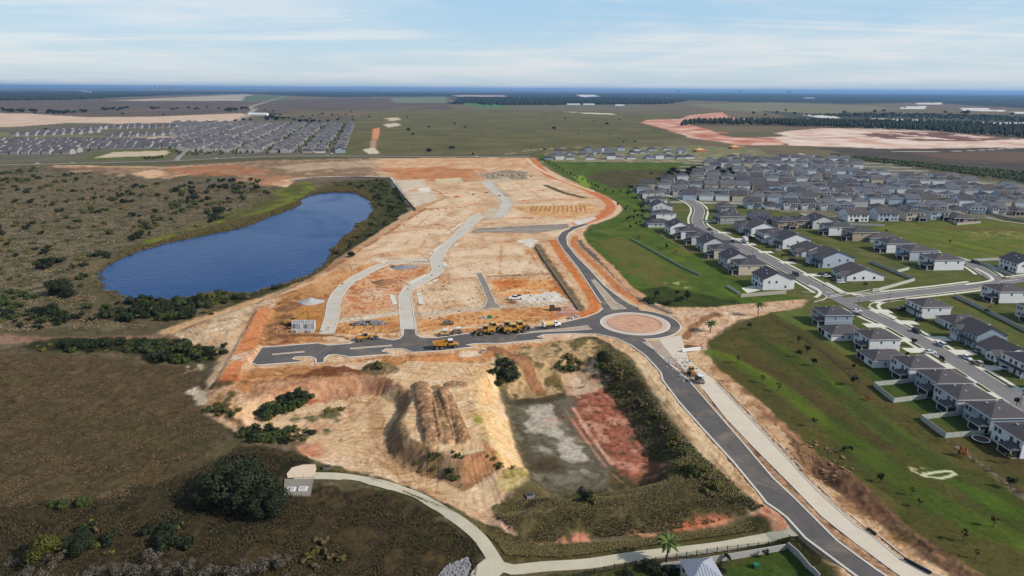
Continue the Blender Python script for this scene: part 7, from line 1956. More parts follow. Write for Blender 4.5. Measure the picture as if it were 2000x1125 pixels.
MB().add(v, [(3, 2, 1, 0), (0, 1, 5, 4), (1, 2, 6, 5), (2, 3, 7, 6), (3, 0, 4, 7), (4, 5, 9, 8), (5, 6, 10, 9), (6, 7, 11, 10), (7, 4, 8, 11), (8, 9, 13, 12), (9, 10, 14, 13), (10, 11, 15, 14), (11, 8, 12, 15), (12, 13, 14, 15)]).build('dump_body', M_YEL, r)
MB().box(-5.0, 4.2, -.5, .5, 1.0, 1.5).build('chassis', M_DKST, r)
cb = MB().box(.6, 2.3, -1.1, 1.1, 1.5, 3.5).build('cab', M_YEL, r)
MB().box(.75, 2.35, -1.13, 1.13, 2.4, 3.3).build('window', M_GLASS, cb)
v, f = loft([(2.35, 1.2, 1.2, 2.4, 1.0), (3.6, 1.2, 1.2, 2.2, .95), (4.6, 1.0, 1.2, 1.8, .8)]); MB().add(v, f).build('hood', M_YEL, r)
MB().box(.5, 2.4, -1.2, 1.2, 3.52, 3.66).build('cab_roof', M_WHT, r)
for xx in (-4.2, -2.3, 3.2):
    for yy_ in (-1.35, 1.35): wheel(r, xx, yy_, .85, .6)

def loader(px, py, hd, label, tan=False, bucket=True):
    r = place('wheel_loader', px, py, hd, label, 'wheel loader', 'yellow machines parked on the new road')
    m_ = M_TAN if tan else M_YEL
    v, f = loft([(-3.6, 1.0, 1.0, 2.3, .85), (-2.0, 1.15, .9, 2.5, .95), (-.7, 1.15, .9, 2.4, .95)]); MB().add(v, f).build('engine_cover', m_, r)
    cb = MB().box(-.8, .9, -.95, .95, 1.3, 3.4).build('cab', m_, r); MB().box(-.7, .95, -.98, .98, 2.2, 3.2).build('window', M_GLASS, cb)
    MB().box(-1.0, 1.1, -1.1, 1.1, 3.42, 3.56).build('cab_roof', M_TAN, r)
    MB().box(-.3, 2.6, -.55, .55, .9, 1.5).build('front_frame', m_, r)
    for yy_ in (-.7, .7): beam(r, 'lift_arm', (1.4, yy_, 2.0), (3.9, yy_, .8), .3, m_)
    v = [(3.6, -1.5, .15), (5.0, -1.5, .1), (3.7, -1.5, 1.4), (3.6, 1.5, .15), (5.0, 1.5, .1), (3.7, 1.5, 1.4), (3.5, -1.5, .8), (3.5, 1.5, .8)]
    MB().add(v, [(0, 1, 4, 3), (0, 3, 7, 6), (6, 7, 5, 2), (0, 6, 2, 1), (3, 4, 5, 7), (1, 2, 5, 4)][:5]).build('bucket', M_STEEL, r)
    for xx in (-2.2, 2.0):
        for yy_ in (-1.15, 1.15): wheel(r, xx, yy_, .85, .6)
    MB().tube((-2.6, .4, 2.4), (-2.6, .4, 3.2), .08).build('exhaust', M_DKST, r)
    r.scale = (1.15, 1.15, 1.2)
    return r
h2 = heading((935, 648), (1060, 638))
loader(948, 653, h2 + PI, 'yellow wheel loader at the western end of the parked machines')
loader(962, 647, h2 + .3, 'yellow wheel loader behind the westernmost loader')
loader(990, 645, h2 + PI, 'yellow wheel loader in the middle of the parked machines', True)
loader(1002, 650, h2, 'yellow wheel loader nearest the lane among the parked machines')
loader(1014, 645, h2 + .2, 'yellow wheel loader at the eastern end of the parked machines')

def roller(px, py, hd, label, m_, canopy=True, name='road_roller'):
    r = place(name, px, py, hd, label, 'road roller', 'rollers of the site')
    for xx in (-1.7, 1.7): MB().tube((xx, -1.0, .65), (xx, 1.0, .65), .65, n=18).build('drum', M_STEEL, r)
    MB().box(-1.9, 1.9, -.95, .95, 1.05, 1.35).build('frame', m_, r)
    MB().box(-1.7, -.3, -.8, .8, 1.35, 1.9).build('engine_cover', m_, r)
    MB().box(.1, .7, -.35, .35, 1.35, 1.95).build('seat', M_DKST, r)
    if canopy:
        for xx in (-.2, 1.3):
            for yy_ in (-.8, .8): MB().box(xx - .05, xx + .05, yy_ - .05, yy_ + .05, 1.35, 2.75).build('canopy_post', M_DKST, r)
        MB().box(-.5, 1.6, -1.0, 1.0, 2.75, 2.87).build('canopy', M_WHT, r)
    return r
roller(868, 656, h2, 'pale road roller with white canopy west of the loaders', M_TAN)
roller(893, 652, h2 + .2, 'road roller next to the pale one, nearer the loaders', M_STEEL)
roller(1366, 746, heading((1340, 718), (1400, 780)), 'grey road roller with tall canopy on the pale lane', M_STEEL)
roller(876, 634, .2, 'small grey roller alone on the orange soil behind the loaders', M_STEEL, False)

# motor grader
r = place('motor_grader', 716, 664, heading((690, 668), (740, 660)), 'long yellow motor grader at the mouth of the side road', 'motor grader')
v, f = loft([(-4.2, .9, 1.0, 2.2, .8), (-2.6, 1.0, .9, 2.3, .85), (-1.4, 1.0, .9, 2.3, .85)]); MB().add(v, f).build('engine_cover', M_YEL, r)
cb = MB().box(-1.4, .2, -.85, .85, 1.2, 3.3).build('cab', M_YEL, r); MB().box(-1.3, .25, -.88, .88, 2.0, 3.15).build('window', M_GLASS, cb)
MB().box(-1.5, .35, -.95, .95, 3.32, 3.44).build('cab_roof', M_TAN, r)
beam(r, 'front_beam', (.2, 0, 2.0), (4.4, 0, 1.4), .45, M_YEL)
MB().rbox(1.8, 0, .1, .75, .15, 3.9, .5).build('blade', M_STEEL, r)
MB().tube((1.6, 0, .8), (1.6, 0, 1.6), .6, n=14).build('turntable', M_YEL, r)
for xx in (-3.6, -2.0, 4.0):
    for yy_ in (-1.1, 1.1): wheel(r, xx, yy_, .7, .45)

# tank truck
r = place('tank_truck', 1078, 639, heading((1050, 641), (1100, 634)), 'tank truck with white cab and tan tank at the kerb', 'tank truck')
MB().tube((-4.2, 0, 1.9), (.6, 0, 1.9), 1.15, n=18).build('tank', M_TAN, r)
MB().box(-4.5, -3.9, -1.1, 1.1, 1.0, 3.1).build('hose_rack', M_WHT, r)
MB().box(-4.4, 3.4, -.5, .5, .6, 1.0).build('chassis', M_DKST, r)
v, f = loft([(.9, 1.1, .7, 2.9, 1.0), (2.2, 1.1, .7, 2.8, 1.0), (2.6, 1.05, .7, 1.8, .9), (3.9, .95, .7, 1.6, .8)]); MB().add(v, f).build('cab', M_WHT, r)
MB().box(1.1, 2.2, -1.12, 1.12, 1.9, 2.6).build('window', M_GLASS, r)
for xx in (-3.2, -2.0, 2.9):
    for yy_ in (-1, 1): wheel(r, xx, yy_, .55, .35)

# service truck on the white pad
r = place('service_truck', 1007, 585, heading((992, 585), (1022, 583)) + PI, 'white service truck with dark gear on the white pad', 'truck')
v, f = loft([(3.6, .95, .6, 1.3, .85), (2.4, 1.05, .5, 1.45, .95), (.5, 1.05, .5, 1.4, 1.0), (-3.6, 1.05, .6, 1.4, 1.05)]); MB().add(v[::1], [tuple(reversed(q)) for q in f]).build('body', M_WHT, r)
v, f = loft([(-.6, .95, 1.4, 2.2, .8), (.9, .95, 1.4, 2.2, .8), (1.7, .92, 1.38, 1.45, .85)]); MB().add(v, f).build('window', M_GLASS, r)
MB().box(-.6, 1.0, -.84, .84, 2.18, 2.28).build('roof', M_WHT, r)
for yy_ in (-.98, .86): MB().box(-3.5, -.9, yy_, yy_ + .14, 1.4, 1.9).build('tool_box', M_WHT, r)
MB().box(-2.6, -1.0, -.6, .6, 1.42, 2.3).build('compressor', M_DKST, r)
beam(r, 'crane_arm', (-3.2, 0, 1.5), (-1.2, 0, 3.0), .22, M_DKST)
for xx in (-2.4, 2.4):
    for yy_ in (-.95, .95): wheel(r, xx, yy_, .48, .3)

# excavator and the concrete pieces in front of it
x, y = P(570, 634)
r = empty('excavator', (x, y, 0), .12, 'yellow excavator with raised boom on the brown yard', 'excavator')
for yy_ in (-1.2, 1.2):
    m = MB(); prof = [(-2.2, .45), (-1.8, .05), (1.8, .05), (2.2, .45), (1.8, .95), (-1.8, .95)]
    m.prism(prof, yy_ - .3, yy_ + .3); m.build('track', M_DKST, r)
MB().box(-1.5, 1.5, -.9, .9, .5, 1.0).build('undercarriage', M_DKST, r)
v, f = loft([(-2.9, 1.3, 1.1, 2.2, 1.2), (-1.0, 1.4, 1.1, 2.4, 1.3), (1.0, 1.4, 1.1, 1.9, 1.35)]); MB().add(v, f).build('upper_body', M_YEL, r)
cb = MB().box(-.1, 1.5, .2, 1.3, 1.5, 3.1).build('cab', M_YEL, r); MB().box(.0, 1.55, .17, 1.33, 1.95, 2.95).build('window', M_GLASS, cb)
beam(r, 'boom', (1.0, -.3, 1.8), (4.6, -.3, 5.2), .6, M_YEL, .8); beam(r, 'boom', (4.4, -.3, 5.1), (7.2, -.3, 6.0), .55, M_YEL, .7)
beam(r, 'stick', (7.3, -.3, 6.3), (7.6, -.3, 2.0), .4, M_YEL, .6)
m = MB(); m.prism([(6.9, 2.2), (8.0, 2.0), (8.1, 1.0), (7.2, .7), (6.7, 1.3)], -.95, .35); m.build('bucket', M_STEEL, r)
M_BOXC = mat('precast_concrete', (196, 196, 198), .85, noise=.08, scale=.8)
m = MB(); t_ = .22
m.box(-.75, .75, -.75, -.75 + t_, 0, 1.5); m.box(-.75, .75, .75 - t_, .75, 0, 1.5); m.box(-.75, -.75 + t_, -.75 + t_, .75 - t_, 0, 1.5); m.box(.75 - t_, .75, -.75 + t_, .75 - t_, 0, 1.5)
bme = m.mesh('concrete_box', M_BOXC); k = 0
for i in range(6):
    for j in range(3):
        for lv in range(2 if j > 0 else 1):
            x, y = P(573 + i * 7.6 + j * .7 + (i * 7 + j * 3) % 5 * .25, 648 - j * 4.9 + (i * 5) % 3 * .4)
            o = link_mesh('concrete_box', bme, None, (x, y, lv * 1.52), .11 * ((i * 3 + j) % 4) - .1)
            o.scale = (1, 1, 1 if lv or j else .8)
            tag(o, f"grey precast box by excavator, {['front', 'middle', 'rear'][j]} row, {ORD[i]} from west, {['bottom', 'top'][lv]} layer", 'concrete box', 'precast drain boxes'); k += 1

# dozer on the pale lane
hd_ = heading((1340, 718), (1400, 780))
r = place('bulldozer', 1351, 732, hd_, 'yellow bulldozer on the edge of the pale lane', 'bulldozer')
for yy_ in (-1.0, 1.0): MB().prism([(-1.7, .4), (-1.3, .05), (1.3, .05), (1.7, .4), (1.3, .95), (-1.3, .95)], yy_ - .28, yy_ + .28).build('track', M_DKST, r)
v, f = loft([(-.3, .75, .6, 1.9, .7), (1.6, .7, .6, 1.8, .6)]); MB().add(v, f).build('engine_cover', M_YEL, r)
cb = MB().box(-1.5, -.2, -.8, .8, .8, 2.7).build('cab', M_YEL, r); MB().box(-1.45, -.15, -.83, .83, 1.7, 2.5).build('window', M_GLASS, cb)
MB().box(-1.6, -.1, -.9, .9, 2.7, 2.82).build('cab_roof', M_YEL, r)
MB().prism([(2.3, .1), (2.5, .1), (2.4, .6), (2.55, 1.2), (2.35, 1.2)], -1.6, 1.6).build('blade', M_STEEL, r)
for yy_ in (-1.0, 1.0): beam(r, 'push_arm', (.3, yy_, .5), (2.35, yy_, .45), .2, M_YEL)
# white pipes, black pipes, bins
M_PIPE = mat('white_pipe', (224, 224, 224), .5); M_BPIPE = mat('black_pipe', (34, 36, 44), .5)
a_, b_ = P(1332, 688), P(1368, 684)
for i in range(3):
    off = (0, i * .75) if i < 2 else (0, .37)
    zz = .38 if i < 2 else 1.0
    o = MB().tube((a_[0], a_[1] + off[1], zz), (b_[0], b_[1] + off[1], zz), .37, n=14).build('pipe', M_PIPE)
    tag(o, f"long white pipe of the bundle below the roundabout, {['front', 'rear', 'topmost'][i]} one", 'pipe', 'white pipe bundle')
for (p0, p1, lb) in (((1694, 1035), (1710, 1046), 'short black pipe lying by the kerb of the pale lane'), ((1766, 1094), (1818, 1122), 'long black pipe lying by the kerb at the near end of the pale lane')):
    a_, b_ = P(*p0), P(*p1)
    o = MB().tube((a_[0], a_[1], .42), (b_[0], b_[1], .42), .38, n=14).build('pipe', M_BPIPE); tag(o, lb, 'pipe', 'black pipes')
M_BIN = mat('rusty_bin', (96, 74, 62), .8, noise=.15, scale=1)
def bin_(px, py, lx, ly, hz_, a, label, m_=M_BIN):
    x, y = P(px, py); r = empty('skip_bin', (x, y, 0), a, label, 'skip', 'bins on the orange soil')
    m = MB(); t_ = .1
    m.box(-lx / 2, lx / 2, -ly / 2, -ly / 2 + t_, .1, hz_); m.box(-lx / 2, lx / 2, ly / 2 - t_, ly / 2, .1, hz_); m.box(-lx / 2, -lx / 2 + t_, -ly / 2 + t_, ly / 2 - t_, .1, hz_); m.box(lx / 2 - t_, lx / 2, -ly / 2 + t_, ly / 2 - t_, .1, hz_); m.box(-lx / 2 + t_, lx / 2 - t_, -ly / 2 + t_, ly / 2 - t_, .1, .25)
    m.build('bin_body', m_, r)
    for xx in (-lx / 2 + .3, lx / 2 - .3): MB().box(xx - .08, xx + .08, -ly / 2 - .08, -ly / 2, .1, hz_).build('rib', m_, r)
bin_(1078, 606, 2.2, 2.0, 2.4, .1, 'tall brown bin on the orange soil near the upper road'); bin_(1088, 606, 3.4, 1.8, 1.1, .1, 'low brown skip beside the tall brown bin')
o = MB().rbox(P(957, 621)[0], P(957, 621)[1], 0, .9, 2.0, 1.6, .3, .95).rbox(P(957, 621)[0], P(957, 621)[1], .9, 1.3, 1.9, 1.5, .3, .45).build('tarp_bale', mat('green_tarp', (40, 120, 80), .8)); tag(o, 'green tarpaulin-wrapped bale on the orange soil behind the loaders', 'bale')
for i, (px, py) in enumerate([(945, 622), (1115, 622), (1124, 619), (768, 522), (925, 380), (950, 377), (975, 383)]):
    x, y = P(px, py); m = MB()
    for t in range(9):
        a = 2.4 * t + i; d = .28 * math.sqrt(t) ; m.rbox(x + d * 2.0 * math.cos(a), y + d * 1.4 * math.sin(a), 0, .35 + .9 * (1 - t / 9), .5 + .25 * (t % 3), .35 + .2 * (t % 2), a * 1.7, .7)
    o = m.build('debris_pile', M_BOXC if i < 3 else M_STEEL)
    tag(o, f"small pile of broken material on the bare site, {ORD[i]} from the near side", 'debris pile', 'debris piles')
# heaps of gravel, soil and rubble
def heap(name, px, py, r_, h_, m_, label, cat, ell=1.0, rot=0.0, seed=0):
    x, y = P(px, py); rs = np.random.RandomState(seed + int(px)); n = 22; v = []; f = []
    rings = 7
    for k in range(rings):
        t = k / (rings - 1)
        for i in range(n):
            a = 6.283 * i / n; rr = r_ * (1 - t) * (1 + .12 * math.sin(3 * a + seed) + rs.uniform(-.06, .06)) + .02
            ex, ey = math.cos(a) * rr * ell, math.sin(a) * rr
            v.append((x + ex * math.cos(rot) - ey * math.sin(rot), y + ex * math.sin(rot) + ey * math.cos(rot), h_ * (t ** 1.15) * (1 + rs.uniform(-.05, .05)) - .1 * (k == 0)))
    for k in range(rings - 1):
        for i in range(n):
            j = (i + 1) % n; f.append((k * n + i, k * n + j, (k + 1) * n + j, (k + 1) * n + i))
    o = MB().add(v, f).build(name, m_); return tag(o, label, cat)
M_GRAV = mat('grey_gravel', (176, 174, 172), .9, noise=.15, scale=2, bump=.1); M_SOIL = mat('brown_soil_heap', (150, 108, 78), .95, noise=.15, scale=1.2, bump=.1); M_DGRAV = mat('dark_gravel', (140, 138, 140), .9, noise=.15, scale=2, bump=.1)
heap('gravel_heap', 606, 590, 5.0, 2.3, M_GRAV, 'pale grey gravel heap behind the excavator', 'gravel heap', 1.3)
heap('gravel_heap', 790, 522, 5.5, 1.5, M_DGRAV, 'low dark grey gravel heap beside the small grey lane', 'gravel heap', 1.6, .1)
heap('soil_heap', 749, 552, 4.6, 2.0, M_SOIL, 'brown soil heap on the orange ground between the two grey lanes', 'soil heap', 1.5)
heap('soil_heap', 893, 385, 3.5, 1.4, mat('red_soil', (190, 104, 66), .95, noise=.1), 'small red soil heap among the far lots', 'soil heap', 1.3)
heap('soil_heap', 1405, 616, 2.6, 1.2, M_SOIL, 'small soil heap on the sandy haul road', 'soil heap')
rs = np.random.RandomState(9); stone_me = None
def stones(name, pts_n, cpx, cpy, rx, ry, s0, s1, m_, label, cat, hmax):
    x0, y0 = P(cpx, cpy); v = []; f = []
    for i in range(pts_n):
        a = rs.random_sample() * 6.283; d = math.sqrt(rs.random_sample()); x = x0 + math.cos(a) * d * rx; y = y0 + math.sin(a) * d * ry
        z = hmax * (1 - d) * rs.uniform(.6, 1) + (gz(x, y) if hmax < .5 else 0); s = rs.uniform(s0, s1); b = len(v)
        q = [(-1, -1, -1), (1, -1, -1), (1, 1, -1), (-1, 1, -1), (-1, -1, 1), (1, -1, 1), (1, 1, 1), (-1, 1, 1)]
        ang = rs.random_sample() * 3.1; ca, sa = math.cos(ang), math.sin(ang)
        for ax, ay, az in q:
            ax, ay, az = ax * s * rs.uniform(.6, 1.1), ay * s * rs.uniform(.5, 1), az * s * rs.uniform(.4, .8)
            v.append((x + ax * ca - ay * sa, y + ax * sa + ay * ca, z + az + s * .3))
        f += [tuple(b + t for t in c) for c in ((4, 5, 6, 7), (0, 1, 5, 4), (1, 2, 6, 5), (2, 3, 7, 6), (3, 0, 4, 7))]
    o = MB().add(v, f).build(name, m_); o['kind'] = 'stuff'; return o
stones('rubble', 150, 724, 632, 7.5, 3.2, .2, .6, M_DGRAV, '', '', 1.4)
stones('rubble', 25, 692, 634, 2.2, 1.2, .2, .5, M_STEEL, '', '', .6)
stones('rubble', 170, 986, 343, 38, 26, .4, 1.2, mat('pale_rubble', (196, 176, 152), .9, noise=.15, scale=1), '', '', 1.0)
for cx_, cy_, rx_, ry_, k_ in ((890, 545, 55, 60, 70), (720, 560, 22, 25, 60), (960, 625, 30, 5, 50), (700, 645, 18, 5, 40), (1040, 560, 22, 25, 40), (860, 430, 30, 60, 50), (1050, 400, 28, 50, 50), (560, 640, 12, 8, 40), (1600, 900, 8, 12, 60)):
    stones('site_clods', k_, cx_, cy_, rx_, ry_, .15, .5, mat('clod_soil', (150, 116, 88), .95, noise=.25, scale=.3), '', '', .05)
stones('roadside_rubble', 90, 1335, 720, 7, 14, .15, .4, M_GRAV, '', '', .3)
stones('island_rubble', 40, 1240, 636, 9, 7, .1, .3, mat('island_clods', (200, 150, 120), .9), '', '', .2)

# ---- pump pad, headwall, inlets at the path
g = G(584, 950)
pad = empty('pump_pad', (g.x, g.y, g.z), 0, 'concrete pump pad with two white hatches at the end of the footpath', 'pump pad')
M_PAD = mat('old_concrete', (140, 134, 124), .9, noise=.1, scale=.8)
def lp(px, py): q = G(px, py); return (q.x - g.x, q.y - g.y)
pq = [lp(556, 936), lp(612, 937), lp(606, 970), lp(554, 967)]
m = MB(); m.add([(a, b, -.3) for a, b in pq] + [(a, b, .25) for a, b in pq], [(4, 5, 6, 7), (0, 1, 5, 4), (1, 2, 6, 5), (2, 3, 7, 6), (3, 0, 4, 7)]); m.build('slab', M_PAD, pad)
for px, py in ((569, 958), (592, 957)):
    a, b = lp(px, py); h_ = MB().rbox(a, b, .25, .6, 2.2, 1.9, .05).build('hatch', M_WHT, pad); MB().rbox(a, b, .6, .68, 1.5, 1.2, .05).build('lid', M_GRAV, h_)
a, b = lp(566, 960); MB().tube((a, b, .2), (a, b, 1.3), .12).build('pipe', M_DKST, pad)
for i in range(4):
    for t in (0, .33, .67):
        p0, p1 = pq[i], pq[(i + 1) % 4]; x, y = p0[0] + (p1[0] - p0[0]) * t, p0[1] + (p1[1] - p0[1]) * t
        MB().tube((x, y, .2), (x, y, 1.6), .04, n=5).build('fence_post', M_DKST, pad)
turn = [G(*q)[:2] for q in [(570, 914), (592, 908), (616, 908), (618, 916), (614, 932), (562, 934), (560, 926)]]
mask = None
sheet('turning_pad', [tuple(q) for q in turn], max(gz(*q) for q in turn) + .2, road_mat('stained_concrete', (214, 186, 158), (226, 210, 188), .3))
g2 = G(890, 1108)
ap = [G(*q) for q in [(852, 1128), (872, 1105), (914, 1088), (920, 1104), (912, 1128), (905, 1150), (850, 1150)]]
rs = np.random.RandomState(4); hw = empty('riprap_apron', (g2.x, g2.y, g2.z), 0, 'grey rock apron beside the near end of the footpath', 'rock apron')
apw = np.array([(q.x, q.y) for q in ap]); lo, hi = apw.min(0), apw.max(0)
m = MB(); m.add([(q.x - g2.x, q.y - g2.y, .12) for q in ap], [tuple(range(len(ap)))]); m.build('bed', M_DGRAV, hw)
v = []; f = []; cnt = 0
while cnt < 700:
    q = lo + (hi - lo) * rs.random_sample(2)
    if sdf(apw, np.array([q[0]]), np.array([q[1]]))[0] < .1: continue
    s = rs.uniform(.12, .3); b = len(v); cnt += 1
    for ax, ay, az in [(-1, -1, 0), (1, -1, 0), (1, 1, 0), (-1, 1, 0), (-.6, -.6, 1), (.6, -.6, 1), (.6, .6, 1), (-.6, .6, 1)]:
        v.append((q[0] - g2.x + ax * s * rs.uniform(.6, 1.1), q[1] - g2.y + ay * s * rs.uniform(.6, 1.1), .1 + az * s * rs.uniform(.6, 1.2)))
    f += [tuple(b + t for t in c) for c in ((4, 5, 6, 7), (0, 1, 5, 4), (1, 2, 6, 5), (2, 3, 7, 6), (3, 0, 4, 7))]
st = MB().add(v, f).build('stones', mat('rock_grey', (150, 150, 154), .9, noise=.15, scale=2), hw); st['kind'] = 'stuff'
def inlet(px, py, label, s=1.0, m_=M_DGRAV):
    q = G(px, py); r = empty('drain_inlet', (q.x, q.y, q.z), .3, label, 'drain inlet', 'drain inlets')
    MB().box(-.9 * s, .9 * s, -.7 * s, .7 * s, -.3, .8 * s).build('chamber', m_, r); MB().box(-.75 * s, .75 * s, -.55 * s, .55 * s, .8 * s, .86 * s).build('grate', M_DKST, r)
inlet(638, 915, 'dark drain inlet box in the grass beside the footpath', 1.1, M_STEEL); inlet(1035, 970, 'grey drain inlet box on the edge of the pit floor', 1.2)
inlet(943, 688, 'pale drain box by the road edge above the sand mound', .9, M_GRAV)

# ---- fences, each panel and post of its own
M_VINYL = mat('pale_vinyl', (186, 190, 180), .6); M_VIN2 = mat('tan_vinyl', (180, 172, 160), .6)
M_METAL = mat('black_fence', (30, 32, 32), .6); M_WOOD = mat('weathered_wood', (112, 92, 74), .9, noise=.15, scale=2)
_fm = {}
def fence(pts, label, h=1.8, step=2.4, m_=None, group=None, kind='vinyl', world=False, name='fence'):
    m_ = m_ or M_VINYL
    ln = [tuple(q) for q in pts] if world else [tuple(G(*q)[:2]) for q in pts]
    r = empty(name, (ln[0][0], ln[0][1], gz(*ln[0])), 0, label, 'fence', group)
    for a, b in zip(ln[:-1], ln[1:]):
        L_ = math.dist(a, b); n = max(1, round(L_ / step)); d = L_ / n; an = math.atan2(b[1] - a[1], b[0] - a[0])
        key = (kind, round(d, 1), h, m_.name)
        if key not in _fm:
            dd = round(d, 1)
            if kind == 'vinyl': pm_ = MB().box(.06, dd - .06, -.025, .025, .05, h - .1).box(.06, dd - .06, -.05, .05, h - .1, h)
            elif kind == 'metal':
                pm_ = MB().box(.03, dd - .03, -.02, .02, .15, .2).box(.03, dd - .03, -.02, .02, h - .25, h - .2)
                for i in range(int(dd / .16)): pm_.box(.1 + i * .16, .125 + i * .16, -.012, .012, .1, h)
            elif kind == 'rail': pm_ = MB().box(.05, dd - .05, -.03, .03, .35, .47).box(.05, dd - .05, -.03, .03, .8, .92)
            else: pm_ = MB().box(0, dd, -.12, .12, -.4, h)
            po = MB().box(-.07, .07, -.07, .07, -.3, h + .08)
            _fm[key] = (pm_.mesh('panel' if kind != 'rail' else 'rails', m_), po.mesh('post', m_))
        pm_, po = _fm[key]
        for i in range(n):
            x, y = a[0] + (b[0] - a[0]) * i / n, a[1] + (b[1] - a[1]) * i / n
            z = gz(x, y) - r.location.z
            link_mesh(pm_.name.split('.')[0], pm_, r, (x - ln[0][0], y - ln[0][1], z), an)
            if kind != 'block': link_mesh('post', po, r, (x - ln[0][0], y - ln[0][1], z), an)
    if kind != 'block':
        x, y = ln[-1]; link_mesh('post', po, r, (x - ln[0][0], y - ln[0][1], gz(x, y) - r.location.z), an)
    return r
FG = 'pale vinyl fences of the back yards'
fence([(1775, 748), (1706, 755), (1745, 787), (1808, 779)], 'pale vinyl fence round the upper of two yards above the sloping green', group=FG)
fence([(1872, 812), (1798, 820), (1846, 856), (1920, 850)], 'pale vinyl fence round the lower of two yards above the sloping green', group=FG)
fence([(1700, 514), (1786, 549), (1716, 569), (1704, 570)], 'long pale vinyl fence round the corner house yard', group=FG)
fence([(1752, 533), (1775, 527)], 'short pale fence joining the long fence and the blue house', group=FG)
fence([(1864, 580), (1900, 597), (1950, 622), (2010, 652)], 'long pale fence running from the cross street between the gardens', group=FG)
fence([(1956, 508), (1899, 511), (1930, 522), (1975, 540)], 'pale fence round the yard by the eastern crossroads', group=FG)
fence([(1641, 436), (1660, 440), (1728, 442), (1729, 436)], 'pale fence in front of the white veranda house', group=FG)
fence([(1848, 430), (1869, 440), (1915, 436), (1900, 430)], 'pale wall round the pool yard at the open field end', m_=M_VIN2, group=FG)
fence([(1936, 420), (1968, 428), (2010, 436)], 'tan wall behind the long tan house', m_=M_VIN2, group=FG)
fence([(1420, 561), (1443, 575)], 'white low fence at the edge of the small terrace lawn', h=1.3, m_=M_WHT, group=FG)
fence([(1447, 581), (1535, 574)], 'pale wall below the last house of the green bank', h=2.0, m_=M_VIN2, group=FG)
fence([(1233, 468), (1280, 494), (1330, 522), (1368, 539)], 'long low pale retaining wall across the green bank', h=1.1, step=4, m_=mat('wall_block', (160, 166, 150), .9, noise=.1, scale=.5), kind='block', name='retaining_wall')
fence([(1865, 870), (1900, 896), (1950, 932), (2010, 975)], 'weathered rail fence along the foot of the sloping green', h=1.1, step=2.6, m_=M_WOOD, kind='rail')
fence([(1508, 622), (1560, 652), (1620, 695), (1680, 748)], 'low wire fence along the upper edge of the sloping green', h=.8, step=4, m_=M_WOOD, kind='rail')
fence([(760, 349), (770, 362), (790, 388), (812, 412)], 'grey retaining wall on the east bank of the pond', h=1.9, step=6, m_=mat('dark_wall_block', (104, 106, 108), .9, noise=.1, scale=.5), kind='block', name='retaining_wall')
fence([(568, 354), (610, 349), (690, 347), (760, 349)], 'grey retaining wall on the far bank of the pond', h=1.4, step=8, m_=MATS['dark_wall_block'], kind='block', name='retaining_wall')
fence([(1046, 482), (1060, 505), (1086, 542), (1112, 580), (1130, 605)], 'dark block wall along the ditch beside the upper road', h=.8, step=4, m_=mat('brown_wall_block', (150, 138, 120), .9, noise=.12, scale=.5), kind='block', name='retaining_wall')
fence([(1100, 1135), (1200, 1112), (1300, 1095), (1400, 1079), (1540, 1055), (1556, 1058), (1600, 1100)], 'black metal picket fence below the footpath', h=1.5, step=2.4, m_=M_METAL, kind='metal')
fence([(1290, 1112), (1360, 1103), (1440, 1090), (1538, 1070), (1560, 1090), (1600, 1130)], 'pale grey block wall round the near garden', h=1.6, step=2.5, m_=mat('garden_wall_block', (176, 174, 168), .9, noise=.08, scale=.6), kind='block', name='garden_wall')

# ---- pavilion with a metal roof at the near edge
ax_, ay_ = P(1372, 1097, 2.9); zb = gz(ax_, ay_)
r = empty('pavilion', (ax_, ay_, zb), .12, 'pavilion with pale ribbed metal hip roof at the near edge', 'pavilion')
M_MROOF = mat('pale_metal_roof', (158, 164, 176), .5, spec=.4)
hs, zt, ze = 3.7, 2.9 - zb, 2.9 - zb - 2.0
m = MB(); m.add([(-hs, -hs, ze), (hs, -hs, ze), (hs, hs, ze), (-hs, hs, ze), (0, 0, zt)], [(0, 1, 4), (1, 2, 4), (2, 3, 4), (3, 0, 4), (3, 2, 1, 0)]); rf = m.build('roof', M_MROOF, r)
for side in range(4):
    c, s = math.cos(side * PI / 2), math.sin(side * PI / 2)
    for i in range(-5, 6):
        t = i / 5.5; a = (t * hs, -hs, ze + .03); b = (t * hs, -hs * abs(t), ze + (zt - ze) * (1 - abs(t)) + .03)
        if abs(t) > .97: continue
        rot = lambda q: (q[0] * c - q[1] * s, q[0] * s + q[1] * c, q[2])
        MB().tube(rot(a), rot(b), .05, n=4).build('rib', M_MROOF, rf)
for sx in (-1, 1):
    for sy in (-1, 1): MB().box(sx * (hs - .5) - .15, sx * (hs - .5) + .15, sy * (hs - .5) - .15, sy * (hs - .5) + .15, -.3, ze).build('post', M_TRIM, r)
MB().box(-hs + .2, hs - .2, -hs + .2, hs - .2, -.2, .12).build('floor', M_PATHC, r)
q = G(1476, 1108); r = empty('utility_box', (q.x, q.y, q.z), .2, 'small green utility box on the near lawn', 'utility box')
MB().rbox(0, 0, -.1, .9, 1.3, 1.1, 0, .93).build('cabinet', mat('utility_green', (28, 92, 66), .6), r); MB().rbox(0, 0, .9, 1.0, 1.3, 1.1).build('lid', mat('utility_lid', (40, 110, 82), .6), r)
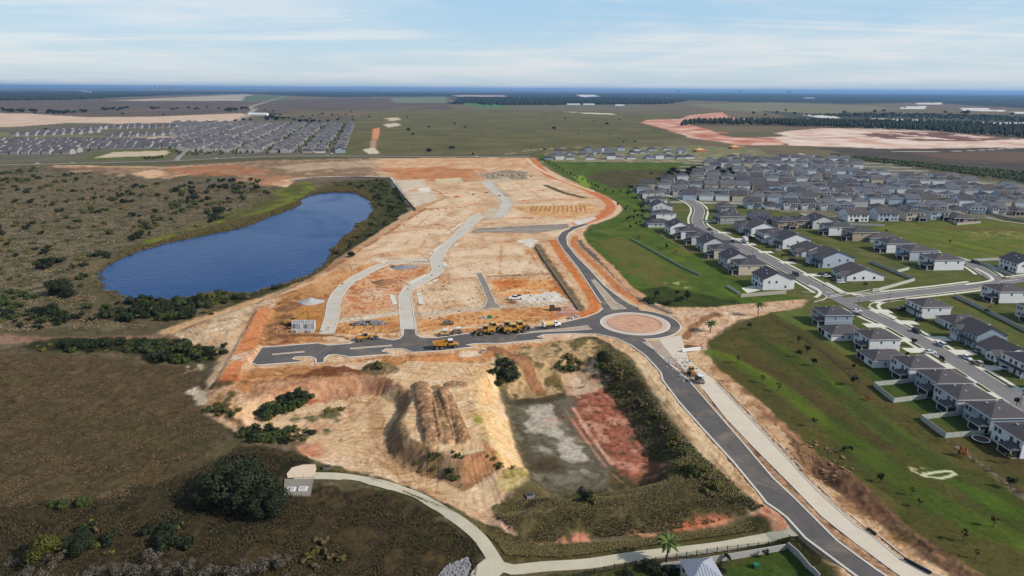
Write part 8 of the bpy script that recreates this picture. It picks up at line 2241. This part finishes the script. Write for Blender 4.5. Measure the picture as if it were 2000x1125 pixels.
for i, (px, py, k_, s, lb) in enumerate([(1268, 1112, 'oak1', .32, 'dark bushy tree beside the palm at the metal fence'), (1420, 1098, 'young0', .8, 'dark small tree against the near garden wall'), (1494, 1090, 'young1', .8, 'dark small tree in the near garden corner'), (1290, 1122, 'bushd1', .9, 'dark bush under the palm by the metal fence'), (1312, 1122, 'bushd2', .9, 'dark bush between palm and pavilion'), (1225, 1124, 'bushd0', .8, 'dark bush west of the palm by the metal fence'), (1405, 1118, 'bushd1', .7, 'dark bush beside the pavilion')]):
    x, y = at(px, py); put(k_, x, y, s, None, lb, 'tree' if 'tree' in lb else 'shrub')

# ---- trampoline, terrace, lamps and signs
x, y = P(1915, 862)
r = empty('trampoline', (x, y, 0), 0, 'round dark trampoline with white rim behind the last house', 'trampoline')
m = MB(); n = 28
v = [(2.1 * math.cos(6.283 * i / n), 2.1 * math.sin(6.283 * i / n), .85) for i in range(n)]; m.add(v, [tuple(range(n))]); m.build('mat', mat('trampoline_mat', (70, 54, 56), .8), r)
m = MB()
for i in range(n):
    a0_, a1_ = 6.283 * i / n, 6.283 * (i + 1) / n
    m.add([(2.1 * math.cos(a0_), 2.1 * math.sin(a0_), .88), (2.1 * math.cos(a1_), 2.1 * math.sin(a1_), .88), (2.45 * math.cos(a1_), 2.45 * math.sin(a1_), .88), (2.45 * math.cos(a0_), 2.45 * math.sin(a0_), .88)], [(0, 1, 2, 3)])
m.build('rim', M_WHT, r)
for i in range(6):
    a = 6.283 * i / 6; MB().tube((2.3 * math.cos(a), 2.3 * math.sin(a), 0), (2.3 * math.cos(a), 2.3 * math.sin(a), .86), .05, n=6).build('leg', M_DKST, r)
sheet('terrace', [P(*q) for q in [(1448, 563), (1478, 556), (1492, 565), (1460, 573)]], .1, M_CONC)
def lamp(px, py, label):
    x, y = P(px, py); r = empty('street_lamp', (x, y, 0), 0, label, 'street lamp', 'street lamps')
    MB().tube((0, 0, 0), (0, 0, 5.2), .1, .06, 8).build('pole', M_DKST, r); MB().rbox(0, 0, 5.2, 5.7, .4, .4, 0, .6).build('lantern', M_DKST, r)
for i, q in enumerate([(1524, 519), (1675, 607), (1992, 792), (1736, 590), (1470, 497)]): lamp(*q, f"black street lamp, {['on the upper street kerb', 'at the crossing', 'at the lower street end', 'on the corner lawn', 'near the box truck'][i]}")
def sign(px, py, label, col=(150, 30, 30), a=0):
    x, y = P(px, py); r = empty('road_sign', (x, y, 0), a, label, 'road sign', 'road signs')
    MB().tube((0, 0, 0), (0, 0, 2.9), .04, n=6).build('post', M_STEEL, r)
    m = MB(); v = [(.4 * math.cos(.393 + .785 * i), -.05, 2.5 + .4 * math.sin(.393 + .785 * i)) for i in range(8)]; v2 = [(a_, -.02, c) for a_, b_, c in v]
    m.add(v + v2, [tuple(range(8)), tuple(reversed(range(8, 16)))] + [(i, 8 + i, 8 + (i + 1) % 8, (i + 1) % 8) for i in range(8)]); m.build('plate', mat('sign_back' if col == (90, 92, 96) else 'sign_red', col, .5), r)
sign(1608, 567, 'road sign seen from behind on the upper side of the crossing', (90, 92, 96)); sign(1684, 601, 'road sign seen from behind on the lower side of the crossing', (90, 92, 96)); sign(1947, 536, 'road sign at the eastern crossroads', (90, 92, 96))
for i, (px, py) in enumerate([(940, 268), (807, 296)]):
    x, y = P(px, py); r = empty('utility_pole', (x, y, 0), .2, f"thin utility pole standing in the wide pasture, {['further', 'nearer'][i]} one", 'utility pole', 'utility poles')
    MB().tube((0, 0, 0), (0, 0, 11), .28, .2, 7).build('pole', M_BARK, r); MB().box(-1.5, 1.5, -.12, .12, 9.8, 10.1).build('crossarm', M_BARK, r)

# ---- skyline on the horizon and pale sheds in the distance
for i, (px, hpx, w) in enumerate([(297, 4, 3), (303, 6, 3), (313, 5, 4), (321, 4, 3), (332, 5, 4), (338, 6, 3), (345, 5, 4), (352, 3, 4), (739, 3, 3), (998, 3, 5), (1325, 3, 5), (1447, 3, 5), (1540, 4, 6), (1544, 3, 3)]):
    x, y = P(px, 177 + (px - 1000) * .0062 + 1.2)
    D_ = 30000.0; k_ = D_ / math.hypot(x, y); x, y = x * k_, y * k_
    mpp = D_ / FPX
    r = empty('tower_block', (x, y, 0), 0, f"pale hazy tower block on the horizon, {ORD[i]} from the west", 'tower block', 'skyline towers')
    MB().box(-w * mpp / 2, w * mpp / 2, -30, 30, 0, hpx * mpp * .62 + 60).build('shaft', M_WALL['grey'], r)
    MB().box(-w * mpp / 4, w * mpp / 4, -15, 15, hpx * mpp * .62 + 60, hpx * mpp * .62 + 78).build('crown', M_WALL['grey'], r)
for i, (px, py, w, d) in enumerate([(1046, 203, 60, 25), (1065, 203, 50, 25), (1120, 205, 90, 30), (1150, 205, 80, 30), (505, 225, 70, 20), (1210, 207, 60, 25), (160, 178, 120, 60), (172, 180, 120, 60), (1580, 192, 150, 60), (1900, 214, 170, 50), (1785, 211, 120, 40)]):
    x, y = P(px, py); r = empty('long_shed', (x, y, 0), 0, f"long pale shed far across the plain, {ORD[i]} of the sheds", 'shed', 'far sheds')
    MB().box(-w / 2, w / 2, -d / 2, d / 2, 0, 6).build('wall', M_WALL['white'], r); m = MB(); m.add([(-w / 2, -d / 2, 6), (w / 2, -d / 2, 6), (w / 2, d / 2, 6), (-w / 2, d / 2, 6), (-w / 2, 0, 9), (w / 2, 0, 9)], [(0, 1, 5, 4), (2, 3, 4, 5), (1, 2, 5), (3, 0, 4)]); m.build('roof', M_TRIM, r)
